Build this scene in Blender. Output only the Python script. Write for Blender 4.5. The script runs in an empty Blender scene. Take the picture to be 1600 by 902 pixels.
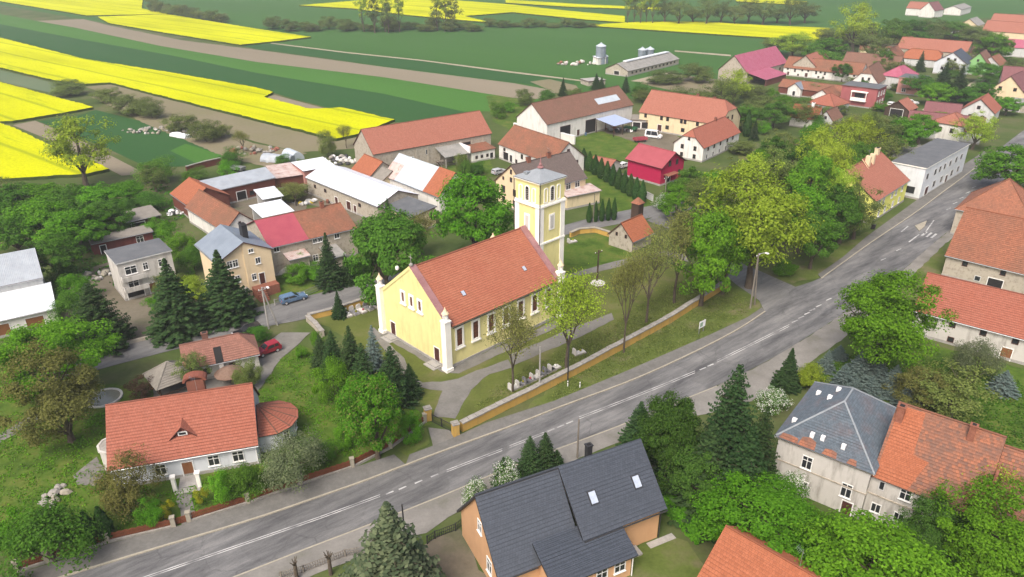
import bpy, bmesh, math, random
import numpy as np
from mathutils import Vector, Matrix
R = math.radians
random.seed(7)
sc = bpy.context.scene
col = sc.collection

# ------------------------------------------------------------------ camera
CAM_H = 56.0
FPX, PITCH, ROLL = 1143.0, R(26.0), R(-0.28)      # focal length in photo pixels (1600 wide)
cam = bpy.data.cameras.new('camera'); cam_o = bpy.data.objects.new('camera', cam); col.objects.link(cam_o)
cam.sensor_width = 36.0; cam.lens = FPX / 1600 * 36.0; cam.clip_start = 1; cam.clip_end = 9000
cam_o.matrix_world = Matrix.Translation((0, 0, CAM_H)) @ Matrix.Rotation(R(90) - PITCH, 4, 'X') @ Matrix.Rotation(ROLL, 4, 'Z')
sc.camera = cam_o

# ------------------------------------------------------------------ sky and sun
SUN_EL, SUN_AZ = 52.0, 205.0           # azimuth the light comes from, clockwise from +Y
w = bpy.data.worlds.new('World'); sc.world = w; w.use_nodes = True
nt = w.node_tree; nt.nodes.clear()
sky_n = nt.nodes.new('ShaderNodeTexSky'); sky_n.sky_type = 'NISHITA'; sky_n.sun_disc = False
sky_n.sun_elevation = R(SUN_EL); sky_n.sun_rotation = R(SUN_AZ)
sky_n.air_density = 0.9; sky_n.dust_density = 7.0; sky_n.ozone_density = 0.5
bg = nt.nodes.new('ShaderNodeBackground'); bg.inputs[1].default_value = 0.15
wo = nt.nodes.new('ShaderNodeOutputWorld')
nt.links.new(sky_n.outputs[0], bg.inputs[0]); nt.links.new(bg.outputs[0], wo.inputs[0])
sun = bpy.data.lights.new('sun', 'SUN'); sun.energy = 1.5; sun.angle = R(22); sun.color = (1.0, 0.975, 0.94)
sun_o = bpy.data.objects.new('sun', sun); col.objects.link(sun_o)
az = R(SUN_AZ); sd = Vector((math.sin(az) * math.cos(R(SUN_EL)), math.cos(az) * math.cos(R(SUN_EL)), math.sin(R(SUN_EL))))
sun_o.rotation_euler = sd.to_track_quat('Z', 'Y').to_euler(); sun_o.location = (0, 0, 120)
vs = sc.view_settings; vs.view_transform = 'Standard'; vs.look = 'None'; vs.exposure = 0.72; vs.gamma = 1.0
vs.use_curve_mapping = False
sc.cycles.max_bounces = 6; sc.cycles.diffuse_bounces = 3; sc.cycles.transmission_bounces = 3; sc.cycles.volume_bounces = 0
sc.cycles.transparent_max_bounces = 4

# ------------------------------------------------------------------ placing helpers
def P(px, py, z=0.0):
    """photo pixel -> point of the level plane z"""
    X = px - 800.0; Y = py - 451.0
    c, s = math.cos(ROLL), math.sin(ROLL)
    X, Y = c * X + s * Y, -s * X + c * Y
    a = X / FPX; b = -Y / FPX
    cp, sp = math.cos(PITCH), math.sin(PITCH)
    d = (a, cp + b * sp, -sp + b * cp)
    t = (z - CAM_H) / d[2]
    return Vector((d[0] * t, d[1] * t, z))
def proj_y(p):
    cp, sp = math.cos(PITCH), math.sin(PITCH)
    y = p[1]; z = p[2] - CAM_H
    dd = y * cp - z * sp; u = y * sp + z * cp
    X = FPX * p[0] / dd; Y = -FPX * u / dd
    return 451.0 + math.sin(ROLL) * X + math.cos(ROLL) * Y
def height_to(base, ytop):
    lo, hi = 0.0, 54.0
    for _ in range(40):
        m = (lo + hi) / 2
        if proj_y((base[0], base[1], m)) > ytop: lo = m
        else: hi = m
    return lo
def dist(base): return math.sqrt(base[0] ** 2 + base[1] ** 2 + CAM_H ** 2)

def tag(o, label=None, cat=None, group=None, kind=None):
    if label: o['label'] = label
    if cat: o['category'] = cat
    if group: o['group'] = group
    if kind: o['kind'] = kind
    return o
def empty(name, loc=(0, 0, 0), rz=0.0):
    o = bpy.data.objects.new(name, None); col.objects.link(o)
    o.location = loc; o.rotation_euler = (0, 0, rz); o.empty_display_size = .5
    return o
def link(name, me, parent=None, loc=None, rz=None):
    o = bpy.data.objects.new(name, me); col.objects.link(o)
    if parent: o.parent = parent
    if loc is not None: o.location = loc
    if rz is not None: o.rotation_euler = (0, 0, rz)
    return o
def copy_tree(o, parent=None):
    c = o.copy(); col.objects.link(c); c.parent = parent
    for ch in list(o.children): copy_tree(ch, c)
    return c

class MB:
    """collects faces; build() links them as one mesh object"""
    def __init__(s): s.v = []; s.f = []; s.m = []; s.uv = []
    def face(s, pts, mi=0, uv=None):
        b = len(s.v); s.v += [tuple(p) for p in pts]; s.f.append(tuple(range(b, b + len(pts)))); s.m.append(mi)
        s.uv.append(uv if uv else [(0, 0)] * len(pts))
    def box(s, a, b, mi=0, rz=0.0, c=None, taper=1.0):
        x0, y0, z0 = a; x1, y1, z1 = b
        cx, cy = (x0 + x1) / 2, (y0 + y1) / 2
        def q(x, y, z):
            if z == z1 and taper != 1.0: x = cx + (x - cx) * taper; y = cy + (y - cy) * taper
            if rz:
                ox, oy = c if c else (cx, cy)
                dx, dy = x - ox, y - oy
                x = ox + dx * math.cos(rz) - dy * math.sin(rz); y = oy + dx * math.sin(rz) + dy * math.cos(rz)
            return (x, y, z)
        p = [q(x0, y0, z0), q(x1, y0, z0), q(x1, y1, z0), q(x0, y1, z0), q(x0, y0, z1), q(x1, y0, z1), q(x1, y1, z1), q(x0, y1, z1)]
        for ids in ((0, 3, 2, 1), (4, 5, 6, 7), (0, 1, 5, 4), (1, 2, 6, 5), (2, 3, 7, 6), (3, 0, 4, 7)):
            s.face([p[i] for i in ids], mi)
    def prism(s, poly, z0, z1, mi=0, mtop=None):
        n = len(poly)
        s.face([(x, y, z1) for x, y in poly], mi if mtop is None else mtop)
        s.face([(x, y, z0) for x, y in reversed(poly)], mi)
        for i in range(n):
            a, b = poly[i], poly[(i + 1) % n]
            s.face([(a[0], a[1], z0), (b[0], b[1], z0), (b[0], b[1], z1), (a[0], a[1], z1)], mi)
    def lathe(s, prof, n=10, cx=0, cy=0, mi=0):
        for i in range(n):
            a0, a1 = 2 * math.pi * i / n, 2 * math.pi * (i + 1) / n
            for (r0, z0), (r1, z1) in zip(prof, prof[1:]):
                pts = [(cx + r0 * math.cos(a0), cy + r0 * math.sin(a0), z0), (cx + r0 * math.cos(a1), cy + r0 * math.sin(a1), z0),
                       (cx + r1 * math.cos(a1), cy + r1 * math.sin(a1), z1), (cx + r1 * math.cos(a0), cy + r1 * math.sin(a0), z1)]
                if r0 < 1e-6: pts = [pts[0], pts[2], pts[3]]
                elif r1 < 1e-6: pts = pts[:3]
                s.face(pts, mi)
    def tube(s, a, b, r0, r1=None, n=7, mi=0, caps=True):
        r1 = r0 if r1 is None else r1
        a = Vector(a); b = Vector(b); d = (b - a)
        if d.length < 1e-6: return
        d.normalize(); e = d.orthogonal().normalized(); g = d.cross(e)
        ra = [a + (e * math.cos(t) + g * math.sin(t)) * r0 for t in [2 * math.pi * i / n for i in range(n)]]
        rb = [b + (e * math.cos(t) + g * math.sin(t)) * r1 for t in [2 * math.pi * i / n for i in range(n)]]
        for i in range(n):
            j = (i + 1) % n; s.face([ra[i], ra[j], rb[j], rb[i]], mi)
        if caps: s.face(rb, mi); s.face(list(reversed(ra)), mi)
    def mesh(s, name, mats, smooth=False):
        me = bpy.data.meshes.new(name); me.from_pydata(s.v, [], s.f)
        for m in (mats if isinstance(mats, (list, tuple)) else [mats]): me.materials.append(m)
        me.polygons.foreach_set('material_index', s.m)
        ul = me.uv_layers.new(name='UVMap'); flat = [c for f in s.uv for p in f for c in p]
        ul.data.foreach_set('uv', flat)
        if smooth: me.polygons.foreach_set('use_smooth', [True] * len(s.f))
        me.update(); return me
    def build(s, name, mats, parent=None, smooth=False):
        return link(name, s.mesh(name, mats, smooth), parent)

def clip(poly, f):
    """convex clip of 3D polygon by f(p) >= 0"""
    out = []
    for i in range(len(poly)):
        a, b = poly[i], poly[(i + 1) % len(poly)]
        fa, fb = f(a), f(b)
        if fa >= 0: out.append(a)
        if (fa > 0 > fb) or (fa < 0 < fb): out.append(a + (b - a) * (fa / (fa - fb)))
    return out
def slope(mb, poly, t=.18, mi=0, me=1, course=None, lift=.06, uvo=(0, 0)):
    """a roof slope (planar, counter-clockwise seen from outside) as a slab, laid in overlapping courses if asked"""
    poly = [Vector(p) for p in poly]
    n = Vector((0, 0, 0))
    for i in range(len(poly)):
        a, b = poly[i], poly[(i + 1) % len(poly)]
        n += Vector(((a.y - b.y) * (a.z + b.z), (a.z - b.z) * (a.x + b.x), (a.x - b.x) * (a.y + b.y)))
    n.normalize()
    hz = Vector((0, 0, 1)).cross(n)
    if hz.length < 1e-3: hz = Vector((1, 0, 0))
    hz.normalize(); up = n.cross(hz)
    o = poly[0]
    uv = lambda p: ((p - o).dot(hz) + uvo[0], (p - o).dot(up) + uvo[1])
    ss = [(p - o).dot(up) for p in poly]; s0, s1 = min(ss), max(ss)
    if course:
        k = max(1, int(round((s1 - s0) / course))); st = (s1 - s0) / k
        for i in range(k):
            a, b = s0 + i * st, s0 + (i + 1) * st
            q = clip(clip(poly, lambda p: (p - o).dot(up) - a), lambda p: b - (p - o).dot(up))
            if len(q) < 3: continue
            top = [p + n * (lift * (1 - ((p - o).dot(up) - a) / st) + .004) for p in q]
            mb.face(top, mi, [uv(p) for p in q])
            lo = [p for p in q if abs((p - o).dot(up) - a) < 1e-4]
            if len(lo) == 2:
                l0, l1 = sorted(lo, key=lambda p: (p - o).dot(hz))
                mb.face([l0, l1, l1 + n * (lift + .004), l0 + n * (lift + .004)], mi, [uv(l0)] * 4)
    else:
        mb.face(poly, mi, [uv(p) for p in poly])
    low = [p - n * t for p in poly]
    mb.face(list(reversed(low)), me)
    for i in range(len(poly)):
        j = (i + 1) % len(poly); mb.face([low[i], low[j], poly[j], poly[i]], me)

# ------------------------------------------------------------------ materials
MATS = {}
def nodes(name, rough=.85, spec=.25):
    m = bpy.data.materials.new(name); m.use_nodes = True; MATS[name] = m
    t = m.node_tree; b = t.nodes['Principled BSDF']
    b.inputs['Roughness'].default_value = rough; b.inputs['Specular IOR Level'].default_value = spec
    return m, t, b
def N(t, kind, **kw):
    n = t.nodes.new(kind)
    for k, v in kw.items():
        if k.startswith('i_'): n.inputs[k[2:].replace('_', ' ')].default_value = v
        else: setattr(n, k, v)
    return n
def rgb(h):
    """sRGB hex -> linear"""
    return tuple(((c / 255 + .055) / 1.055) ** 2.4 if c / 255 > .04045 else c / 255 / 12.92 for c in bytes.fromhex(h)) + (1,)
def C(c): return c if isinstance(c, tuple) else rgb(c)
def ramp(t, fac, cols, pos=None):
    r = N(t, 'ShaderNodeValToRGB'); e = r.color_ramp.elements
    while len(e) < len(cols): e.new(.5)
    for i, c in enumerate(cols):
        e[i].position = pos[i] if pos else .3 + .4 * i / max(1, len(cols) - 1); e[i].color = C(c)
    t.links.new(fac, r.inputs[0]); return r.outputs[0]
def noise(t, scale, detail=6, rough=.6, coord='Object', stretch=None, dist_=0.0):
    tc = N(t, 'ShaderNodeTexCoord'); src = tc.outputs[coord]
    if stretch:
        mp = N(t, 'ShaderNodeMapping', vector_type='TEXTURE'); mp.inputs['Scale'].default_value = tuple(1 / k for k in stretch[:3])
        if len(stretch) > 3: mp.inputs['Rotation'].default_value = (0, 0, stretch[3])
        t.links.new(src, mp.inputs[0]); src = mp.outputs[0]
    n = N(t, 'ShaderNodeTexNoise', i_Scale=scale, i_Detail=detail, i_Roughness=rough, i_Distortion=dist_)
    t.links.new(src, n.inputs[0]); return n.outputs[0]
def mix(t, fac, a, b, mode='MIX'):
    x = N(t, 'ShaderNodeMix', data_type='RGBA', blend_type=mode)
    for s, v in ((x.inputs[0], fac), (x.inputs[6], a), (x.inputs[7], b)):
        if hasattr(v, 'is_linked'): t.links.new(v, s)
        elif isinstance(v, (int, float)): s.default_value = v
        else: s.default_value = C(v)
    return x.outputs[2]
def bump(t, b, h, strength=.5, d=.05):
    n = N(t, 'ShaderNodeBump', i_Strength=strength, i_Distance=d); t.links.new(h, n.inputs['Height']); t.links.new(n.outputs[0], b.inputs['Normal'])
def surf(name, cols, scale=.5, fine=6.0, rough=.9, famt=.35, bmp=.3, stretch=None, pos=None, third=None, spec=.06, bd=.04):
    """mottled surface: ramp over broad noise, times a fine noise"""
    m, t, b = nodes(name, rough, spec)
    c = ramp(t, noise(t, scale, stretch=stretch), cols, pos)
    fn = noise(t, fine, 5, .7)
    c = mix(t, famt, c, ramp(t, fn, [(.25, .25, .25, 1), (1.0, 1.0, 1.0, 1)], [.25, .75]), 'MULTIPLY')
    if third:
        c = mix(t, ramp(t, noise(t, third[1], 4), [(0, 0, 0, 1), (1, 1, 1, 1)], [third[2], third[2] + .1]), c, third[0])
    t.links.new(c, b.inputs['Base Color'])
    if bmp: bump(t, b, fn, bmp, bd)
    return m
def wallm(name, c, dirt='6b6356', amount=.5, streak=True, rough=.9):
    m, t, b = nodes(name, rough, .2)
    base = mix(t, ramp(t, noise(t, .7, 5), [(0, 0, 0, 1), (1, 1, 1, 1)], [.3, .75]), c, mix(t, .12, c, '3a352c'))
    st = noise(t, 1.1, 6, .65, stretch=(1, 1, .22)) if streak else noise(t, 1.5, 6, .65)
    f = N(t, 'ShaderNodeMath', operation='MULTIPLY'); f.inputs[1].default_value = amount
    t.links.new(ramp(t, st, [(0, 0, 0, 1), (1, 1, 1, 1)], [.5, .72]), f.inputs[0])
    t.links.new(mix(t, f.outputs[0], base, dirt), b.inputs['Base Color'])
    bump(t, b, noise(t, 9, 4), .25, .03); return m
def tile(name, c1, c2, old='6a4a3c', amt=.4, w_=.28, h_=.36, rough=.8, patch=.35, pb=.55, bs=.8, spec=.25):
    m, t, b = nodes(name, rough, spec)
    tc = N(t, 'ShaderNodeTexCoord')
    br = N(t, 'ShaderNodeTexBrick', i_Scale=1.0); br.offset = .5
    br.inputs['Brick Width'].default_value = w_; br.inputs['Row Height'].default_value = h_
    br.inputs['Mortar Size'].default_value = .02; br.inputs['Mortar Smooth'].default_value = .6
    c1, c2 = (tuple(x * .9 for x in C(c)[:3]) + (1,) for c in (c1, c2))
    br.inputs['Color1'].default_value = C(c1); br.inputs['Color2'].default_value = C(c2)
    br.inputs['Mortar'].default_value = tuple(x * .55 for x in C(c1)[:3]) + (1,)
    t.links.new(tc.outputs['UV'], br.inputs[0])
    f = N(t, 'ShaderNodeMath', operation='MULTIPLY'); f.inputs[1].default_value = amt
    t.links.new(ramp(t, noise(t, patch, 6, .65), [(0, 0, 0, 1), (1, 1, 1, 1)], [pb - .18, pb + .22]), f.inputs[0])
    c = mix(t, f.outputs[0], br.outputs[0], old)
    c = mix(t, .35, c, ramp(t, noise(t, 3.0, 5, .7), [(.45, .45, .45, 1), (1.1, 1.1, 1.1, 1)], [.3, .7]), 'MULTIPLY')
    t.links.new(c, b.inputs['Base Color'])
    sx = N(t, 'ShaderNodeSeparateXYZ'); t.links.new(tc.outputs['UV'], sx.inputs[0])
    dv = N(t, 'ShaderNodeMath', operation='DIVIDE'); dv.inputs[1].default_value = h_; t.links.new(sx.outputs[1], dv.inputs[0])
    fr = N(t, 'ShaderNodeMath', operation='FRACT'); t.links.new(dv.outputs[0], fr.inputs[0])
    iv = N(t, 'ShaderNodeMath', operation='SUBTRACT'); iv.inputs[0].default_value = 1.0; t.links.new(fr.outputs[0], iv.inputs[1])
    bump(t, b, iv.outputs[0], bs, .05); return m
def sheet(name, c1, c2, rough=.45, pitch=.25, rust=None, amt=.5, metal=.0):
    m, t, b = nodes(name, rough, .4); b.inputs['Metallic'].default_value = metal
    c = ramp(t, noise(t, .5, 5), [c1, c2], [.35, .65])
    if rust:
        f = N(t, 'ShaderNodeMath', operation='MULTIPLY'); f.inputs[1].default_value = amt
        t.links.new(ramp(t, noise(t, .9, 6, .7), [(0, 0, 0, 1), (1, 1, 1, 1)], [.5, .65]), f.inputs[0]); c = mix(t, f.outputs[0], c, rust)
    t.links.new(c, b.inputs['Base Color'])
    tc = N(t, 'ShaderNodeTexCoord'); wv = N(t, 'ShaderNodeTexWave', i_Scale=.314 / pitch); wv.bands_direction = 'X'
    t.links.new(tc.outputs['UV'], wv.inputs[0]); bump(t, b, wv.outputs[1], .6, .04); return m
def plain(name, c, rough=.6, spec=.3, metal=0.0):
    m, t, b = nodes(name, rough, spec); b.inputs['Metallic'].default_value = metal
    c0 = C(c); lo = tuple(x * .8 for x in c0[:3]) + (1,)
    t.links.new(ramp(t, noise(t, 4, 4), [lo, c0], [.3, .6]), b.inputs['Base Color']); return m
def leaf(name, c1, c2, trans=.38, hv=.014, vv=.22):
    m = bpy.data.materials.new(name); m.use_nodes = True; MATS[name] = m
    t = m.node_tree; t.nodes.clear()
    out = N(t, 'ShaderNodeOutputMaterial'); d = N(t, 'ShaderNodeBsdfDiffuse'); tr = N(t, 'ShaderNodeBsdfTranslucent'); ms = N(t, 'ShaderNodeMixShader'); ms.inputs[0].default_value = trans
    g = N(t, 'ShaderNodeNewGeometry'); oi = N(t, 'ShaderNodeObjectInfo')
    c = ramp(t, g.outputs['Random Per Island'], [c1, c2], [0, 1])
    hs = N(t, 'ShaderNodeHueSaturation'); mr = N(t, 'ShaderNodeMapRange'); mr.inputs[3].default_value = .5 - hv; mr.inputs[4].default_value = .5 + hv * .6
    t.links.new(oi.outputs['Random'], mr.inputs[0]); t.links.new(mr.outputs[0], hs.inputs['Hue'])
    mv = N(t, 'ShaderNodeMapRange'); mv.inputs[3].default_value = 1 - vv; mv.inputs[4].default_value = 1 + vv * .6
    mm = N(t, 'ShaderNodeMath', operation='FRACT'); m2 = N(t, 'ShaderNodeMath', operation='MULTIPLY'); m2.inputs[1].default_value = 7.3
    t.links.new(oi.outputs['Random'], m2.inputs[0]); t.links.new(m2.outputs[0], mm.inputs[0]); t.links.new(mm.outputs[0], mv.inputs[0]); t.links.new(mv.outputs[0], hs.inputs['Value'])
    t.links.new(c, hs.inputs['Color'])
    for s in (d, tr): t.links.new(hs.outputs[0], s.inputs[0])
    t.links.new(d.outputs[0], ms.inputs[1]); t.links.new(tr.outputs[0], ms.inputs[2]); t.links.new(ms.outputs[0], out.inputs[0]); return m
def lin(r, g, b): return (r, g, b, 1)

# ground covers
m_ground = surf('rough_ground', [lin(.050, .080, .020), lin(.076, .106, .030), lin(.125, .118, .062)], .06, 1.5, pos=[.35, .5, .68])
m_lawn = surf('lawn_grass', [lin(.052, .098, .014), lin(.082, .142, .020), lin(.135, .160, .036)], .3, 2.2, pos=[.34, .5, .66], famt=.6)
m_mossy = surf('mossy_grass', [lin(.082, .100, .026), lin(.104, .126, .030), lin(.160, .146, .068)], .15, 3.0, pos=[.35, .52, .7])
m_verge = surf('verge_grass', [lin(.072, .102, .022), lin(.100, .132, .032), lin(.155, .140, .075)], .2, 3.0, pos=[.35, .5, .68])
m_dirt = surf('yard_dirt', [lin(.120, .105, .075), lin(.165, .145, .108), lin(.095, .105, .055)], .12, 2.0, pos=[.35, .52, .7])
m_soil = surf('bare_soil', [lin(.195, .168, .118), lin(.235, .202, .146)], .02, .8, famt=.2, stretch=(.1, 1, 1, R(-38)))
m_palesoil = surf('pale_soil', [lin(.20, .17, .115), lin(.17, .16, .085)], .05, 1.0, famt=.25)
m_wheat = surf('wheat_crop', [lin(.040, .108, .022), lin(.050, .128, .026)], .012, 1.2, famt=.35, stretch=(.1, 1, 1, R(-38)))
m_dwheat = surf('dense_wheat_crop', [lin(.026, .082, .022), lin(.034, .098, .026)], .012, 1.2, famt=.35, stretch=(.1, 1, 1, R(-38)))
m_lwheat = surf('young_crop', [lin(.050, .138, .022), lin(.062, .165, .028)], .02, 1.2, famt=.35, stretch=(.15, 1, 1, R(-38)))
m_pgreen = surf('pale_pasture', [lin(.095, .140, .075), lin(.12, .155, .085)], .03, 1.0, famt=.25)
def rapemat():
    m, t, b = nodes('rapeseed_flower', .95, 0.0)
    c = ramp(t, noise(t, .05, 6, .65, stretch=(.18, 1, 1, R(-38))), [lin(.35, .365, .002), lin(.48, .495, .002), lin(.55, .56, .004)], [.3, .5, .7])
    fn = noise(t, 1.3, 5, .75); c = mix(t, .5, c, ramp(t, fn, [(.45, .5, .3, 1), (1, 1, 1, 1)], [.33, .6]), 'MULTIPLY')
    c = mix(t, ramp(t, noise(t, .22, 5, .7, stretch=(.12, 1, 1, R(-38))), [(0, 0, 0, 1), (.75, .75, .75, 1)], [.6, .74]), c, lin(.16, .24, .01))
    tc = N(t, 'ShaderNodeTexCoord'); mp = N(t, 'ShaderNodeMapping', vector_type='TEXTURE'); mp.inputs['Rotation'].default_value = (0, 0, R(-38)); t.links.new(tc.outputs['Object'], mp.inputs[0])
    wv = N(t, 'ShaderNodeTexWave', i_Scale=.021, i_Distortion=.6, i_Detail=2.0); wv.inputs['Detail Scale'].default_value = .6; wv.bands_direction = 'Y'; t.links.new(mp.outputs[0], wv.inputs[0])
    c = mix(t, ramp(t, wv.outputs[1], [(.55, .55, .55, 1), (0, 0, 0, 1)], [.0, .045]), c, lin(.14, .20, .01))
    t.links.new(c, b.inputs['Base Color']); bump(t, b, fn, .6, .3); return m
m_rape = rapemat()
m_rapeside = surf('rapeseed_stem', [lin(.03, .055, .012), lin(.06, .085, .015)], .8, 3.0)
m_track = surf('dirt_track', [lin(.34, .29, .22), lin(.26, .24, .16)], .08, 2.0, famt=.2)
def roadmat(name, base, dark, pale, rot=38):
    m, t, b = nodes(name, .85, .25)
    c = ramp(t, noise(t, .5, 8, .75, stretch=(.16, 1, 1, R(rot))), [dark, base, pale], [.32, .5, .68])
    cr = N(t, 'ShaderNodeTexVoronoi', feature='DISTANCE_TO_EDGE', i_Scale=.22); tc = N(t, 'ShaderNodeTexCoord')
    nz = N(t, 'ShaderNodeTexNoise', i_Scale=.8, i_Detail=4.0); t.links.new(tc.outputs['Object'], nz.inputs[0])
    av = N(t, 'ShaderNodeVectorMath', operation='ADD'); t.links.new(tc.outputs['Object'], av.inputs[0]); t.links.new(nz.outputs[1], av.inputs[1]); t.links.new(av.outputs[0], cr.inputs[0])
    k = ramp(t, cr.outputs[0], [(.35, .35, .35, 1), (0, 0, 0, 1)], [.0, .022])
    msk = mix(t, 1.0, k, ramp(t, noise(t, .12, 3), [(0, 0, 0, 1), (1, 1, 1, 1)], [.45, .6]), 'MULTIPLY')
    c = mix(t, msk, c, tuple(x * .45 for x in dark[:3]) + (1,))
    sm = noise(t, 1.1, 6, .8, stretch=(.05, 1, 1, R(rot)))
    c = mix(t, ramp(t, sm, [(0, 0, 0, 1), (.6, .6, .6, 1)], [.58, .7]), c, dark)
    vo = N(t, 'ShaderNodeTexVoronoi', feature='F1', i_Scale=.16); vo.distance = 'CHEBYCHEV'; t.links.new(av.outputs[0], vo.inputs[0])
    c = mix(t, .3, c, ramp(t, vo.outputs[1], [(.62, .62, .62, 1), (1.1, 1.1, 1.1, 1)], [.2, .8]), 'MULTIPLY')
    fn = noise(t, 9, 4, .75); c = mix(t, .4, c, ramp(t, fn, [(.4, .4, .4, 1), (1, 1, 1, 1)], [.3, .7]), 'MULTIPLY')
    t.links.new(c, b.inputs['Base Color']); bump(t, b, fn, .2, .02); return m
m_asphalt = roadmat('worn_asphalt', lin(.140, .140, .140), lin(.062, .063, .067), lin(.225, .223, .217))
m_lane = roadmat('lane_asphalt', lin(.165, .164, .160), lin(.11, .11, .11), lin(.22, .218, .21), 40)
m_pave = surf('pavement_slabs', [lin(.135, .132, .122), lin(.185, .180, .168)], .5, 3.0, famt=.4)
m_path = surf('concrete_path', [lin(.15, .145, .13), lin(.21, .202, .185)], .5, 3.0, famt=.3)
m_shoulder = surf('gravel_shoulder', [lin(.255, .243, .222), lin(.20, .192, .174), lin(.14, .138, .105)], .25, 4.0, famt=.4, pos=[.35, .55, .75])
m_kerb = surf('kerb_stone', [lin(.30, .275, .22), lin(.38, .35, .28)], 1.0, 6.0)
m_paint = surf('road_paint', [lin(.17, .17, .17), lin(.36, .36, .355), lin(.58, .58, .56)], .5, 5.0, rough=.7, pos=[.3, .45, .62], famt=.45)
# walls
w_yellow = wallm('church_yellow_plaster', 'ddd494', 'aca272', .4)
w_white = wallm('white_plaster', 'd8d6d1', '928d85', .5)
w_oldwhite = wallm('weathered_white_plaster', 'bdbab4', '736e65', .7)
w_cream = wallm('cream_plaster', 'd8c4a2', 'a08a6a', .2)
w_beige = wallm('beige_plaster', 'd3c3a0', '8d8068', .4)
w_stone = wallm('grey_field_stone', 'a9a193', '6c6559', .8, False)
w_grey = wallm('grey_plaster', 'bfc0bf', '7d7b78', .5)
w_block = wallm('pale_street_plaster', 'cdd1d4', '9b9d9f', .35)
w_bluewhite = wallm('pale_blue_plaster', 'c9cdd2', '8f9296', .4)
w_orange = wallm('apricot_plaster', 'c39a74', '9c7752', .15)
w_magenta = wallm('crimson_plaster', 'a41a45', '7d1636', .25)
w_lemon = wallm('lemon_plaster', 'dede78', 'a5a254', .3)
w_green = wallm('lime_plaster', '7fae70', '5a9a4c', .2)
w_brick = tile('red_brick', '8d4a3c', '7b3f33', '6d5a4c', .4, .26, .1, bs=.2)
w_pink = wallm('pink_brick', 'b18078', '8a6a62', .5)
w_redwall = wallm('red_plaster', '98585a', '7d4645', .4)
w_wood = surf('dark_timber', [lin(.05, .035, .027), lin(.09, .06, .045)], 2, 8, stretch=(1, 1, .2))
w_redwood = surf('red_timber', [lin(.15, .045, .04), lin(.20, .06, .05)], 2, 8, stretch=(1, 1, .2))
w_ochre = wallm('ochre_plaster', 'b8954e', '7f7352', .6)
w_trim = wallm('white_trim', 'efece4', 'b5b0a4', .2)
# roofs
t_church = tile('church_tile', 'ae6f57', 'a2654d', '8d4636', .35)
t_red = tile('red_tile', 'a26553', '985c4a', '94503c', .3)
t_salmon = tile('salmon_tile', 'a66e5c', '9b6351', '8d5646', .45)
t_old = tile('old_clay_tile', 'a06850', '885843', '65503f', .8, patch=.28, pb=.5)
t_brown = tile('brown_clay_tile', '866253', '785648', '61503f', .6)
t_orange = tile('orange_tile', 'a8674a', '9a5c40', '96573b', .4)
t_manor = tile('manor_clay_tile', 'a2684d', '72564b', '63534b', .6, .3, .34, patch=.5, pb=.52)
t_dark = tile('anthracite_tile', '484e58', '414750', '3b3f46', .2, .3, .38, rough=.5, spec=.4)
t_slate = tile('blue_slate', '646f78', '566069', '96624c', .3, .3, .3, patch=.45, pb=.66)
t_cottage = tile('faded_pink_tile', '9d7062', '8d6356', '75594d', .5)
t_barn = tile('orange_barn_tile', 'a46a50', '8b5944', '6f5445', .7, patch=.16, pb=.5)
t_maroon = tile('maroon_tile', '84575a', '784e50', '6d4a44', .4)
t_dkbrown = tile('taupe_tile', '6e625d', '655954', '5b524e', .3)
s_red = sheet('crimson_sheet', '8e3c49', '98464f', .45)
s_pinkred = sheet('rose_sheet', '94465a', '9c5468', .5, rust='a4707a', amt=.4)
s_maroon = sheet('wine_sheet', '8d4046', '96484e', .5)
s_bluegrey = sheet('blue_grey_sheet', '717b86', '7c8691', .5)
s_white = sheet('white_sheet', 'd6dade', 'c9cfd5', .5)
s_grey = sheet('grey_sheet', '9aa1a8', '8b9299', .5, rust='8d8f90', amt=.4)
s_pale = sheet('pale_blue_sheet', 'aeb7be', 'a1abb3', .5)
s_rust = sheet('rusty_sheet', 'b9aba5', 'a4938c', .7, rust='8d5a48', amt=.7)
s_old = sheet('grey_fibre_cement', '8b8984', '7b7a76', .9, rust='66665f', amt=.5)
s_felt = surf('roofing_felt', [lin(.105, .113, .122), lin(.15, .157, .165)], .5, 5, third=(lin(.28, .16, .12), .35, .72))
s_zinc = surf('zinc_roof', [lin(.24, .265, .285), lin(.29, .315, .335)], .6, 6, rough=.5)
s_plank = surf('aged_boards', [lin(.20, .185, .16), lin(.26, .24, .21)], 1.0, 6)
# details
m_glass = plain('dark_glass', lin(.025, .028, .032), .12, .6)
m_skyglass = plain('bright_roof_glass', lin(.38, .43, .52), .15, .6)
m_frame = plain('white_frame', lin(.74, .74, .72), .5)
m_darkwood = plain('dark_brown_wood', lin(.075, .028, .022), .6)
m_door = plain('brown_door_wood', lin(.20, .085, .035), .6)
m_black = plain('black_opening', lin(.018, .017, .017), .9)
m_brick = surf('chimney_brick', [lin(.22, .085, .055), lin(.30, .13, .09)], 3, 12)
m_copper = surf('rosy_coping_sheet', [lin(.25, .125, .125), lin(.34, .19, .19)], .8, 5, rough=.6)
m_metal = plain('grey_metal', lin(.32, .33, .34), .4, .5, .6)
m_iron = plain('dark_iron', lin(.03, .03, .032), .5)
m_concrete = surf('concrete', [lin(.30, .29, .27), lin(.40, .385, .36)], 1.2, 6)
m_stone = surf('grey_stone', [lin(.24, .225, .20), lin(.36, .34, .31)], 2.0, 9)
m_granite = surf('polished_granite', [lin(.10, .10, .105), lin(.30, .30, .31)], 3.0, 14, rough=.35)
m_pale = surf('pale_stone', [lin(.50, .485, .45), lin(.62, .60, .57)], 2, 9)
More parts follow.
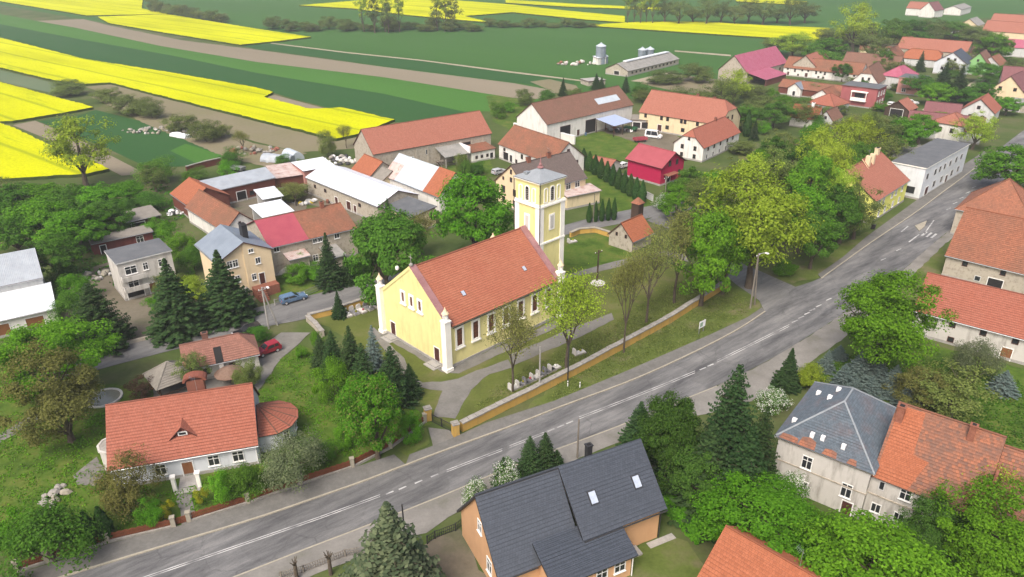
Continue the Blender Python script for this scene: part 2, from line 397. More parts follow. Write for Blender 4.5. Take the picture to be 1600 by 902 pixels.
m_fence = surf('brown_fence_board', [lin(.135, .048, .026), lin(.185, .070, .038)], 1.5, 9, stretch=(1, 1, .2))
m_wood = surf('weathered_pole', [lin(.17, .15, .125), lin(.25, .225, .19)], 2, 9, stretch=(1, 1, .1))
m_rubber = plain('tyre_rubber', lin(.02, .02, .02), .9)
m_hub = plain('wheel_rim', lin(.5, .5, .52), .35, .5, .5)
m_lamp = plain('headlight_lens', lin(.7, .72, .75), .15, .6)
m_white = plain('white_enamel', lin(.78, .78, .78), .4)
m_tarp = plain('blue_tarpaulin', lin(.33, .40, .55), .5)
m_bark = surf('tree_bark', [lin(.075, .058, .042), lin(.12, .10, .078)], 3, 12)
m_yellowp = plain('yellow_paint', lin(.62, .47, .04), .5)
# foliage
l_bright = leaf('bright_leaf', lin(.062, .190, .010), lin(.140, .335, .024))
l_green = leaf('green_leaf', lin(.046, .130, .014), lin(.100, .225, .028))
l_olive = leaf('olive_leaf', lin(.180, .285, .020), lin(.315, .430, .046))
l_sparse = leaf('spring_leaf', lin(.150, .175, .045), lin(.250, .275, .075))
l_dull = leaf('dull_leaf', lin(.092, .138, .032), lin(.175, .225, .062))
l_dark = leaf('dark_needle', lin(.017, .040, .014), lin(.042, .080, .026), .12)
l_spruce = leaf('spruce_needle', lin(.045, .068, .036), lin(.125, .150, .080), .12)
l_blue = leaf('blue_needle', lin(.070, .105, .095), lin(.125, .165, .150), .12)
l_thuja = leaf('thuja_needle', lin(.018, .052, .014), lin(.044, .098, .022), .12)
l_yellow = leaf('golden_leaf', lin(.22, .24, .015), lin(.36, .36, .03))
l_blossom = leaf('white_blossom', lin(.60, .60, .55), lin(.80, .80, .76), .2, 0, .05)
l_purple = leaf('plum_leaf', lin(.06, .035, .025), lin(.11, .07, .045))
l_brown = leaf('brown_spring_leaf', lin(.115, .118, .030), lin(.205, .205, .062))
l_greyg = leaf('grey_green_leaf', lin(.085, .115, .055), lin(.165, .205, .105))
l_deep = leaf('deep_green_leaf', lin(.034, .092, .014), lin(.080, .165, .030))
# ================================================================== ground, fields, roads
def px(pts): return [P(x, y) for x, y in pts]
def dens(pts, step=4.0):
    out = []
    for i in range(len(pts) - 1):
        a, b = Vector(pts[i]), Vector(pts[i + 1]); n = max(1, int((b - a).length / step))
        out += [a + (b - a) * k / n for k in range(n)]
    return out + [Vector(pts[-1])]
def chaikin(pts, n=2):
    for _ in range(n):
        q = [pts[0]]
        for a, b in zip(pts, pts[1:]): q += [a * .75 + b * .25, a * .25 + b * .75]
        pts = q + [pts[-1]]
    return pts
SHEETS = [0]
def sheet_poly(name, pts, z, m, kind='structure', label=None, cat=None, rag=0.0, parent=None):
    """flat sheet from a closed outline; rag roughens its edge"""
    q = []
    SHEETS[0] += 1; z += SHEETS[0] * .0003
    rr = random.Random(SHEETS[0])
    n = len(pts)
    for i in range(n):
        a, b = pts[i], pts[(i + 1) % n]
        k = max(1, int((b - a).length / 1.2)) if rag else 1
        k = min(k, 60)
        for j in range(k):
            p = a + (b - a) * j / k
            if rag: p = p + Vector((rr.uniform(-rag, rag), rr.uniform(-rag, rag), 0))
            q.append((p.x, p.y, z))
    me = bpy.data.meshes.new(name); me.from_pydata(q, [], [tuple(range(len(q)))]); me.materials.append(m); me.update()
    if me.polygons[0].normal.z < 0: me.flip_normals()
    o = link(name, me, parent)
    return tag(o, label, cat, None, kind)
# terrain: one sheet to the horizon
mb = MB()
S = 5000
mb.face([(-S, -300, 0), (S, -300, 0), (S, 7000, 0), (-S, 7000, 0)])
tag(mb.build('ground', m_ground), kind='structure')

def offs(pts, d):
    out = []
    for i, p in enumerate(pts):
        a = pts[max(0, i - 1)]; b = pts[min(len(pts) - 1, i + 1)]
        t = (b - a); t.z = 0; t.normalize(); out.append(p + Vector((-t.y, t.x, 0)) * d)
    return out
def ribbon(name, pts, width, z, m, kind='structure', parent=None, h=None, side=0):
    """a strip along a line; with h a raised kerb"""
    l = offs(pts, width * (.5 + side * .5)); r = offs(pts, -width * (.5 - side * .5)); mb = MB()
    for i in range(len(pts) - 1):
        a, b, c, d = r[i], r[i + 1], l[i + 1], l[i]
        zz = z if h is None else z + h
        mb.face([(a.x, a.y, zz), (b.x, b.y, zz), (c.x, c.y, zz), (d.x, d.y, zz)])
        if h:
            mb.face([(a.x, a.y, z), (b.x, b.y, z), (b.x, b.y, zz), (a.x, a.y, zz)])
            mb.face([(c.x, c.y, z), (d.x, d.y, z), (d.x, d.y, zz), (c.x, c.y, zz)])
    if h:
        for e in (0, -1):
            a, d = r[e], l[e]; mb.face([(a.x, a.y, z), (a.x, a.y, z + h), (d.x, d.y, z + h), (d.x, d.y, z)])
    o = mb.build(name, m, parent)
    if not parent: tag(o, kind=kind)
    return o

# ---- fields (outlines read off the photograph, lying on the level ground)
flat = [
 ('far_pasture', [(-200, 24), (0, 8), (300, 60), (900, 150), (1600, 180), (1900, 60), (1700, -50), (800, -60), (-200, -50)], .01, m_wheat),
 ('wheat_field', [(400, 66), (486, 60), (420, 20), (262, 24), (470, 12), (700, 35), (920, 43), (1060, 54), (1280, 68), (1140, 88), (1050, 82), (900, 128), (800, 113), (660, 95), (540, 83), (423, 69)], .02, m_wheat),
 ('dark_wheat_field', [(376, 72), (423, 69), (540, 83), (660, 95), (800, 114), (900, 128), (890, 138), (800, 129), (600, 104), (400, 77)], .03, m_dwheat),
 ('wheat_strip', [(-150, 8), (0, 22), (57, 33), (115, 43), (250, 72), (400, 97), (600, 121), (850, 157), (880, 172), (716, 175), (600, 147), (400, 114), (266, 86.5), (133, 63), (0, 38), (-150, 20)], .03, m_lwheat),
 ('dark_wheat_strip', [(-150, 18), (0, 38), (133, 63), (266, 86.5), (400, 114), (600, 147), (735, 177), (700, 195), (616, 191), (516, 170), (400, 138), (266, 114), (133, 93), (0, 60), (-150, 30)], .04, m_dwheat),
 ('ploughed_field', [(57, 33), (130, 30), (170, 40), (283, 63), (400, 78), (600, 105), (800, 130), (873, 143), (840, 155), (800, 153), (600, 121), (400, 97), (250, 72), (115, 43)], .05, m_soil),
 ('soil_notch', [(400, 155), (430, 149), (516, 172), (483, 178), (430, 166)], .05, m_soil),
 ('pale_pasture', [(-60, 96), (0, 110), (100, 134), (82, 146), (0, 128), (-60, 116)], .03, m_pgreen),
 ('pale_soil_strip', [(133, 136), (173, 132), (233, 148), (400, 190), (526, 221), (560, 214), (560, 232), (470, 238), (400, 222), (340, 203), (235, 168)], .03, m_palesoil),
 ('soil_plot', [(20, 196), (55, 189), (120, 216), (228, 272), (190, 275), (100, 228)], .05, m_soil),
 ('wheat_plot', [(60, 190), (123, 181), (150, 172), (220, 190), (296, 218), (352, 244), (300, 260), (230, 262), (163, 230), (120, 214)], .04, m_dwheat),
 ('young_plot', [(266, 236), (290, 225), (350, 244), (310, 257)], .05, m_lwheat),
 ('kitchen_plot', [(828, 128), (858, 124), (900, 134), (905, 140), (870, 146)], .06, m_palesoil),
 ('farm_track', [(423, 67), (540, 81.5), (660, 94), (800, 112), (916, 126.5), (918, 128.5), (800, 114.5), (660, 95.7), (540, 83.2), (423, 68.5)], .07, m_track),
 ('field_track', [(1054, 79), (1142, 86), (1142, 88.5), (1054, 81)], .07, m_track),
 ('barn_track', [(985, 127), (1050, 112), (1056, 115), (1010, 130)], .08, m_track),
 ('garden_plot', [(1000, 131), (1052, 116), (1150, 128), (1130, 150), (1050, 142)], .06, m_palesoil),
]
for n_, pts, z, m in flat: sheet_poly(n_, px(pts), z, m)
rape = [
 ('bright yellow rapeseed field in the top left corner', [(-120, -14), (0, 3.5), (136, 26), (228, 24.5), (262, 23.5), (222, 15), (224, -6), (0, -22)]),
 ('narrow yellow rapeseed field tapering right above the ploughed strip', [(153, 28), (262, 24), (400, 47), (486, 60), (440, 66), (376, 72.5), (250, 52), (170, 38)]),
 ('long curving yellow rapeseed field crossing to the big barn', [(-80, 44), (0, 61), (133, 95), (266, 116), (400, 140), (428, 147), (413, 155), (483, 173.5), (516, 173), (533, 171), (616, 191), (560, 213), (526, 221), (400, 189.5), (233, 148), (173, 132), (133, 134.7), (83, 128), (0, 108), (-80, 92)]),
 ('yellow rapeseed field at left edge pointing at the rubble heap', [(-80, 118), (0, 131), (147, 171), (100, 180), (20, 193), (-80, 198)]),
 ('yellow rapeseed plot at left edge behind the tall olive tree', [(-80, 196), (0, 196), (20, 202), (90, 236), (172, 268), (140, 276), (0, 285), (-80, 290)]),
 ('yellow rapeseed field behind the poplar row at top centre', [(467, 10), (600, -1), (700, 1), (800, 9), (880, 18), (976, 27), (976, 37), (920, 33), (800, 21), (726, 27), (766, 37), (716, 33), (633, 25), (550, 15)]),
 ('yellow rapeseed field before the wooded strip right of centre', [(920, 41), (1000, 36), (1100, 36), (1200, 42), (1296, 46), (1290, 66), (1200, 61), (1060, 52), (930, 43)]),
 ('thin yellow rapeseed strip along the top edge of the view', [(790, 1), (920, 9), (1040, 14), (1040, 17), (900, 13), (790, 6)]),
 ('distant yellow rapeseed patch at the top right of centre', [(1150, -3), (1262, 4), (1240, 9), (1150, 4)]),
]
for lb, pts in rape:
    w_ = px(pts); h = .85; mb = MB(); poly = [(p.x, p.y) for p in w_]
    a = sum(poly[i][0] * poly[(i + 1) % len(poly)][1] - poly[(i + 1) % len(poly)][0] * poly[i][1] for i in range(len(poly)))
    if a < 0: poly.reverse()
    # ragged upper edge
    q = []
    rr = random.Random(len(q) + len(lb))
    for i in range(len(poly)):
        a_, b_ = Vector(poly[i]), Vector(poly[(i + 1) % len(poly)]); k = min(120, max(1, int((b_ - a_).length / 1.5)))
        for j in range(k):
            p = a_ + (b_ - a_) * j / k; q.append((p.x + rr.uniform(-.35, .35), p.y + rr.uniform(-.35, .35)))
    mb.prism(q, .0, h, 1, 0)
    tag(mb.build('rapeseed_field', [m_rape, m_rapeside]), lb, 'rapeseed', 'rapeseed fields', 'stuff')

# ---- lawns, yards, verges
lawns = [
 ('village_ground', [(1105, 235), (1060, 175), (1120, 130), (1150, 120), (1240, 78), (1330, 60), (1420, 45), (1600, 20), (1720, 30), (1720, 240), (1500, 240), (1300, 250)], .025, m_ground),
 ('churchyard_grass', [(490, 500), (590, 465), (640, 445), (800, 395), (895, 372), (935, 365), (985, 384), (1060, 420), (1140, 448), (1046, 503), (900, 583), (720, 677), (680, 655), (640, 600), (560, 540)], .03, m_mossy),
 ('front_lawn', [(405, 610), (440, 560), (470, 540), (520, 560), (600, 600), (672, 660), (540, 728), (300, 812), (160, 850), (20, 880), (-60, 800), (-40, 640), (60, 600), (150, 600)], .03, m_lawn),
 ('upper_lawn', [(890, 372), (935, 366), (985, 385), (990, 402), (890, 434), (880, 400)], .045, m_lawn),
 ('road_verge', [(870, 600), (980, 541), (1083, 481), (1140, 448), (1175, 460), (1190, 478), (1168, 496), (1110, 524), (980, 582), (860, 632), (820, 640)], .045, m_verge),
 ('gate_verge', [(615, 705), (668, 668), (676, 690), (640, 712)], .045, m_verge),
 ('corner_verge', [(1205, 440), (1290, 395), (1360, 360), (1366, 368), (1285, 432), (1240, 444)], .045, m_verge),
 ('barn_verge', [(1400, 440), (1470, 385), (1478, 400), (1470, 428), (1430, 470), (1395, 462)], .045, m_verge),
 ('right_garden', [(1240, 600), (1330, 540), (1460, 540), (1700, 600), (1700, 760), (1500, 680), (1330, 600)], .03, m_lawn),
 ('hedge_lawn', [(975, 870), (1035, 835), (1080, 850), (1100, 890), (1090, 930), (960, 940)], .04, m_verge),
 ('forecourt', [(560, 902), (665, 852), (722, 830), (760, 902), (780, 980), (560, 1000)], .035, m_dirt),
 ('balcony_yard', [(110, 440), (180, 400), (300, 470), (395, 450), (400, 478), (280, 515), (150, 546), (100, 500)], .03, m_dirt),
 ('cream_lawn', [(428, 450), (440, 425), (560, 395), (585, 432), (480, 465), (440, 472)], .04, m_lawn),
 ('farm_lawn', [(700, 262), (735, 245), (765, 250), (775, 275), (720, 285)], .04, m_lawn),
 ('middle_farm_lawn', [(885, 215), (940, 205), (1000, 225), (985, 245), (960, 262), (930, 250)], .04, m_lawn),
 ('farm_yard', [(900, 205), (960, 195), (1050, 205), (1075, 230), (1030, 250), (985, 238), (940, 210)], .035, m_dirt),
 ('house_lawn', [(905, 268), (935, 262), (1030, 310), (1010, 340), (960, 335), (915, 310)], .04, m_lawn),
 ('garden_meadow', [(760, 150), (840, 150), (815, 190), (800, 205), (770, 190)], .04, m_lawn),
 ('left_yard', [(280, 330), (400, 300), (480, 320), (470, 350), (400, 350), (330, 350)], .035, m_dirt),
 ('hall_yard', [(440, 310), (500, 290), (600, 340), (575, 360), (520, 330)], .035, m_dirt),
 ('park_ground', [(1150, 240), (1350, 200), (1420, 225), (1400, 260), (1330, 330), (1250, 380), (1190, 330)], .03, m_mossy),
 ('stone_yard', [(1390, 235), (1440, 225), (1450, 245), (1400, 265)], .05, m_shoulder),
 ('waste_ground', [(140, 150), (230, 165), (340, 205), (400, 225), (480, 240), (420, 262), (350, 245), (230, 195)], .05, m_palesoil),
]
for n_, pts, z, m in lawns: sheet_poly(n_, px(pts), z, m, rag=.35)

# ---- main road
left_e = px([(-260, 1010), (60, 915), (140.6, 889.5), (258, 854), (400, 812), (500, 777), (564, 755), (634, 728), (708, 700), (800, 667), (877, 636), (977, 600), (1046, 570), (1116, 536), (1160, 512), (1195, 488)])
left_e2 = px([(1243, 449), (1283, 436), (1323, 407), (1363, 378), (1433, 331.6), (1466, 306), (1510, 274), (1545, 246), (1600, 203), (1680, 145), (1760, 95)])
right_e = px([(-40, 1060), (250, 948), (400, 889), (484, 856), (561, 827), (700, 772), (800, 729), (904, 690), (974, 664), (1041, 636), (1120, 604), (1200, 565), (1270, 522), (1330, 482), (1399.6, 433), (1453, 385), (1486, 358), (1530, 318), (1575, 275), (1625, 228), (1690, 175), (1790, 110)])
L_ = chaikin(left_e, 2) + chaikin(left_e2, 2); R_ = chaikin(right_e, 2)
road = sheet_poly('road', L_ + list(reversed(R_)), .06, m_asphalt)
# side lane past the cream house and round the church
lane_up = px([(60, 572), (150, 548), (283, 516), (399, 481), (480, 463), (580, 439), (690, 408), (800, 375), (890, 350), (950, 334), (1040, 318), (1110, 306)])
lane_lo = px([(70, 602), (153, 578), (276, 546), (400, 513), (500, 496), (590, 463), (690, 428), (800, 393), (893, 364), (960, 352), (1050, 334), (1120, 320)])
lane = sheet_poly('side_lane', chaikin(lane_up) + list(reversed(chaikin(lane_lo))), .055, m_lane)
sheet_poly('junction_lane', px([(1195, 488), (1186, 470), (1150, 445), (1120, 420), (1090, 396), (1050, 360), (1010, 345), (1040, 330), (1090, 360), (1130, 392), (1160, 412), (1205, 432), (1243, 449)]), .057, m_lane)
sheet_poly('far_street', px([(1440, 172), (1480, 150), (1520, 128), (1545, 112), (1552, 116), (1530, 134), (1500, 155), (1462, 180)]), .05, m_track)
# pavements: between kerb and fence, raised
def kerbed(name, inner, outer, h=.11, m=m_pave):
    w_ = inner + list(reversed(outer)); mb = MB(); poly = [(p.x, p.y) for p in w_]
    a = sum(poly[i][0] * poly[(i + 1) % len(poly)][1] - poly[(i + 1) % len(poly)][0] * poly[i][1] for i in range(len(poly)))
    if a < 0: poly.reverse()
    mb.prism(poly, .02, .06 + h, 0); o = mb.build(name, m); tag(o, kind='structure'); return o
fence_line = px([(-200, 965), (75, 884), (169, 852), (273, 826), (296, 818), (388, 790), (470, 760), (551, 733), (616, 712)])
pv = kerbed('pavement', left_e[0:8], fence_line)
verge_line = px([(640, 712), (680, 697), (708, 686), (760, 662), (866, 628), (977, 582), (1110, 524), (1168, 497), (1190, 482)])
kerbed('church_pavement', left_e[7:], verge_line)
kerbed('house_pavement', left_e2[1:8], px([(1278, 430), (1318, 402), (1352, 372), (1425, 319), (1455, 297), (1500, 262), (1538, 237)]))
shoulder_out = px([(-40, 1150), (250, 1010), (470, 910), (560, 870), (665, 832), (735, 790), (830, 752), (920, 710), (990, 682), (1060, 655), (1140, 640), (1215, 610), (1262, 570), (1330, 520), (1405, 452), (1465, 392), (1496, 365)])
sheet_poly('gravel_shoulder', right_e[:17] + list(reversed(shoulder_out)), .05, m_shoulder, rag=.15)
ribbon('kerb', chaikin(left_e, 2), .22, .04, m_kerb, h=.16)
ribbon('corner_kerb', chaikin(left_e2[1:8], 2), .22, .04, m_kerb, h=.16)
ribbon('shoulder_kerb', chaikin(right_e[:11], 2), .18, .04, m_kerb, h=.045)
# markings
def mark(a, b, w_=.16, par=None):
    pa, pb = P(*a), P(*b); d = (pb - pa); d.normalize(); n = Vector((-d.y, d.x, 0)) * w_ / 2
    mb = MB(); z = .09
    mb.face([(pa.x - n.x, pa.y - n.y, z), (pb.x - n.x, pb.y - n.y, z), (pb.x + n.x, pb.y + n.y, z), (pa.x + n.x, pa.y + n.y, z)])
    return mb.build('lane_marking', m_paint, par or road)
solid = [[(-60, 1008), (150, 930), (400, 844.5), (500, 810), (594, 775.5)], [(698, 737), (742, 720), (785, 703.5)], [(796, 699), (850, 678)], [(905, 654), (975, 627), (1044, 599.5), (1086, 582)], [(1120, 565.5), (1160, 546), (1233, 509.5)]]
for pl in solid:
    for a, b in zip(pl, pl[1:]):
        for dy in (-1.5, 1.5): mark((a[0], a[1] + dy), (b[0], b[1] + dy), .11)
for x, y in ((609, 771), (629, 763.5), (654, 754), (679, 744), (861, 673), (876, 667), (890, 661), (1098, 577), (1110, 571.5), (1241.6, 503), (1251.5, 496.7), (1261, 490.5), (1269, 485), (1279, 478.7), (1295, 468.5), (1380, 406), (1404, 391), (1482, 327), (1492, 318), (1502, 310), (1512, 301.5), (1522, 293)):
    dx = 4.8 * (y + 106) / 860 + 1.0
    mark((x - dx, y + dx * .42), (x + dx, y - dx * .42), .2)
# traffic island and crossing by the yellow house
for a, b in (((1408, 363), (1419, 354)), ((1420, 379), (1436, 367)), ((1444, 366), (1459, 345))): mark(a, b, .24)
for i in range(3):
    x = 1444 + i * 7.5; y = 366 + i * 1.6
    mark((x - 4, y + 3.2), (x + 4, y - 3.2), .4)
isl = px([(1429, 354), (1448, 346), (1444, 356), (1436, 362)])
mb = MB(); mb.prism([(p.x, p.y) for p in reversed(isl)] if False else [(p.x, p.y) for p in isl], .05, .2, 0); tag(mb.build('traffic_island', m_kerb), kind='structure')
# paths
for n_, pts in (('church_path', [(676, 652), (712, 655), (735, 610), (765, 585), (800, 575), (795, 562), (745, 580), (715, 592), (690, 597), (660, 598), (640, 585), (632, 560), (600, 530), (585, 512), (575, 518), (600, 545), (622, 575), (640, 603), (690, 612)]),
                ('apron', [(592, 522), (690, 582), (716, 585), (875, 510), (868, 502), (716, 571), (700, 577), (602, 516)]),
                ('side_path', [(800, 572), (900, 530), (960, 500), (955, 490), (890, 515), (795, 556)]),
                ('tower_path', [(885, 437), (965, 418), (1040, 400), (1075, 410), (1072, 398), (1035, 392), (960, 409), (885, 430)]),
                ('garden_drive', [(395, 640), (405, 610), (440, 560), (470, 535), (485, 520), (440, 520), (425, 530), (405, 560), (393, 600), (385, 630)]),
                ('front_step_path', [(276, 775), (300, 770), (304, 818), (284, 824)]),
                ('driveway', [(668, 668), (676, 700), (712, 690), (704, 672)]),
                ('patio', [(240, 600), (290, 560), (400, 560), (400, 610), (300, 620), (240, 625)]),
                ('garden_path', [(-20, 690), (10, 672), (60, 645), (70, 652), (25, 678), (-10, 700)]),
                ('side_terrace', [(115, 745), (150, 715), (165, 735), (150, 760), (120, 758)]),
                ):
    sheet_poly(n_, px(pts), .06 if n_ != 'apron' else .068, m_path, rag=.12)
# ================================================================== buildings
PARTS = {}
def cached(key, fn):
    if key not in PARTS: PARTS[key] = fn()
    return PARTS[key]
def win_meshes(w_, h_, style):
    f = .09 if style != 'church' else .28
    fm = {'white': m_frame, 'church': w_trim, 'dark': m_darkwood, 'grey': w_grey, 'none': w_grey}[style]
    mb = MB(); d = .07 if style != 'church' else .14
    for a, b in (((-w_ / 2 - f, -d, -f), (w_ / 2 + f, .02, 0)), ((-w_ / 2 - f, -d, h_), (w_ / 2 + f, .02, h_ + f)),
                 ((-w_ / 2 - f, -d, 0), (-w_ / 2, .02, h_)), ((w_ / 2, -d, 0), (w_ / 2 + f, .02, h_))): mb.box(a, b)
    if style == 'church': mb.box((-w_ / 2 - .4, -.24, -f - .22), (w_ / 2 + .4, .0, -f - .002))
    elif style in ('white',):
        mb.box((-.035, -.05, .0), (.035, -.012, h_))
        if h_ > 1.0: mb.box((-w_ / 2, -.048, h_ * .66), (w_ / 2, -.013, h_ * .66 + .06))
        mb.box((-w_ / 2 - .15, -.16, -f - .06), (w_ / 2 + .15, -.0, -f - .002))
    fr = mb.mesh('window', fm)
    mb = MB(); mb.box((-w_ / 2, -.011, 0), (w_ / 2, .03, h_)); pa = mb.mesh('pane', m_darkwood if style == 'church' else m_glass)
    mu = None
    if style == 'church':
        mb = MB()
        for x in (-w_ / 4, 0, w_ / 4): mb.box((x - .022, -.045, 0), (x + .022, -.012, h_))
        for k in range(1, 5): mb.box((-w_ / 2, -.043, h_ * k / 5 - .022), (w_ / 2, -.012, h_ * k / 5 + .022))
        mu = mb.mesh('muntin', m_door)
    return fr, pa, mu
SIDE = {'f': 0, 'r': R(90), 'b': R(180), 'l': R(-90)}
def spot(side, s, z, L, W, o=0.0):
    return {'f': (s, -o, z), 'r': (L + o, s, z), 'b': (s, W + o, z), 'l': (-o, s, z)}[side]
def window(root, side, s, z, w_, h_, L, W, style='white', o=0.0):
    fr, pa, mu = cached(('win', w_, h_, style), lambda: win_meshes(w_, h_, style))
    f = link('window', fr, root, spot(side, s, z, L, W, o), SIDE[side])
    link('pane', pa, f)
    if mu: link('muntin', mu, f)
    return f
def door_meshes(w_, h_, style):
    mb = MB(); f = .12; fm = w_trim if style == 'church' else m_frame
    d = .07 if style != 'barn' else .04
    for a, b in (((-w_ / 2 - f, -d, h_), (w_ / 2 + f, .02, h_ + f)), ((-w_ / 2 - f, -d, 0), (-w_ / 2, .02, h_)), ((w_ / 2, -d, 0), (w_ / 2 + f, .02, h_))): mb.box(a, b, 0)
    fr = mb.mesh('door', m_darkwood if style == 'barn' else fm)
    mb = MB(); k = 5 if style == 'barn' else 2
    for i in range(k):
        a = -w_ / 2 + w_ * i / k; mb.box((a + .015, -.03, 0), (a + w_ / k - .015, .02, h_ - .01))
    mb.box((-w_ / 2, -.008, 0), (w_ / 2, .02, h_ - .02))
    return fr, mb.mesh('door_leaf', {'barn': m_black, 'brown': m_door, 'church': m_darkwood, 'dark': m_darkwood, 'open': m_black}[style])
def door(root, side, s, z, w_, h_, L, W, style='brown', o=0.0):
    fr, lf = cached(('door', w_, h_, style), lambda: door_meshes(w_, h_, style))
    f = link('door', fr, root, spot(side, s, z, L, W, o), SIDE[side]); link('door_leaf', lf, f); return f
def chimney(roof, x, y, z0, z1, a=.7, b=.6, m=None):
    mb = MB(); m = m or m_brick
    mb.box((x - a / 2, y - b / 2, z0), (x + a / 2, y + b / 2, z1 - .12)); mb.box((x - a / 2 - .07, y - b / 2 - .07, z1 - .119), (x + a / 2 + .07, y + b / 2 + .07, z1))
    mb.box((x - a / 2 + .12, y - b / 2 + .12, z1 + .001), (x + a / 2 - .12, y + b / 2 - .12, z1 + .06), 1)
    return mb.build('chimney', [m, m_black], roof)
def skylight(roof, x, y, L, W, he, hr, w_=.8, h_=1.2, m=None, z=None):
    a = math.atan2(hr - he, W / 2); zz = he + (hr - he) * (y / (W / 2)) if z is None else z
    mb = MB(); mb.box((-w_ / 2 - .1, -h_ / 2 - .1, -.05), (w_ / 2 + .1, h_ / 2 + .1, .13), 1); mb.box((-w_ / 2, -h_ / 2, .131), (w_ / 2, h_ / 2, .15), 0)
    o = mb.build('skylight', [m or m_skyglass, m_iron], roof); o.location = (x, y, zz); o.rotation_euler = (a, 0, 0); return o
def body(L, W, he, hr, kind, clip_=.45):
    """wall shell with gables, open below"""
    mb = MB(); z0 = -.3
    rz = lambda p: p
    def gable(x, flip, half):
        zc = he + (hr - he) * (1 - clip_)
        if half: k = clip_ * W / 2; top = [(x, W / 2 - k, zc), (x, W / 2 + k, zc)]
        else: top = [(x, W / 2, hr)]
        pts = [(x, 0, z0), (x, 0, he)] + top + [(x, W, he), (x, W, z0)]
        if not flip: pts.reverse()
        mb.face(list(reversed(pts)))
    if kind in ('flat', 'hip'):
        for a, b in (((0, 0), (L, 0)), ((L, 0), (L, W)), ((L, W), (0, W)), ((0, W), (0, 0))):
            mb.face([(a[0], a[1], z0), (b[0], b[1], z0), (b[0], b[1], he), (a[0], a[1], he)])
        mb.face([(0, 0, he - .01), (L, 0, he - .01), (L, W, he - .01), (0, W, he - .01)])
    elif kind == 'mono':
        mb.face([(0, 0, z0), (L, 0, z0), (L, 0, he), (0, 0, he)]); mb.face([(L, W, z0), (0, W, z0), (0, W, hr), (L, W, hr)])
        mb.face([(0, W, z0), (0, 0, z0), (0, 0, he), (0, W, hr)]); mb.face([(L, 0, z0), (L, W, z0), (L, W, hr), (L, 0, he)])
    else:
        mb.face([(0, 0, z0), (L, 0, z0), (L, 0, he), (0, 0, he)]); mb.face([(L, W, z0), (0, W, z0), (0, W, he), (L, W, he)])
        gable(0, True, kind in ('halfhip', 'halfhip_l')); gable(L, False, kind in ('halfhip', 'halfhip_r'))
    return mb
def roof_mb(L, W, he, hr, kind, oe=.35, og=.25, course=None, t=.16, clip_=.45, ridge=True):
    mb = MB()
    if kind == 'flat':
        mb.box((-og, -oe, he), (L + og, W + oe, he + .22), 1); mb.face([(-og, -oe, he + .224), (L + og, -oe, he + .224), (L + og, W + oe, he + .224), (-og, W + oe, he + .224)], 0, [(0, 0), (L, 0), (L, W), (0, W)])
        return mb
    if kind == 'mono':
        s = (hr - he) / W; u = .12
        slope(mb, [(-og, -oe, he - oe * s + u), (L + og, -oe, he - oe * s + u), (L + og, W + oe, hr + oe * s + u), (-og, W + oe, hr + oe * s + u)], t, 0, 1, course); return mb
    s = (hr - he) / (W / 2); u = t * .9; zE = he - oe * s + u; zR = hr + u; yc = W / 2
    if kind == 'hip':
        k = min(yc + oe, (L / 2) + og) ; zR = zE + k * s * (yc + oe) / k if k else hr
        k2 = min(yc + oe, L / 2 + oe - .05)
        a, b, c, d = (-oe, -oe, zE), (L + oe, -oe, zE), (L + oe, W + oe, zE), (-oe, W + oe, zE)
        zR = zE + (yc + oe) * s
        r0, r1 = (-oe + k2, yc, zR), (L + oe - k2, yc, zR)
        slope(mb, [a, b, r1, r0], t, 0, 1, course); slope(mb, [c, d, r0, r1], t, 0, 1, course)
        slope(mb, [b, c, r1], t, 0, 1, course); slope(mb, [d, a, r0], t, 0, 1, course)
        lines = [(r0, r1), (a, r0), (b, r1), (c, r1), (d, r0)]
    else:
        hl, hrr = kind in ('halfhip', 'halfhip_l'), kind in ('halfhip', 'halfhip_r')
        k = clip_ * yc; zc = zR - (hr - he) * clip_; d = clip_ * yc * .9
        x0, x1 = -og, L + og
        f = [(x0, -oe, zE), (x1, -oe, zE)]; bk = [(x1, W + oe, zE), (x0, W + oe, zE)]
        lines = []
        if hrr: f += [(x1, yc - k, zc), (x1 - d, yc, zR)]; slope(mb, [(x1, yc - k, zc), (x1, yc + k, zc), (x1 - d, yc, zR)], t, 0, 1, course); rr_ = (x1 - d, yc, zR); lines += [((x1, yc - k, zc), rr_), ((x1, yc + k, zc), rr_)]
        else: f += [(x1, yc, zR)]; rr_ = (x1, yc, zR)
        if hl: f += [(x0 + d, yc, zR), (x0, yc - k, zc)]; slope(mb, [(x0, yc + k, zc), (x0, yc - k, zc), (x0 + d, yc, zR)], t, 0, 1, course); rl = (x0 + d, yc, zR); lines += [((x0, yc - k, zc), rl), ((x0, yc + k, zc), rl)]
        else: f += [(x0, yc, zR)]; rl = (x0, yc, zR)
        if hl: bk += [(x0, yc + k, zc), rl]
        else: bk += [rl]
        if hrr: bk += [rr_, (x1, yc + k, zc)]
        else: bk += [rr_]
        slope(mb, f, t, 0, 1, course); slope(mb, bk, t, 0, 1, course)
        lines += [(rl, rr_)]
    if ridge:
        for a, b in lines:
            a = Vector(a); b = Vector(b); mb.tube(a + Vector((0, 0, .03)), b + Vector((0, 0, .03)), .11, .11, 6, 2)
    return mb
def rows(root, L, W, spec):
    """spec: (side, [positions], z, w, h, style)"""
    for side, ps, z, w_, h_, st in spec:
        for s in ps: window(root, side, s, z, w_, h_, L, W, st)
def lin_(a, b, n): return [a + (b - a) * (i + .5) / n for i in range(n)]
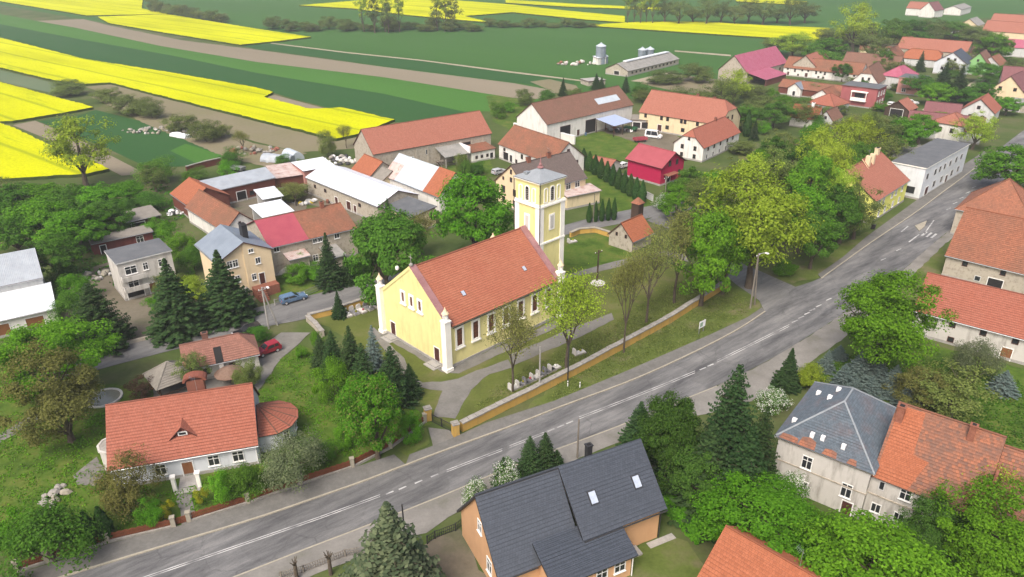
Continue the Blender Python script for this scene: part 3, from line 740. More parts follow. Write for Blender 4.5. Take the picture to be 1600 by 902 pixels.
def building(name, label, cat, p, kind, wall, rf, edge=None, course=None, wins=(), doors=(), chims=(), oe=.35, og=.25, plinth=True, group=None, clip_=.45, ridge=True, rmat=None):
    x, y, rot, L, W, he, hr = p
    root = empty(name, (x, y, 0), R(rot)); tag(root, label, cat, group)
    wl = body(L, W, he, hr, kind, clip_).build('wall', wall, root)
    ro = roof_mb(L, W, he, hr, kind, oe, og, course, clip_=clip_, ridge=ridge).build('roof', [rf, edge or m_darkwood, rmat or rf], root)
    if plinth:
        mb = MB(); mb.box((-.06, -.06, -.25), (L + .06, 0.0, .45)); mb.box((-.06, W, -.25), (L + .06, W + .06, .45)); mb.box((-.06, .001, -.25), (0, W - .001, .45)); mb.box((L, .001, -.25), (L + .06, W - .001, .45))
        mb.build('plinth', m_concrete, root)
    if math.hypot(x, y) < 175 and kind != 'flat':      # gutters, and an aerial on dwellings
        s_ = (hr - he) / (W / 2) if kind != 'mono' else (hr - he) / W
        zg = he - oe * s_ + .06
        mb = MB(); mb.tube((-og, -oe - .07, zg), (L + og, -oe - .07, zg - .04), .075, .075, 6); mb.tube((L - .15, -.1, -.1), (L - .15, -oe - .05, zg - .05), .05, .05, 5) if False else None
        mb.build('gutter', m_metal, root)
        if cat == 'house' and name != 'cottage':
            k = .3 + .4 * ((abs(x) * 7.3) % 1); mb = MB(); ax = L * k; zt = hr + 2.2
            mb.tube((ax, W / 2, hr - .3), (ax, W / 2, zt), .025, .025, 4)
            for q in range(4): mb.tube((ax - .5 + q * .1, W / 2 - .35, zt - .12 * q), (ax + .1 * q - .5, W / 2 + .35, zt - .12 * q), .012, .012, 3)
            mb.tube((ax - .55, W / 2, zt), (ax + .1, W / 2, zt - .4), .012, .012, 3); mb.build('aerial', m_metal, ro)
    rows(root, L, W, wins)
    for d in doors: door(root, d[0], d[1], 0.0, d[2], d[3], L, W, d[4])
    for c in chims: chimney(ro, *c)
    return root, ro
# ------------------------------------------------------------------ the church
cx, cy, crot, CL, CW, CE, CR = -9.158, 88.525, 43.64, 22.876, 15.341, 7.06, 13.30
ch = empty('church', (cx, cy, 0), R(crot)); tag(ch, 'yellow church with red tiled nave and square bell tower inside the churchyard wall', 'church')
mb = body(CL, CW, CE, CR, 'gable'); nave = mb.build('nave_wall', w_yellow, ch)
mb = MB(); s_ = (CR - CE) / (CW / 2); oe = .45; zE = CE - oe * s_ + .12
slope(mb, [(.75, -oe, zE), (CL - .75, -oe, zE), (CL - .75, CW / 2, CR + .12), (.75, CW / 2, CR + .12)], .16, 0, 1, .36, .05)
slope(mb, [(CL - .75, CW + oe, zE), (.75, CW + oe, zE), (.75, CW / 2, CR + .12), (CL - .75, CW / 2, CR + .12)], .16, 0, 1, .36, .05)
mb.tube((.75, CW / 2, CR + .16), (CL - .75, CW / 2, CR + .16), .14, .14, 6, 0)
nroof = mb.build('nave_roof', [t_church, m_darkwood], ch)
for x0 in (-.1, CL - 1.05):       # gable copings covered in rosy sheet
    for sgn in (0, 1):
        mb = MB(); y0 = -.25 if sgn == 0 else CW + .25; ym = CW / 2
        n_ = 9
        for i in range(n_):
            a, b = i / n_, (i + 1) / n_
            ya, yb = y0 + (ym - y0) * a, y0 + (ym - y0) * b
            za, zb = CE - .2 + (CR - CE + .2) * a, CE - .2 + (CR - CE + .2) * b
            g_ = .012 * (i % 2)
            mb.face([(x0, ya, za + .42 + g_), (x0 + 1.15, ya, za + .42 + g_), (x0 + 1.15, yb, zb + .42 + g_), (x0, yb, zb + .42 + g_)] if sgn == 0 else [(x0 + 1.15, ya, za + .42 + g_), (x0, ya, za + .42 + g_), (x0, yb, zb + .42 + g_), (x0 + 1.15, yb, zb + .42 + g_)])
            for xx in (x0, x0 + 1.15): mb.face([(xx, ya, za - .15), (xx, yb, zb - .15), (xx, yb, zb + .42 + g_), (xx, ya, za + .42 + g_)], 1 if xx < 1 and x0 < 0 and xx == x0 else 0)
        mb.build('gable_coping', [m_copper, w_yellow], ch)
# white eave cornice and plinth
for y0, y1 in ((-.16, -.002), (CW + .002, CW + .16)):
    mb = MB(); mb.box((.9, y0, CE - .55), (CL - .9, y1, CE - .12)); mb.build('cornice', w_trim, ch)
mb = MB(); mb.box((-.12, -.12, -.2), (CL + .12, -.003, .5)); mb.box((-.12, 0, -.2), (-.003, CW, .5)); mb.box((-.12, CW + .003, -.2), (CL + .12, CW + .12, .5)); mb.build('plinth', m_concrete, ch)
# corner pilasters with pinnacles
for x, y in ((-.15, -.15), (-.15, CW + .15), (CL + .15, -.15), (CL + .15, CW + .15)):
    mb = MB(); mb.box((x - .62, y - .62, -.2), (x + .62, y + .62, .55), 0); mb.box((x - .5, y - .5, .551), (x + .5, y + .5, 7.9)); mb.box((x - .58, y - .58, 7.901), (x + .58, y + .58, 8.1))
    pl = mb.build('pilaster', w_trim, ch)
    mb = MB(); n8 = 8
    mb.lathe([(.0, 8.101), (.48, 8.101), (.48, 8.24), (.36, 8.26), (.36, 8.98), (.5, 9.03), (.5, 9.12), (.0, 9.12)], n8, x, y, 0)
    mb.lathe([(.54, 9.121), (.55, 9.17), (.3, 9.5), (.14, 9.8), (.05, 10.1), (0, 10.2)], n8, x, y, 1)
    for i in range(4):
        a = math.pi / 2 * i + math.pi / 8; mb.box((x + .375 * math.cos(a) - .05, y + .375 * math.sin(a) - .05, 8.4), (x + .375 * math.cos(a) + .05, y + .375 * math.sin(a) + .05, 8.85), 2)
    mb.build('pinnacle', [w_trim, w_cream, w_grey], pl)
for i in range(7): window(ch, 'f', 2.3 + 3.03 * i, 3.12, 1.02, 2.75, CL, CW, 'church'); window(ch, 'b', 2.3 + 3.03 * i, 3.12, 1.02, 2.75, CL, CW, 'church')
for y in (5.72, 7.72, 9.76): window(ch, 'l', y, 7.35, .62, 1.55, CL, CW, 'church')
for y in (2.35, 13.05):
    door(ch, 'l', y, .32, 1.15, 2.3, CL, CW, 'church')
    mb = MB(); mb.box((-1.7, y - 1.2, -.1), (-.125, y + 1.2, .16)); mb.box((-1.2, y - .95, .161), (-.126, y + .95, .31)); mb.build('doorstep', m_concrete, ch)
for x in (5.5, 17.8): skylight(nroof, x, 2.7, CL, CW, CE, CR, .55, .75, m_skyglass)
# weather cross on the near gable
mb = MB(); mb.lathe([(0, CR + .4), (.3, CR + .42), (.3, CR + .62), (.1, CR + .8), (.0, CR + .9)], 8, .3, CW / 2); mb.tube((.3, CW / 2, CR + .8), (.3, CW / 2, CR + 2.1), .045); mb.tube((.3, CW / 2 - .4, CR + 1.65), (.3, CW / 2 + .4, CR + 1.65), .045)
mb.build('gable_cross', m_stone, ch)
mb = MB(); mb.lathe([(.0, CR - 1.3), (.22, CR - 1.3), (.28, CR - 1.0), (.2, CR - .8), (0, CR - .7)], 8, .2, CW / 2 + 3.4); mb.build('ball_finial', w_trim, ch)
# tower
tx0, tx1, ty0, ty1 = 23.15, 28.75, 4.65, 10.0; TZ = 21.2
tw = MB()
for a, b in (((tx0, ty0), (tx1, ty0)), ((tx1, ty0), (tx1, ty1)), ((tx1, ty1), (tx0, ty1)), ((tx0, ty1), (tx0, ty0))):
    tw.face([(a[0], a[1], -.3), (b[0], b[1], -.3), (b[0], b[1], TZ), (a[0], a[1], TZ)])
tower = tw.build('tower_wall', w_yellow, ch)
def band(z0, z1, pr, nm, m=w_trim):
    mb = MB(); mb.box((tx0 - pr, ty0 - pr, z0), (tx1 + pr, ty1 + pr, z1)); return mb.build(nm, m, tower)
band(10.95, 11.25, .2, 'string_course'); band(17.2, 17.5, .24, 'string_course'); band(17.501, 17.72, .14, 'string_course')
band(TZ - .35, TZ - .12, .14, 'top_cornice', w_yellow); band(TZ - .119, TZ + .1, .26, 'top_cornice')
for (x, y) in ((tx0, ty0), (tx1, ty0), (tx1, ty1), (tx0, ty1)):          # white corner lesenes
    for z0, z1 in ((.0, 10.949), (11.251, 17.199)):
        mb = MB(); sx = 1 if x == tx0 else -1; sy = 1 if y == ty0 else -1
        xs = sorted((x - sx * .12, x + sx * .85)); ys = sorted((y - sy * .12, y + sy * .85))
        mb.box((xs[0], ys[0], z0), (xs[1], ys[1], z1)); mb.build('lesene', w_trim, tower)
mb = MB()     # tower roof: low pyramid
e = .32; c_ = ((tx0 + tx1) / 2, (ty0 + ty1) / 2, TZ + 1.5); q = [(tx0 - e, ty0 - e, TZ + .12), (tx1 + e, ty0 - e, TZ + .12), (tx1 + e, ty1 + e, TZ + .12), (tx0 - e, ty1 + e, TZ + .12)]
for i in range(4): slope(mb, [q[i], q[(i + 1) % 4], c_], .1, 0, 1)
trf = mb.build('tower_roof', [s_zinc, m_iron], ch)
mb = MB(); mb.lathe([(.0, TZ + 1.45), (.55, TZ + 1.45), (.5, TZ + 1.6), (.28, TZ + 1.75), (.3, TZ + 2.0), (.12, TZ + 2.2), (.06, TZ + 2.9), (0, TZ + 3.0)], 10, c_[0], c_[1]); mb.tube((c_[0], c_[1], TZ + 2.9), (c_[0], c_[1], TZ + 3.7), .03); mb.build('finial', m_copper, trf)
mb = MB(); mb.box((tx0 + .6, ty1 - 1.9, TZ + .55), (tx0 + 1.4, ty1 - 1.1, TZ + .95)); mb.build('roof_hatch', s_zinc, trf)
TWL = {'f': lambda s, z: (tx0 + s, ty0, z), 'l': lambda s, z: (tx0, ty0 + s, z), 'r': lambda s, z: (tx1, ty0 + s, z), 'b': lambda s, z: (tx0 + s, ty1, z)}
for sd_ in 'flrb':
    # belfry: arched louvre between two yellow niches
    for s, w_, mm in ((2.75, .75, m_black), (1.3, .55, w_yellow), (4.2, .55, w_yellow)):
        mb = MB(); n_ = 8; h1 = 1.9
        arc = [(-w_ / 2, 0), (w_ / 2, 0), (w_ / 2, h1)] + [(w_ / 2 * math.cos(math.pi * k / n_), h1 + w_ / 2 * math.sin(math.pi * k / n_)) for k in range(1, n_)] + [(-w_ / 2, h1)]
        f2 = [(x * (1 + .36 / w_), z * 1.07 - (.12 if z == 0 else 0)) for x, z in arc]
        mb.face([(x, -.012, z) for x, z in arc], 0)
        for i in range(len(arc)):
            j = (i + 1) % len(arc); a, b, c2, d2 = arc[i], arc[j], f2[j], f2[i]
            mb.face([(a[0], -.1, a[1]), (b[0], -.1, b[1]), (c2[0], -.1, c2[1]), (d2[0], -.1, d2[1])][::-1], 1)
            mb.face([(a[0], -.1, a[1]), (b[0], -.1, b[1]), (b[0], -.012, b[1]), (a[0], -.012, a[1])], 1)
            mb.face([(c2[0], -.1, c2[1]), (d2[0], -.1, d2[1]), (d2[0], .02, d2[1]), (c2[0], .02, c2[1])], 1)
        if mm is m_black:
            for k in range(6): mb.box((-w_ / 2, -.05, .15 + k * .3), (w_ / 2, -.015, .22 + k * .3), 2)
        o = mb.build('belfry_opening' if mm is m_black else 'blind_niche', [mm, w_trim, m_stone], tower)
        o.location = TWL[sd_](s, 17.95); o.rotation_euler = (0, 0, SIDE[sd_])
    for zz in (13.2,):
        mb = MB(); mb.box((-.62, -.1, -.2), (.62, .02, 2.5), 1); mb.box((-.36, -.115, .05), (.36, -.101, 2.2), 0)
        o = mb.build('blind_window', [w_oldwhite, w_trim], tower); o.location = TWL[sd_](2.75, zz); o.rotation_euler = (0, 0, SIDE[sd_])
mb = MB(); mb.tube((tx0 - .2, ty0 - .2, .2), (tx0 - .2, ty0 - .2, TZ), .07); mb.build('downpipe', m_iron, tower)
mb = MB(); mb.tube((tx0 - .2, ty1 + .2, .2), (tx0 - .2, ty1 + .2, TZ), .07); mb.build('downpipe', m_iron, tower)

# ------------------------------------------------------------------ red-roofed house bottom left
p = (-44.492, 63.935, 16.11, 15.476, 10.007, 3.173, 7.899)
h, ro = building('house', 'white house with broad red tiled roof and small triangular dormer by the road', 'house', p, 'gable', w_bluewhite, t_red, course=.36, oe=.4, og=.2,
   wins=[('f', [4.95], 1.0, 1.05, 1.25, 'white'), ('f', [10.59, 13.25], 1.0, 1.1, 1.3, 'white'), ('r', [2.5, 7.5], 1.1, 1.0, 1.3, 'white')], doors=[('f', 7.75, 1.1, 2.05, 'brown')] )
# dormer
a = math.atan2(p[6] - p[5], p[4] / 2); yd = 1.4; zd = p[5] + (p[6] - p[5]) * yd / (p[4] / 2) + .2
mb = MB(); xm = 7.75
mb.face([(xm - .95, yd, zd), (xm + .95, yd, zd), (xm, yd, zd + 1.05)], 1)
k = 1.05 / math.tan(a)
for sg in (1, -1):
    pts = [(xm + sg * 1.5, yd - .25, zd - .15), (xm + sg * .35 * 0, yd + k + .9, zd + 1.5), (xm, yd - .25, zd + 1.35)]
    slope(mb, pts if sg > 0 else pts[::-1], .1, 0, 2)
dm = mb.build('dormer', [t_red, w_brick, m_darkwood], ro)
mb = MB(); mb.box((xm - .5, yd - .07, zd + .12), (xm + .5, yd, zd + .62), 0); mb.box((xm - .36, yd - .09, zd + .22), (xm + .36, yd - .071, zd + .52), 1); mb.build('dormer_window', [m_frame, m_glass], ro)
# big orange chimney with arched cowl
mb = MB(); X0, Y0 = 9.35, 6.2
mb.box((X0 - .95, Y0 - .5, 6.2), (X0 + .95, Y0 + .5, 9.1), 0)
for i in range(8):
    a0, a1 = math.pi * i / 8, math.pi * (i + 1) / 8
    q = lambda r, t, y: (X0 - r * math.cos(t), y, 9.05 + .55 * r * math.sin(t))
    mb.face([q(1.35, a0, Y0 - .65), q(1.35, a1, Y0 - .65), q(1.35, a1, Y0 + .65), q(1.35, a0, Y0 + .65)], 1)
    for y in (Y0 - .65, Y0 + .65): mb.face([q(1.35, a0, y), q(1.35, a1, y), q(1.05, a1, y), q(1.05, a0, y)], 1)
mb.build('chimney', [t_salmon, t_red], ro)
# front steps with white pillars
mb = MB(); mb.box((6.75, -2.0, -.1), (8.8, -.07, .2)); mb.box((6.4, -2.9, -.1), (9.1, -2.001, .1)); mb.build('doorstep', m_concrete, h)
for x in (6.45, 9.0):
    mb = MB(); mb.box((x - .2, -2.35, -.1), (x + .2, -1.9, 1.9)); mb.box((x - .28, -2.43, 1.901), (x + .28, -1.82, 2.05)); mb.build('entrance_pillar', w_trim, h)
mb = MB(); mb.tube((15.3, -.12, 0), (15.3, -.12, 3.1), .06); mb.build('downpipe', m_frame, h)
# round-ended annex with faceted roof on the right gable
mb = MB(); n_ = 5; yc = 5.3; rad = 3.6; mbr = MB(); fl = []
pts = [(15.6, yc - 3.3)] + [(16.6 + 3.2 * math.cos(t), yc + 3.4 * math.sin(t)) for t in [R(-72 + 144 * i / n_) for i in range(n_ + 1)]] + [(15.6, yc + 3.3)]
for a_, b_ in zip(pts, pts[1:]): mb.face([(a_[0], a_[1], -.2), (b_[0], b_[1], -.2), (b_[0], b_[1], 2.6), (a_[0], a_[1], 2.6)])
mb.build('annex_wall', w_bluewhite, h)
ap = (15.6, yc, 4.7); ex = lambda q: (15.55 + (q[0] - 15.6) * 1.12 + .05, yc + (q[1] - yc) * 1.1, 2.55)
for a_, b_ in zip(pts, pts[1:]): slope(mbr, [ex(a_), ex(b_), ap], .1, 0, 1, .36)
for a_ in pts[1:-1]: mbr.tube(ex(a_), ap, .09, .09, 5, 1)
mbr.build('annex_roof', [t_red, t_brown], h)
for t in (-50, -15, 20, 50):
    f = window(h, 'r', 0, 1.0, .7, 1.1, 0, 0, 'white'); f.location = (16.6 + 3.2 * math.cos(R(t)), yc + 3.4 * math.sin(R(t)), 1.0); f.rotation_euler = (0, 0, R(90 + t))
# left bay
mb = MB(); mb.lathe([(1.7, -.2), (1.7, 3.1), (1.85, 3.1), (1.85, 3.35), (1.6, 3.35)], 10, -.2, 4.2, 0); mb.lathe([(1.6, 3.3), (0, 3.35)], 10, -.2, 4.2, 1); mb.build('round_bay', [w_oldwhite, m_stone], h)

# ------------------------------------------------------------------ dark-roofed apricot house
x, y, rot, L, W, he, hr = -1.237, 48.51, 26.0, 17.793, 9.168, 3.42, 8.957
h = empty('house', (x, y, 0), R(rot)); tag(h, 'apricot house with anthracite tiled roof on two levels at the bottom edge', 'house')
mb = body(L, W, he, hr, 'gable'); mb.build('wall', w_orange, h)
s_ = (hr - he) / (W / 2); mb = MB(); zE = he - .45 * s_ + .15; X = 8.45
slope(mb, [(-.35, -.45, zE), (X, -.45, zE), (X, W / 2, hr + .15), (-.35, W / 2, hr + .15)], .18, 0, 1, .34, .05)
slope(mb, [(L + .4, W + .45, zE), (-.35, W + .45, zE), (-.35, W / 2, hr + .15), (L + .4, W / 2, hr + .15)], .18, 0, 1, .34, .05)
mb.tube((-.35, W / 2, hr + .2), (L + .4, W / 2, hr + .2), .12, .12, 6, 0)
ro = mb.build('roof', [t_dark, m_iron], h)
he2 = 4.45; s2 = (hr - he2) / (W / 2); mb = MB()
slope(mb, [(X + .02, -.6, he2 - .6 * s2 + .32), (L + .4, -.6, he2 - .6 * s2 + .32), (L + .4, W / 2, hr + .32), (X + .02, W / 2, hr + .32)], .22, 0, 1, .34, .05)
rr2 = mb.build('raised_roof', [t_dark, m_iron], h)
mb = MB(); mb.face([(X + .3, -.01, he - .2), (L + .006, -.01, he - .2), (L + .006, -.01, he2 + .08), (X + .3, -.01, he2 + .08)]); mb.face([(X + .3, -.01, he - .2), (X + .3, -.01, he2 + .1), (X + .3, W / 2, hr + .1)]); mb.face([(L + .006, -.01, he - .2), (L + .006, W / 2, hr + .1), (L + .006, -.01, he2 + .08)])
mb.build('raised_wall', w_orange, h)
# front porch roof, continuing low
pz = 4.05; ps = .42; mb = MB()
slope(mb, [(3.75, -3.4, pz - 3.4 * ps + .3), (12.9, -3.4, pz - 3.4 * ps + .3), (12.9, .9, pz + .9 * ps + .3), (3.75, .9, pz + .9 * ps + .3)], .22, 0, 1, .34, .05)
mb.build('porch_roof', [t_dark, m_iron], h)
mb = MB(); f0 = pz - 2.9 * ps + .06
mb.face([(4.1, -2.9, -.3), (12.5, -2.9, -.3), (12.5, -2.9, f0), (4.1, -2.9, f0)]); mb.face([(12.5, -2.9, -.3), (12.5, 0, -.3), (12.5, 0, pz + .06), (12.5, -2.9, f0)]); mb.face([(4.1, 0, -.3), (4.1, -2.9, -.3), (4.1, -2.9, f0), (4.1, 0, pz + .06)])
mb.build('porch_wall', w_orange, h)
for xx in (9.2, 11.2): window(h, 'f', xx, 1.2, 1.1, 1.1, L, W, 'white', 2.9)
window(h, 'l', 4.35, 4.7, .75, 1.3, L, W, 'white'); window(h, 'l', 2.3, 1.4, .95, 1.6, L, W, 'white')
for xx in (10.9, 16.0): skylight(rr2, xx, 1.85, L, W, he2 + .3, hr + .3, .72, 1.15, m_skyglass)
mb = MB(); mb.tube((L + .1, -.1, 0), (L + .1, -.1, he2), .06); mb.build('downpipe', m_iron, h)
mb = MB(); mb.tube((X + .1, -.72, he2 - .6 * s2 + .22), (L + .4, -.72, he2 - .6 * s2 + .2), .08, .08, 6); mb.build('gutter', m_iron, h)
mb = MB(); mb.tube((-.3, -.55, zE - .02), (3.7, -.55, zE - .04), .08, .08, 6); mb.build('gutter', m_iron, h)
mb = MB(); mb.tube((12.6, -3.0, 0), (12.6, -3.0, f0), .06); mb.build('downpipe', m_frame, h)
chimney(ro, 12.6, 5.6, 6.5, 9.75, .6, .5, m_iron)
mb = MB(); mb.box((13.9, -1.3, -.1), (15.1, -.05, .25)); mb.box((16.3, -1.0, -.1), (19.5, -.2, .05)); mb.build('doorstep', m_concrete, h)

# ------------------------------------------------------------------ manor: slate hipped block and long tiled wing
x, y, rot, L, W, he, hr = 36.518, 58.72, 51.51, 12.65, 9.505, 6.6, 10.25
h = empty('manor_house', (x, y, 0), R(rot)); tag(h, 'weathered white manor with slate hipped block and long orange tiled wing', 'house')
body(L, W, he, hr, 'hip').build('wall', w_oldwhite, h)
ro = roof_mb(L, W, he, hr, 'hip', .4, .4, .34).build('roof', [t_slate, w_trim, s_zinc], h)
rows(h, L, W, [('l', [6.16], 3.7, .95, 1.5, 'white'), ('l', [1.81], 2.15, .95, 1.6, 'white'), ('l', [6.1], .6, .95, 1.3, 'white')]); door(h, 'l', 1.4, 0, 1.0, 1.6, L, W, 'dark')
for z0, z1, pr in ((3.35, 3.5, .08), (6.1, 6.35, .12)):
    mb = MB(); mb.box((-pr, -pr, z0), (-.002, W + pr, z1)); mb.box((-.001, -pr, z0), (L, -.002, z1)); mb.build('string_course', w_stone, h)
s_ = (hr - he) / (W / 2)
for yy, up in ((6.39, .8), (5.32, .86), (3.18, .8)):       # little white roof hatches
    mb = MB(); z = he + up * s_ + .35; mb.box((up - .2, yy - .2, z - .3), (up + .25, yy + .2, z + .22)); mb.build('roof_vent', m_white, ro)
for xx, up in ((2.4, .7), (6.6, 2.9), (8.3, 3.3), (8.8, 1.2)):
    mb = MB(); z = he + up * s_ + .35; mb.box((xx - .25, W - up - .2, z - .3), (xx + .25, W - up + .25, z + .15)); mb.build('roof_vent', m_white, ro)
# wing in the manor's own frame: runs along -y from the block
def wing(par, x0, x1, y0, y1, he, hr, wall, rf, course=.34):
    """box with ridge along y, under par"""
    mb = MB(); xm = (x0 + x1) / 2
    for a, b in (((x0, y0), (x1, y0)), ((x1, y0), (x1, y1)), ((x1, y1), (x0, y1)), ((x0, y1), (x0, y0))):
        mb.face([(a[0], a[1], -.3), (b[0], b[1], -.3), (b[0], b[1], he), (a[0], a[1], he)])
    mb.face([(x0, y0, he), (x1, y0, he), (xm, y0, hr)]); mb.face([(x1, y1, he), (x0, y1, he), (xm, y1, hr)])
    wl = mb.build('wing_wall', wall, par); s = (hr - he) / ((x1 - x0) / 2); o = .35; mb = MB()
    slope(mb, [(x0 - o, y1, he - o * s + .14), (x0 - o, y0 - .2, he - o * s + .14), (xm, y0 - .2, hr + .14), (xm, y1, hr + .14)], .16, 0, 1, course, .05)
    slope(mb, [(x1 + o, y0 - .2, he - o * s + .14), (x1 + o, y1, he - o * s + .14), (xm, y1, hr + .14), (xm, y0 - .2, hr + .14)], .16, 0, 1, course, .05)
    mb.tube((xm, y0 - .2, hr + .18), (xm, y1, hr + .18), .12, .12, 6, 0)
    return wl, mb.build('wing_roof', [rf, m_darkwood], par)
wl, wr = wing(h, .9, 11.9, -9.6, -.02, 5.65, 11.3, w_oldwhite, t_manor)
mb = MB(); s = (11.3 - 5.65) / 5.5      # patch of newer orange tiles
slope(mb, [(.55, -.3, 5.65 - .35 * s + .21), (.55, -3.4, 5.65 - .35 * s + .21), (2.9, -4.4, 5.65 + 2.0 * s + .21), (3.0, -2.9, 5.65 + 2.1 * s + .21), (6.2, -2.7, 5.65 + 5.3 * s + .21), (6.2, -.3, 5.65 + 5.3 * s + .21)], .05, 0, 0, .34, .05)
mb.build('new_tile_patch', t_orange, wr)
chimney(wr, 5.6, -7.0, 9.6, 12.2, .6, .6); chimney(wr, 5.2, -.6, 9.0, 11.9, .7, .7)
mb = MB(); mb.face([(1.0, -9.82, 5.6), (11.8, -9.82, 5.6), (6.4, -9.82, 11.25)]); mb.box((2.9, -10.1, 7.3), (3.8, -9.83, 9.3)); mb.build('fire_wall', m_brick, wl)
wing(h, 1.3, 11.5, -24, -9.84, 5.2, 10.4, w_oldwhite, t_manor)
for s, z, w_, h_, st in ((-1.15, 4.1, .4, .95, 'grey'), (-3.4, 4.0, .95, 1.15, 'white'), (-1.15, 1.1, .8, 1.0, 'white'), (-3.35, 1.1, .8, 1.0, 'white'), (-6.4, 4.1, 1.0, 1.2, 'dark'), (-8.5, 4.1, 1.0, 1.2, 'dark'), (-6.6, 1.0, .9, 1.0, 'dark')):
    f = window(h, 'l', s, z, w_, h_, 0, 0, st); f.location = (.9, s, z)
mb = MB(); mb.box((.82, -9.6, 3.1), (.899, -.1, 3.25)); mb.build('string_course', w_stone, h)

W0 = 9.505; s0 = (10.25 - 6.6) / (W0 / 2)
for y0, y1, d in ((9.4, 7.4, .2), (7.4, 5.6, .6), (4.9, 3.4, .25), (2.4, 1.4, .15)):
    mb = MB(); f = lambda x, y: (x, y, 6.6 + x * s0 + .22)
    slope(mb, [f(-.38, y0), f(-.38, y1), f(d * .6, y1 + .15), f(d, (y0 + y1) / 2), f(d * .7, y0 - .2)], .03, 0, 0, .34, .05); mb.build('tile_patch', t_manor, ro)

mb = MB(); mb.tube((.8, -.55, CE - .42), (CL - .8, -.55, CE - .46), .08, .08, 6); g_ = mb.build('gutter', m_iron, ch)
# ------------------------------------------------------------------ the other buildings (x, y, rotation, length, width, eave, ridge)
Bd = building
r_, ro = Bd('barn', 'tall white gabled orange-tiled barn beside the blue-grey roofed house', 'barn', (-69.312, 148.06, -47.07, 19.348, 6.6, 3.6, 6.5), 'gable', w_white, t_old, wins=[('r', [3.1], 4.2, .35, .45, 'dark')])
Bd('shed', 'small orange-tiled shed with pale ridge behind the white gabled barn', 'shed', (-76.409, 157.284, -48.76, 9.868, 9.054, 3.55, 6.13), 'gable', w_brick, t_orange)
r_, ro = Bd('barn', 'brick barn with low pale grey sheet roof closing the left farmyard', 'barn', (-67.661, 157.118, 42.35, 15.444, 9.161, 3.8, 5.3), 'gable', w_brick, s_grey, oe=.2, wins=[('f', [9.5, 12.5], 1.0, 1.0, .9, 'dark')], doors=[('f', 7, 2.2, 2.4, 'open')], ridge=False)
Bd('shed', 'rust-brown low brick shed joining the grey barn to the small white roof', 'shed', (-57.058, 170.062, 27.78, 6.8, 8.5, 2.8, 3.6), 'mono', w_brick, s_rust)
for p, lb in (((-54.998, 154.284, 33.1, 4.4, 6.6, 2.9, 3.3), 'small white sheet canopy in the middle of the left farmyard'), ((-51.4, 142.3, 36.5, 6.6, 7.6, 3.1, 3.5), 'larger white sheet canopy behind the red roofed row house')):
    x, y, rot, L, W, he, hr = p
    c_ = empty('canopy', (x, y, 0), R(rot)); tag(c_, lb, 'canopy')
    for i, (a, b) in enumerate(((.3, .3), (L - .3, .3), (L - .3, W - .3), (.3, W - .3))):
        mb = MB(); mb.box((a - .08, b - .08, 0), (a + .08, b + .08, he)); mb.build('post', m_frame, c_)
    roof_mb(L, W, he, hr, 'mono', .2, .2).build('roof', [s_white, m_metal], c_)
    mb = MB(); mb.box((.3, W - .45, 0), (L - .3, W - .25, he - .3)); mb.build('wall', w_grey, c_)
r_, ro = Bd('hall', 'long low hall with bright white sheet roof and stone wall', 'hall', (-48.47, 167.184, -45.74, 28.897, 10.714, 4.0, 6.15), 'gable', w_stone, s_white, oe=.25, wins=[('f', [3.5, 8, 22], 2.2, .8, .7, 'dark')], doors=[('f', 12.5, 1.2, 2.1, 'dark'), ('f', 17.5, 1.6, 2.3, 'dark'), ('f', 20, 1.0, 2.0, 'dark')], ridge=False)
Bd('shed', 'small shed with flat white roof and pink doors behind the white hall', 'shed', (-50.475, 172.384, 35.48, 7.947, 7.597, 3.9, 4.2), 'mono', w_pink, s_white, doors=[('f', 2.0, 1.2, 2.1, 'brown'), ('l', 3, 1.4, 2.2, 'open')])
Bd('shed', 'small shed with orange-red tiles between white hall and big barn', 'shed', (-39.299, 175.635, -50.71, 8.525, 7.445, 3.5, 6.4), 'gable', w_stone, t_orange)
Bd('shed', 'beige felt roofed link shed behind the white sheet hall', 'shed', (-33.9, 169.0, -50.71, 4.6, 7.0, 2.9, 5.2), 'gable', w_beige, s_plank)
p = (-30.231, 168.594, -47.67, 21.251, 9.409, 4.0, 8.3)
r_, ro = Bd('barn', 'barn with pale blue metal roof and one orange tiled end before the big barn', 'barn', p, 'gable', w_white, s_pale, ridge=False, wins=[('r', [5.2], 5.4, .5, .6, 'dark')], oe=.3)
s = (8.3 - 4.0) / (9.409 / 2)
mb = MB(); slope(mb, [(15.6, -.35, 4.0 - .35 * s + .2), (21.55, -.35, 4.0 - .35 * s + .2), (21.55, 4.7, 8.3 + .2), (15.6, 4.7, 8.3 + .2)], .05, 0, 0); mb.build('tiled_end', t_orange, ro)
mb = MB(); slope(mb, [(-.3, -.35, 4.0 - .35 * s + .2), (4.4, -.35, 4.0 - .35 * s + .2), (4.4, 2.9, 4.0 + 2.9 * s + .2), (-.3, 2.9, 4.0 + 2.9 * s + .2)], .05, 0, 0); mb.build('rusty_panel', s_rust, ro)
Bd('shed', 'flat grey felt roofed shed at the end of the white hall', 'shed', (-26.925, 146.999, -43.75, 9.2, 6.2, 3.7, 4.3), 'mono', w_beige, s_felt)
p = (-34.818, 180.721, 35.61, 35.836, 11.34, 5.86, 10.8)
r_, ro = Bd('barn', 'big stone barn with long salmon tiled roof at the edge of the rapeseed', 'barn', p, 'gable', w_stone, t_salmon, doors=[('f', 27.2, 3.6, 4.4, 'barn'), ('f', 10.2, 2.2, 3.2, 'open')], wins=[('f', [15.5], 3.2, .8, 1.2, 'grey')])
for i in range(10): mb = MB(); mb.box((1.5 + i * 3.5, -.16, 0), (2.0 + i * 3.5, -.003, 5.2)); mb.build('buttress', w_stone, r_)
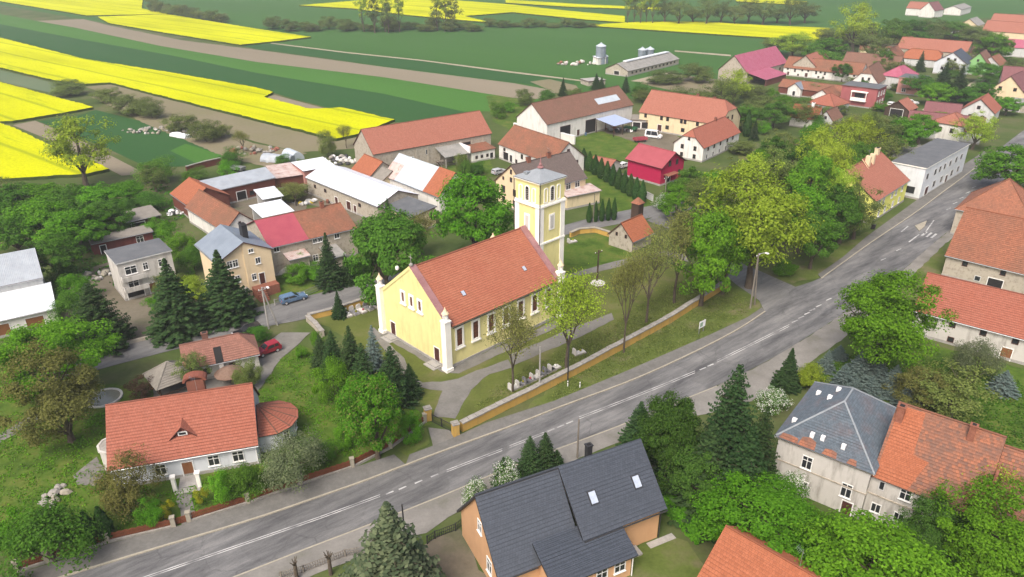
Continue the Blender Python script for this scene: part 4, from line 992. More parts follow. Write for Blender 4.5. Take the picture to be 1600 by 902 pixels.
mb = MB(); slope(mb, [(17.8, -5.2, 3.0), (25.2, -5.2, 3.0), (25.2, -.1, 4.6), (17.8, -.1, 4.6)], .1, 0, 1); lt = mb.build('lean_to_roof', [s_old, m_metal], r_)
for x in (18.2, 21.5, 24.9):
    mb = MB(); mb.box((x - .12, -5.0, 0), (x + .12, -4.76, 2.95)); mb.build('post', m_stone, lt)
mb = MB(); mb.box((25.3, -5.2, 2.9), (25.7, .0, 4.7)); mb.build('verge_board', m_white, lt)
p = (-3.339, 196.289, -54.27, 22.934, 10.657, 4.17, 8.4)
Bd('farmhouse', 'white farmhouse with red-brown tiles and arched gate behind the church tower', 'house', p, 'gable', w_white, t_old, wins=[('f', [2.55, 10.5, 13.5], 2.35, .8, 1.1, 'dark'), ('f', [8, 12, 16], .6, .7, .9, 'dark'), ('r', [5.3], 5.6, .7, 1.1, 'dark'), ('r', [8.2], 2.4, .8, 1.0, 'dark')], doors=[('f', 3.2, 2.3, 2.5, 'open'), ('f', 5.6, 1.1, 2.2, 'open')])
Bd('annex', 'low white annex with rusty red roof between farmhouse and big barn', 'shed', (-10.6, 192.0, 35.7, 7.5, 5.2, 2.9, 3.6), 'mono', w_white, t_old, wins=[('f', [1.5, 3.2, 5], 1.0, .6, .7, 'dark')], doors=[('f', 6.4, 1.0, 1.9, 'open')])
p = (10.362, 210.693, 42.4, 38.79, 12.796, 6.0, 10.9)
r_, ro = Bd('barn', 'long white barn with brown tiled roof and pale roof panel above the farmhouse', 'barn', p, 'gable', w_white, t_brown, doors=[('f', 7.7, 4.2, 4.2, 'barn'), ('f', 18.9, 4.4, 4.3, 'barn'), ('f', 13.4, 1.2, 2.2, 'dark')])
s = (10.9 - 6.0) / 6.4
mb = MB(); slope(mb, [(24.5, 2.0, 6 + 2 * s + .2), (35.0, 2.0, 6 + 2 * s + .2), (35.0, 3.9, 6 + 3.9 * s + .2), (24.5, 3.9, 6 + 3.9 * s + .2)], .04, 0, 0); mb.build('pale_roof_panel', s_pale, ro)
c_ = empty('canopy', (p[0], p[1], 0), R(p[2])); tag(c_, 'timber lean-to canopy with faded blue tarpaulin roof at the long white barn', 'canopy')
mb = MB(); slope(mb, [(20.5, -8.0, 3.4), (29.5, -8.0, 3.4), (29.5, -.6, 4.4), (20.5, -.6, 4.4)], .08, 0, 1); mb.build('roof', [m_tarp, m_darkwood], c_)
for x in (20.8, 25, 29.2):
    for y in (-7.7, -.8):
        mb = MB(); mb.box((x - .1, y - .1, 0), (x + .1, y + .1, 3.38 if y < -4 else 4.3)); mb.build('post', w_wood, c_)
Bd('shed', 'row of low white garages linking the long barn and the orange roofed house', 'garage', (37.6, 229.0, -14.0, 9.0, 5.0, 2.9, 3.3), 'mono', w_white, s_plank, doors=[('f', 1.8, 2.3, 2.2, 'open'), ('f', 4.6, 2.3, 2.2, 'barn'), ('f', 7.2, 2.0, 2.2, 'brown')])
Bd('boundary_shed', 'small white shed with pinkish roof on the lawn below the long barn', 'shed', (20.2, 184.5, -38, 6.2, 5.0, 2.2, 3.3), 'gable', w_white, t_salmon)
p = (3.539, 150.877, 38.5, 17.186, 11.322, 5.5, 10.1)
Bd('house', 'cream gabled house with taupe roof directly behind the church tower', 'house', p, 'gable', w_cream, t_dkbrown, wins=[('l', [5.8], 8.2, .5, .9, 'dark'), ('l', [8.6, 3.0], 6.3, .45, .6, 'dark'), ('l', [5.8], 6.4, .6, .9, 'dark'), ('l', [4.6, 8.5], 3.4, .9, 1.4, 'dark'), ('l', [4.6, 8.5], .9, .9, 1.4, 'dark'), ('f', [14.6, 11.8], 3.7, 1.3, 1.5, 'white')], chims=[(4.76, 5.6, 9.6, 11.2, 1.0, .7), (10.7, 5.6, 9.6, 11.2, 1.0, .7)])
Bd('annex', 'beige flat roofed annex with rust red patch right of the tower', 'shed', (12.3, 154.6, 30, 9.0, 4.0, 3.1, 3.5), 'mono', w_beige, s_rust)
p = (29.336, 179.311, -48.69, 10.474, 8.907, 4.83, 7.54)
r_, ro = Bd('house', 'crimson walled house with matching dark red sheet roof', 'house', p, 'gable', w_magenta, s_maroon, wins=[('r', [3.2, 6.0], 4.4, .8, 1.2, 'dark'), ('r', [7.2], 1.5, .8, 1.2, 'dark')], doors=[('r', 2.9, 1.6, 2.6, 'open')], oe=.6, og=.6)
mb = MB(); mb.box((10.48, 1.0, 2.55), (12.2, 5.2, 2.75)); mb.build('porch_roof', m_brick, r_)
p = (40.176, 229.486, -40.35, 27.118, 13.356, 5.35, 10.9)
Bd('farmhouse', 'long cream stone farmhouse with orange tiled half-hipped roof above the crimson house', 'house', p, 'halfhip_r', w_beige, t_salmon, wins=[('f', [2.2, 7.8, 9.9, 14.6, 15.8, 19.9], 3.9, .75, 1.1, 'dark'), ('f', [10, 15.3], 1.4, 1.0, 1.0, 'dark'), ('r', [4.5, 7.5], 5.6, .8, 1.2, 'dark'), ('r', [4, 8], 2.0, .8, 1.2, 'dark')], doors=[('f', 2.0, 2.2, 2.3, 'barn'), ('f', 7.4, 1.4, 2.3, 'dark')], chims=[(15.5, 7.3, 10.2, 11.6), (21, 7.3, 10.2, 11.4)])
p = (51.212, 191.574, 49.65, 22.249, 8.727, 4.05, 7.9)
Bd('house', 'white house with fresh red half-hipped roof right of the crimson house', 'house', p, 'halfhip', w_white, t_red, wins=[('l', [4.4], 5.4, .5, .8, 'dark'), ('l', [2.4, 6.2], 2.9, .7, 1.0, 'dark'), ('l', [2.4, 6.2], .7, .7, 1.0, 'dark'), ('f', [2.9, 6.5, 10.3, 14.5, 18], 2.7, .7, 1.0, 'dark'), ('f', [2.5, 6.2, 10, 14], .5, .7, 1.1, 'grey')], chims=[(15, 4.4, 7.4, 8.8)])
p = (-98.719, 96.035, 33.62, 25.0, 10.492, 5.0, 8.2)
r_, ro = Bd('warehouse', 'grey metal warehouse cut off by the left edge', 'warehouse', p, 'gable', w_grey, s_grey, ridge=False, og=.2)
s = (8.2 - 5) / 5.25
mb = MB(); slope(mb, [(17.6, .1, 5.2), (19.3, .1, 5.2), (19.3, 5.0, 5.2 + 4.9 * s), (17.6, 5.0, 5.2 + 4.9 * s)], .03, 0, 0); mb.build('light_strip', s_pale, ro)
Bd('garage', 'white flat roofed garage in front of the grey warehouse', 'garage', (-80.4, 97.2, 33.1, 9.8, 9.0, 2.9, 3.6), 'mono', w_white, s_white, doors=[('f', 2.2, 2.4, 2.2, 'brown'), ('f', 6.8, 2.4, 2.2, 'brown')])
# balcony cube house
x, y, rot, L, W, he, hr = -65.421, 110.642, 39.81, 8.68, 6.94, 6.8, 7.1
r_, ro = Bd('house', 'unfinished white cube house with balconies and flat felt roof', 'house', (x, y, rot, L, W, he, hr), 'flat', w_oldwhite, s_felt, edge=w_grey, oe=.25, og=.2, wins=[('f', [1.9], 4.6, 1.7, 1.3, 'white'), ('f', [4.24], 4.7, .7, 1.2, 'white'), ('f', [1.8], 2.2, 1.5, 1.1, 'white'), ('f', [6.9], 4.6, 1.1, 1.2, 'white'), ('f', [6.9], 2.2, 1.1, 1.2, 'white')], doors=[('f', 4.6, 1.0, 2.0, 'brown'), ('f', 1.8, 2.6, 1.5, 'open')])
for z in (3.7, 1.75):
    mb = MB(); mb.box((.1, -1.1, z), (3.9, -.01, z + .15)); mb.box((.1, -1.1, z + .151), (3.9, -1.0, z + .85)); mb.box((.1, -.999, z + .151), (.2, -.01, z + .85)); mb.build('balcony', w_oldwhite, r_)
Bd('shed', 'long low red timber shed behind the balcony house', 'shed', (-80.685, 130.263, 37.51, 10.8, 3.0, 2.4, 2.7), 'mono', w_redwood, s_plank, doors=[('f', 1.7, 1.0, 1.7, 'open')], wins=[('f', [8.4], .6, 1.2, 1.3, 'white')], plinth=False)
Bd('shed', 'open timber shed with grey sheet roof behind the red timber shed', 'shed', (-78.912, 140.569, 41.46, 6.713, 5.863, 2.9, 3.3), 'mono', w_wood, s_plank, plinth=False, doors=[('f', 2.2, 2.6, 2.3, 'open')])
# cream house with blue-grey roof
x, y, rot, L, W, he, hr = -54.37, 117.472, -51.09, 9.837, 8.881, 7.6, 9.9
r_, ro = Bd('house', 'tall cream house with blue-grey sheet roof and brick stair by the side lane', 'house', (x, y, rot, L, W, he, hr), 'gable', w_cream, s_bluegrey, ridge=False, oe=.5, og=.5, wins=[('r', [2.7, 1.75], 5.95, .75, 1.15, 'white'), ('r', [2.6, 1.7], 3.1, .75, 1.15, 'white')], chims=[(5.6, 6.3, 8.4, 11.4, 1.5, .9, m_iron)])
mb = MB(); mb.face([(L + .25, 4.2, -.2), (L + .25, W + .01, -.2), (L + .25, W + .01, he), (L + .25, W / 2, hr), (L + .25, 4.2, hr - .1)]); mb.face([(L - .1, 4.2, -.2), (L + .25, 4.2, -.2), (L + .25, 4.2, hr - .1), (L - .1, 4.2, hr - .1)]); mb.face([(L + .25, W + .01, -.2), (L - .1, W + .01, -.2), (L - .1, W + .01, he), (L + .25, W + .01, he)]); mb.build('projecting_bay', w_cream, r_)
for s_, z, w_, h_ in ((5.5, 7.85, .75, .6), (6.4, 5.6, .75, 1.0), (5.3, 2.85, .65, 1.05)): window(r_, 'r', s_, z, w_, h_, L, W, 'white', .25)
f = door(r_, 'r', 6.62, 1.75, .9, 1.95, L, W, 'dark', .25)
mb = MB(); mb.box((L + .27, 4.6, -.1), (L + 2.0, 8.8, 1.7)); mb.build('stair_landing', m_brick, r_)
for i in range(6):
    mb = MB(); mb.box((L + 2.001, 4.6 + i * .002, -.1), (L + 2.0 + .3 * (6 - i), 6.2, .27 * (i + 1))); mb.build('step', m_brick, r_)
mb = MB(); mb.box((L + .02, .6, 1.65), (L + 1.3, 3.9, 1.85)); mb.build('garage_canopy', s_old, r_)
door(r_, 'r', 2.3, .0, 2.2, 1.6, L, W, 'brown')
# row house, half crimson, half brown
p = (-43.071, 120.648, 35.09, 16.348, 13.415, 5.6, 8.5); L, W, he, hr = p[3:]
r_, ro = Bd('row_house', 'row house with crimson sheet roof on the left half and mottled tiles right', 'house', p, 'gable', w_stone, t_old, wins=[('f', [8.2, 9.2], 4.5, .7, 1.1, 'white'), ('f', [1.0], 4.5, .9, 1.0, 'white'), ('f', [7.9], .9, .9, 1.2, 'white'), ('f', [12.5], 4.4, .9, 1.0, 'white')], chims=[(12.7, 6.5, 8.0, 9.7)])
s = (hr - he) / (W / 2)
mb = MB()
for f_ in ([(-.3, -.4, he - .4 * s + .2), (7.0, -.4, he - .4 * s + .2), (7.0, W / 2, hr + .2), (-.3, W / 2, hr + .2)], [(7.0, W + .4, he - .4 * s + .2), (-.3, W + .4, he - .4 * s + .2), (-.3, W / 2, hr + .2), (7.0, W / 2, hr + .2)]): slope(mb, f_, .05, 0, 0)
mb.build('crimson_roof', s_red, ro)
Bd('annex', 'grey stone annex with rust-streaked flat roof on the front of the row house', 'shed', (-39.7, 119.7, 35.1, 3.6, 2.8, 3.5, 3.8), 'mono', w_stone, s_rust, plinth=False)
Bd('porch', 'low grey roofed stone porch at the right end of the row house', 'shed', (-33.2, 122.2, 35.1, 2.9, 4.6, 2.7, 3.3), 'mono', w_stone, s_old, plinth=False)
# cottage
p = (-44.672, 85.168, 25.5, 9.5, 5.1, 2.6, 4.75); L, W, he, hr = p[3:]
r_, ro = Bd('cottage', 'low brick cottage with faded red hipped tiles beside the red car', 'house', p, 'halfhip_r', w_oldwhite, t_cottage, course=.36, clip_=.97, wins=[('f', [2.5, 5.9], 1.0, .7, .8, 'dark')], chims=[(3.2, 2.9, 4.2, 5.9, .8, .6, t_cottage)])
s = (hr - he) / (W / 2)
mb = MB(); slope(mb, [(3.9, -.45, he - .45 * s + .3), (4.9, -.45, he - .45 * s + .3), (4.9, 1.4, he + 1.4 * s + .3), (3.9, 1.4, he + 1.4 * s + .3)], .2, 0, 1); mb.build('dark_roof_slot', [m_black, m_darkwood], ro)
mb = MB(); mb.box((4.2, -1.8, -.1), (4.8, -.07, 2.2)); mb.build('stair_wall', m_stone, r_)
# garden pavilion and straw parasol
g_ = empty('pavilion', (-46.6, 80.9, 0), R(42)); tag(g_, 'square garden pavilion with grey-brown hipped roof left of the brick cottage', 'pavilion')
roof_mb(4.6, 4.6, 2.3, 4.1, 'hip', .4, .4, .34).build('roof', [s_plank, m_darkwood, s_plank], g_)
for a, b in ((.1, .1), (4.5, .1), (4.5, 4.5), (.1, 4.5)):
    mb = MB(); mb.box((a - .09, b - .09, 0), (a + .09, b + .09, 2.4)); mb.build('post', w_wood, g_)
mb = MB(); mb.box((.1, .06, .75), (4.5, .14, .95)); mb.box((.06, .15, .75), (.14, 4.5, .95)); mb.build('rail', w_wood, g_)
u_ = empty('straw_parasol', P(362, 600)); tag(u_, 'round brown straw parasol in front of the brick cottage', 'parasol')
mb = MB(); mb.tube((0, 0, 0), (0, 0, 2.4), .06); mb.build('pole', m_wood, u_)
mb = MB(); mb.lathe([(1.95, 1.75), (2.0, 1.85), (1.4, 2.25), (.7, 2.55), (.0, 2.8)], 20); mb.lathe([(1.9, 1.78), (0, 2.5)], 20); mb.build('canopy', surf('straw_thatch', [lin(.16, .10, .075), lin(.24, .165, .125)], 3, 14), u_)
# bottom right orange roof, right-hand barns
r_, ro = Bd('house', 'clay tiled roof of a house poking in at the bottom edge', 'house', (16.498, 46.607, -44.88, 14.0, 7.65, 5.1, 8.0), 'gable', w_orange, t_orange, course=.34)
p = (77.255, 119.179, -42.44, 26.0, 13.079, 4.27, 11.1)
Bd('barn', 'old stone barn with orange and brown tiled roof on the right edge', 'barn', p, 'gable', w_stone, t_barn, course=.36, wins=[('f', [3.07, 8.9], 2.9, .7, .8, 'dark'), ('f', [5.5], .8, .8, .8, 'grey')], doors=[('f', 8.2, 2.2, 1.9, 'open')], rmat=t_orange)
p = (61.29, 98.348, -38.36, 24.0, 9.014, 4.2, 8.5)
Bd('barn', 'white walled outbuilding with smooth coral red tiles on the right edge', 'barn', p, 'gable', w_oldwhite, t_red, course=.36, wins=[('f', [5.2, 9.2, 13.2], 2.9, .7, .8, 'dark'), ('f', [5.5], .5, .7, .7, 'dark')], doors=[('f', 12.6, 1.3, 1.9, 'brown')])
Bd('barn', 'hipped clay tiled barn behind the old stone barn on the right edge', 'barn', (89.65, 139.24, -42.0, 13.0, 13.0, 5.6, 11.4), 'hip', w_stone, t_barn)
p = (75.997, 145.255, 45.61, 19.82, 14.165, 5.16, 10.07); L, W, he, hr = p[3:]
r_, ro = Bd('house', 'lemon yellow house with red roof and pale chimneys by the crossing', 'house', p, 'gable', w_lemon, t_salmon, wins=[('f', [3.0, 5.4, 10.4, 12.8, 16.5], 3.3, .9, 1.3, 'white'), ('f', [3.9, 7.5, 12.2, 16], .7, .9, 1.3, 'white')])
chimney(ro, 17.5, 7.2, 9.6, 11.6, 1.2, .8, w_cream)
mb = MB(); slope(mb, [(8.6, 5.2, 8.9), (12.6, 5.2, 8.9), (12.6, 7.1, 10.9), (8.6, 7.1, 10.9)], .15, 0, 1); mb.box((9.0, 5.6, 8.0), (9.8, 6.6, 11.6), 2); mb.box((11.4, 5.6, 8.0), (12.2, 6.6, 11.6), 2); mb.build('dormer', [t_salmon, w_cream, w_cream], ro)
p = (93.729, 160.23, 44.06, 29.93, 7.5, 7.4, 7.7); L, W = p[3:5]
Bd('shop_block', 'grey two-storey flat roofed block facing the main street', 'building', p, 'flat', w_block, s_felt, edge=w_trim, oe=.2, og=.2, wins=[('f', [2.2, 7.4, 10.5, 13.7, 17.6, 21.8, 25.6], 4.4, 1.5, 1.4, 'grey'), ('f', [8.6, 13.6, 20.9, 25.5], 1.2, 1.7, 1.5, 'grey'), ('l', [2.2], 1.2, 1.8, 1.6, 'grey')], doors=[('f', 4.0, 2.0, 2.3, 'dark'), ('f', 17.4, 1.6, 2.2, 'dark')])
Bd('house', 'small white house with low red roof behind the grey street block', 'house', (129.741, 209.102, 41.04, 9.5, 8.5, 5.2, 7.6), 'hip', w_white, t_salmon, wins=[('l', [2.5, 5.8], 2.8, .9, 1.2, 'dark'), ('f', [2.5, 6], 2.8, .9, 1.2, 'dark')])
# far farm group
p = (95.277, 303.143, 46.37, 36.284, 12.709, 4.39, 10.46)
r_, ro = Bd('barn', 'great barn with rose-red sheet roof at the far farm', 'barn', p, 'gable', w_stone, s_pinkred, ridge=False, wins=[('f', [24, 30], 2.0, .9, .9, 'dark')])
mb = MB(); slope(mb, [(0, -8.5, 2.6), (19, -8.5, 2.6), (19, -.2, 4.4), (0, -.2, 4.4)], .15, 0, 1); mb.build('lean_to_roof', [s_pinkred, m_darkwood], r_)
mb = MB(); mb.box((.3, -8.2, -.1), (18.6, -8.0, 2.5)); mb.build('lean_to_wall', w_brick, r_)
p = (116.83, 322.647, -39.58, 31.463, 8.761, 3.5, 7.3)
Bd('stable', 'long white stable with tiny windows and clay tiled roof', 'stable', p, 'gable', w_white, t_old, wins=[('f', [1.8, 8, 10.5, 15.6, 20.9, 26.5, 29], 2.6, .6, .5, 'dark'), ('f', [4.9, 13.8, 17.4, 23, 24.6], 2.0, .6, 1.1, 'dark'), ('f', [6.5, 15, 17], .6, .6, .6, 'dark')], doors=[('f', 9.9, 1.2, 2.0, 'dark'), ('f', 2.2, .9, 1.8, 'dark')], og=.1)
Bd('barn', 'orange tiled gable barn behind the long white stable', 'barn', (127.147, 315.0, 50.74, 20.0, 9.187, 5.0, 8.8), 'gable', w_stone, t_salmon)
Bd('house', 'white half-hipped gable house with brown roof at the end of the stable', 'house', (139.198, 283.348, 53.59, 18.0, 9.2, 3.8, 9.0), 'halfhip_l', w_white, t_brown, wins=[('l', [3.4, 5.6], 4.4, .6, .9, 'dark')])
Bd('barn', 'brown roofed barn behind the half-hipped gable house', 'barn', (141.0, 322.0, -40, 22.0, 10.5, 4.7, 9.0), 'gable', w_stone, t_brown)
p = (126.0, 255.4, 48, 9.5, 12.0, 6.7, 7.0)
r_, ro = Bd('house', 'boxy red house with white loggia and flat felt roof', 'house', p, 'flat', w_redwall, s_felt, edge=w_brick, wins=[('f', [2, 4.8, 7.5], 4.2, .9, 1.4, 'white'), ('f', [2, 4.8, 7.5], 1.2, .9, 1.4, 'white')])
mb = MB(); mb.box((-1.2, 3.0, 2.2), (-.01, 8.2, 2.4)); mb.box((-1.2, 3.0, 2.401), (-1.08, 8.2, 3.4)); mb.box((-1.2, 2.8, 5.2), (-.01, 8.4, 5.5)); mb.box((-1.2, 3.0, 3.401), (-1.05, 3.2, 5.199)); mb.box((-1.2, 8.0, 3.401), (-1.05, 8.2, 5.199)); mb.build('loggia', w_trim, r_)
window(r_, 'l', 5.6, 3.0, 3.2, 1.6, 9.5, 12, 'dark')
Bd('shed', 'low brown tiled outbuilding before the long white stable', 'shed', (101.73, 283.16, -41, 24.0, 7.0, 2.8, 5.0), 'gable', w_brick, t_old)
Bd('shed', 'small grey roofed white shed among bushes below the stable', 'shed', (107.5, 276.0, 44, 7.0, 5.0, 3.0, 4.8), 'gable', w_white, s_bluegrey, doors=[('l', 2.5, 1.0, 2.0, 'open')])
Bd('house', 'grey house with low red hipped roof below the boxy red house', 'house', (107.5, 245.0, 40, 10.0, 9.5, 3.2, 6.2), 'hip', w_grey, t_red, wins=[('l', [3, 6.5], 1.2, .9, 1.2, 'dark'), ('f', [3, 7], 1.2, .9, 1.2, 'dark')])
Bd('house', 'small orange-roofed house with white chimney in the trees below the far farm', 'house', (88.5, 232.0, -35, 8.0, 7.0, 3.0, 6.2), 'gable', w_white, t_orange, chims=[(5.5, 3.5, 5.6, 7.4, .9, .8, m_white)])
Bd('cottage', 'tiny pale gabled cottage with dull roof hidden among the trees', 'house', (99.5, 226.0, 48, 8.0, 4.6, 3.0, 5.6), 'gable', w_grey, t_brown, wins=[('l', [2.3], 3.2, .6, .8, 'dark')])
p = (152.703, 277.157, 49.43, 9.625, 8.227, 5.94, 6.2)
r_, ro = Bd('house', 'pink brick cube house with flat roof behind the parked cars', 'house', p, 'flat', w_pink, s_felt, edge=w_pink, wins=[('l', [2.3, 5.8], 3.6, 1.0, 1.2, 'white'), ('l', [5.8], 1.0, 1.3, 1.2, 'white'), ('f', [2, 5, 8], 3.6, .9, 1.2, 'white'), ('f', [2, 5, 8], .9, .9, 1.2, 'white')])
mb = MB(); mb.box((-1.2, 1.6, 2.7), (-.01, 6.8, 2.9)); mb.box((-1.2, 1.6, 2.901), (-1.1, 6.8, 3.7)); mb.build('balcony', w_pink, r_)
Bd('house', 'rose roofed house hidden behind the pink brick cube house', 'house', (151.233, 288.5, 39.56, 12.3, 8.5, 4.8, 8.0), 'hip', w_grey, s_pinkred)
p = (118.466, 218.151, -30.38, 19.5, 8.959, 3.5, 6.85)
Bd('barn', 'long low barn with dull maroon roof above the grey street block', 'barn', p, 'gable', w_grey, t_maroon)
Bd('carport', 'open gable carport with brown roof between maroon barn and parked cars', 'carport', (130.5, 241.0, 45, 8.0, 7.5, 2.6, 5.2), 'gable', w_wood, t_salmon, doors=[('l', 3.7, 4.0, 2.6, 'open')], plinth=False)
Bd('house', 'grey gabled house with small coral roof on the far street', 'house', (153.415, 232.711, 50.29, 12.0, 9.4, 3.5, 7.3), 'gable', w_grey, t_red, wins=[('l', [4.7], 4.3, .8, .9, 'dark'), ('l', [3, 6.5], 1.2, .9, 1.1, 'dark')])
Bd('house', 'peach gabled house at the right edge of the far street', 'house', (178.0, 257.0, 44, 14.0, 11.0, 4.8, 10.0), 'gable', w_cream, t_maroon, wins=[('l', [3.2, 7.8], 5.2, .9, 1.0, 'dark'), ('l', [3.2, 7.8], 1.6, .9, 1.2, 'dark')])
Bd('shed', 'grey flat shed with white canopy before the peach house', 'shed', (169.248, 252.5, -45, 10.0, 7.0, 3.0, 3.4), 'mono', w_stone, s_old, doors=[('f', 3, 3.0, 2.2, 'open')])
Bd('house', 'maroon roofed house at the right edge behind the peach house', 'house', (186.366, 284.086, -28.03, 18.0, 8.994, 4.0, 9.0), 'gable', w_stone, t_maroon)
Bd('house', 'bright orange half-hipped roof among the far village roofs', 'house', (179.28, 345.738, -34.23, 14.5, 9.987, 3.5, 7.0), 'halfhip', w_grey, t_orange)
Bd('barn', 'very long old tiled barn crossing behind the orange half-hipped roof', 'barn', (189.597, 373.852, -40.18, 30.0, 12.747, 4.0, 8.4), 'gable', w_stone, t_salmon)
Bd('barn', 'second stretch of old barn with dull pink roof at the long barn right end', 'barn', (216.0, 357.0, -38, 12.0, 9.0, 3.6, 6.6), 'gable', w_stone, t_maroon)
Bd('house', 'grey rendered house with dark slate gable roof', 'house', (191.92, 317.577, 50, 15.0, 12.2, 5.0, 9.2), 'gable', w_bluewhite, t_dark, wins=[('l', [4.8, 7.4], 6.0, .8, .9, 'dark'), ('l', [3, 6, 9], 2.0, .9, 1.2, 'dark')])
Bd('house', 'lime green gabled house right of the dark slate house', 'house', (201.5, 318.5, 50, 13.0, 8.2, 4.6, 9.0), 'gable', w_green, t_brown, wins=[('l', [4.1], 5.6, .7, .8, 'dark')])
Bd('farmhouse', 'distant orange roofed farmhouse at the top right', 'house', (287.394, 566.024, -46, 19.0, 11.0, 5.0, 9.0), 'gable', w_white, t_salmon)
Bd('house', 'distant white gable house beside the far orange farmhouse', 'house', (297.0, 545.0, 40, 15.0, 10.0, 5.0, 10.0), 'gable', w_white, t_maroon)
Bd('barn', 'distant grey sheet barn right of the white gable house', 'barn', (324.0, 560.0, 47, 28.0, 11.0, 4.2, 6.4), 'gable', w_white, s_old)
Bd('barn', 'long cream walled barn with orange roof at the right edge of the skyline', 'barn', (268.094, 437.194, -44, 42.0, 11.439, 4.5, 9.3), 'gable', w_cream, t_salmon)
Bd('barn', 'farther orange roof behind the cream walled barn on the right', 'barn', (302.0, 487.0, -44, 34.0, 10.0, 4.0, 8.2), 'gable', w_stone, t_salmon)
Bd('house', 'grey house with raspberry pink roof at the far right edge', 'house', (240.425, 371.766, -32.73, 18.0, 9.0, 4.5, 7.6), 'gable', w_grey, s_pinkred)
Bd('shed', 'pale gabled shed with grey roof left of the cream walled barn', 'shed', (283.0, 468.0, 46, 16.0, 10.0, 3.5, 7.0), 'gable', w_beige, s_old)
Bd('shed', 'old pale stone shed with patched clay roof behind the far farm', 'shed', (171.914, 374.683, -20, 14.0, 9.0, 3.0, 4.4), 'gable', w_beige, t_old)
Bd('chapel', 'little grey chapel with bright orange roof at the church road', 'chapel', (23.22, 130.412, 45.26, 6.4, 5.6, 2.5, 5.3), 'gable', w_stone, t_orange, wins=[('l', [1.6, 3.8], 2.6, .35, .6, 'dark')], plinth=False)
b_ = empty('bell_frame', P(994, 352)); tag(b_, 'narrow dark timber bell frame with small tiled cap behind the chapel', 'bell tower')
mb = MB(); mb.box((-.9, -.9, 0), (.9, .9, 5.0), 0, R(45)); mb.build('timber_cladding', w_wood, b_)
mb = MB(); q = [(1.55 * math.cos(R(90 * i)), 1.55 * math.sin(R(90 * i)), 5.0) for i in range(4)]
for i in range(4): slope(mb, [q[i], q[(i + 1) % 4], (0, 0, 6.3)], .1, 0, 1)
mb.build('roof', [t_old, m_darkwood], b_)
# far pig barn and silos
p = (49.789, 320.501, 48.87, 43.386, 11.352, 2.4, 5.0)
r_, ro = Bd('livestock_barn', 'long low grey livestock barn beside the silos in the green field', 'barn', p, 'gable', w_stone, s_old, ridge=False, wins=[('f', lin_(2, 41, 12), 1.0, 1.0, .7, 'dark')], doors=[('l', 5.6, 2.6, 1.9, 'open')])
mb = MB(); mb.box((6, 4.6, 5.0), (42, 6.6, 5.4)); mb.build('ridge_vent', s_white, ro)
def silo(px_, py_, d, h_, lb):
    s_ = empty('silo', P(px_, py_)); tag(s_, lb, 'silo', 'metal grain silos')
    mb = MB(); prof = [(d / 2, 0)]; n_ = int(h_ / 1.0)
    for i in range(n_): prof += [(d / 2 + .06, h_ * (i + .5) / n_), (d / 2, h_ * (i + 1) / n_)]
    mb.lathe(prof, 18); mb.build('cylinder', s_bluegrey, s_)
    mb = MB(); mb.lathe([(d / 2 + .2, h_), (d / 2 + .15, h_ + .15), (.4, h_ + d * .28), (.4, h_ + d * .34), (0, h_ + d * .36)], 18); mb.build('cone_roof', s_pale, s_)
    mb = MB()
    for x in (-.25, .25): mb.tube((x, -d / 2 - .15, 0), (x, -d / 2 - .15, h_), .05, .05, 4)
    mb.build('ladder', m_metal, s_)
silo(938, 100, 4.6, 8.0, 'tall grey grain silo standing alone left of the livestock barn')
silo(946, 99, 2.2, 3.2, 'small squat silo beside the tall grain silo')
silo(1003, 90, 4.0, 3.6, 'left one of the two short silos behind the livestock barn'); silo(1015, 89, 4.0, 3.6, 'right one of the two short silos behind the livestock barn')
Bd('shed', 'little white shed left of the tall grain silo', 'shed', (40.5, 352, 30, 4.5, 4.0, 3.0, 3.4), 'mono', w_white, s_white, plinth=False)
Bd('bunker', 'low flat concrete bunker before the livestock barn', 'bunker', (31.0, 300.0, 25, 8.0, 6.0, 1.8, 2.0), 'flat', w_stone, m_concrete, plinth=False)

for x_, y_, rot, L, W, he, hr, wl_, rf_, lb in ((1352, 78, -40, 20, 9, 4, 7.6, w_stone, t_brown, 'brown roofed barn half hidden by the tall olive trees'), (1398, 104, 48, 12, 8, 4, 7.5, w_white, t_old, 'small white house between the long barn and the orange roof'), (1572, 62, -40, 18, 9, 4, 7.4, w_beige, t_maroon, 'dull maroon roof right of the lime green house'), (1508, 66, 46, 14, 9, 4, 7.5, w_grey, t_brown, 'grey gabled house behind the very long old barn'),
   (1466, 62, -40, 16, 8, 3.5, 6.4, w_stone, t_old, 'low clay roofed shed in the bushes above the long barn'), (1558, 118, 44, 11, 8, 4, 7.2, w_grey, t_old, 'grey house with clay roof beside the far street'), (1296, 168, 46, 9, 7, 3, 5.6, w_white, t_old, 'small white gabled house behind the low red hipped roof'), (1585, 158, -38, 14, 8, 3.5, 6.6, w_stone, t_salmon, 'low salmon roof at the right edge below the peach house'), (1440, 190, -32, 10, 7, 3, 5.8, w_grey, t_maroon, 'short maroon roof at the end of the maroon barn')):
    b_ = P(x_, y_); Bd('house', lb, 'house', (b_.x, b_.y, rot, L, W, he, hr), 'gable', wl_, rf_, wins=[('f', lin_(1, L - 1, 3), 1.4, .8, 1.0, 'dark'), ('l', [W / 2 - 1.5, W / 2 + 1.5], 1.4, .8, 1.0, 'dark')])
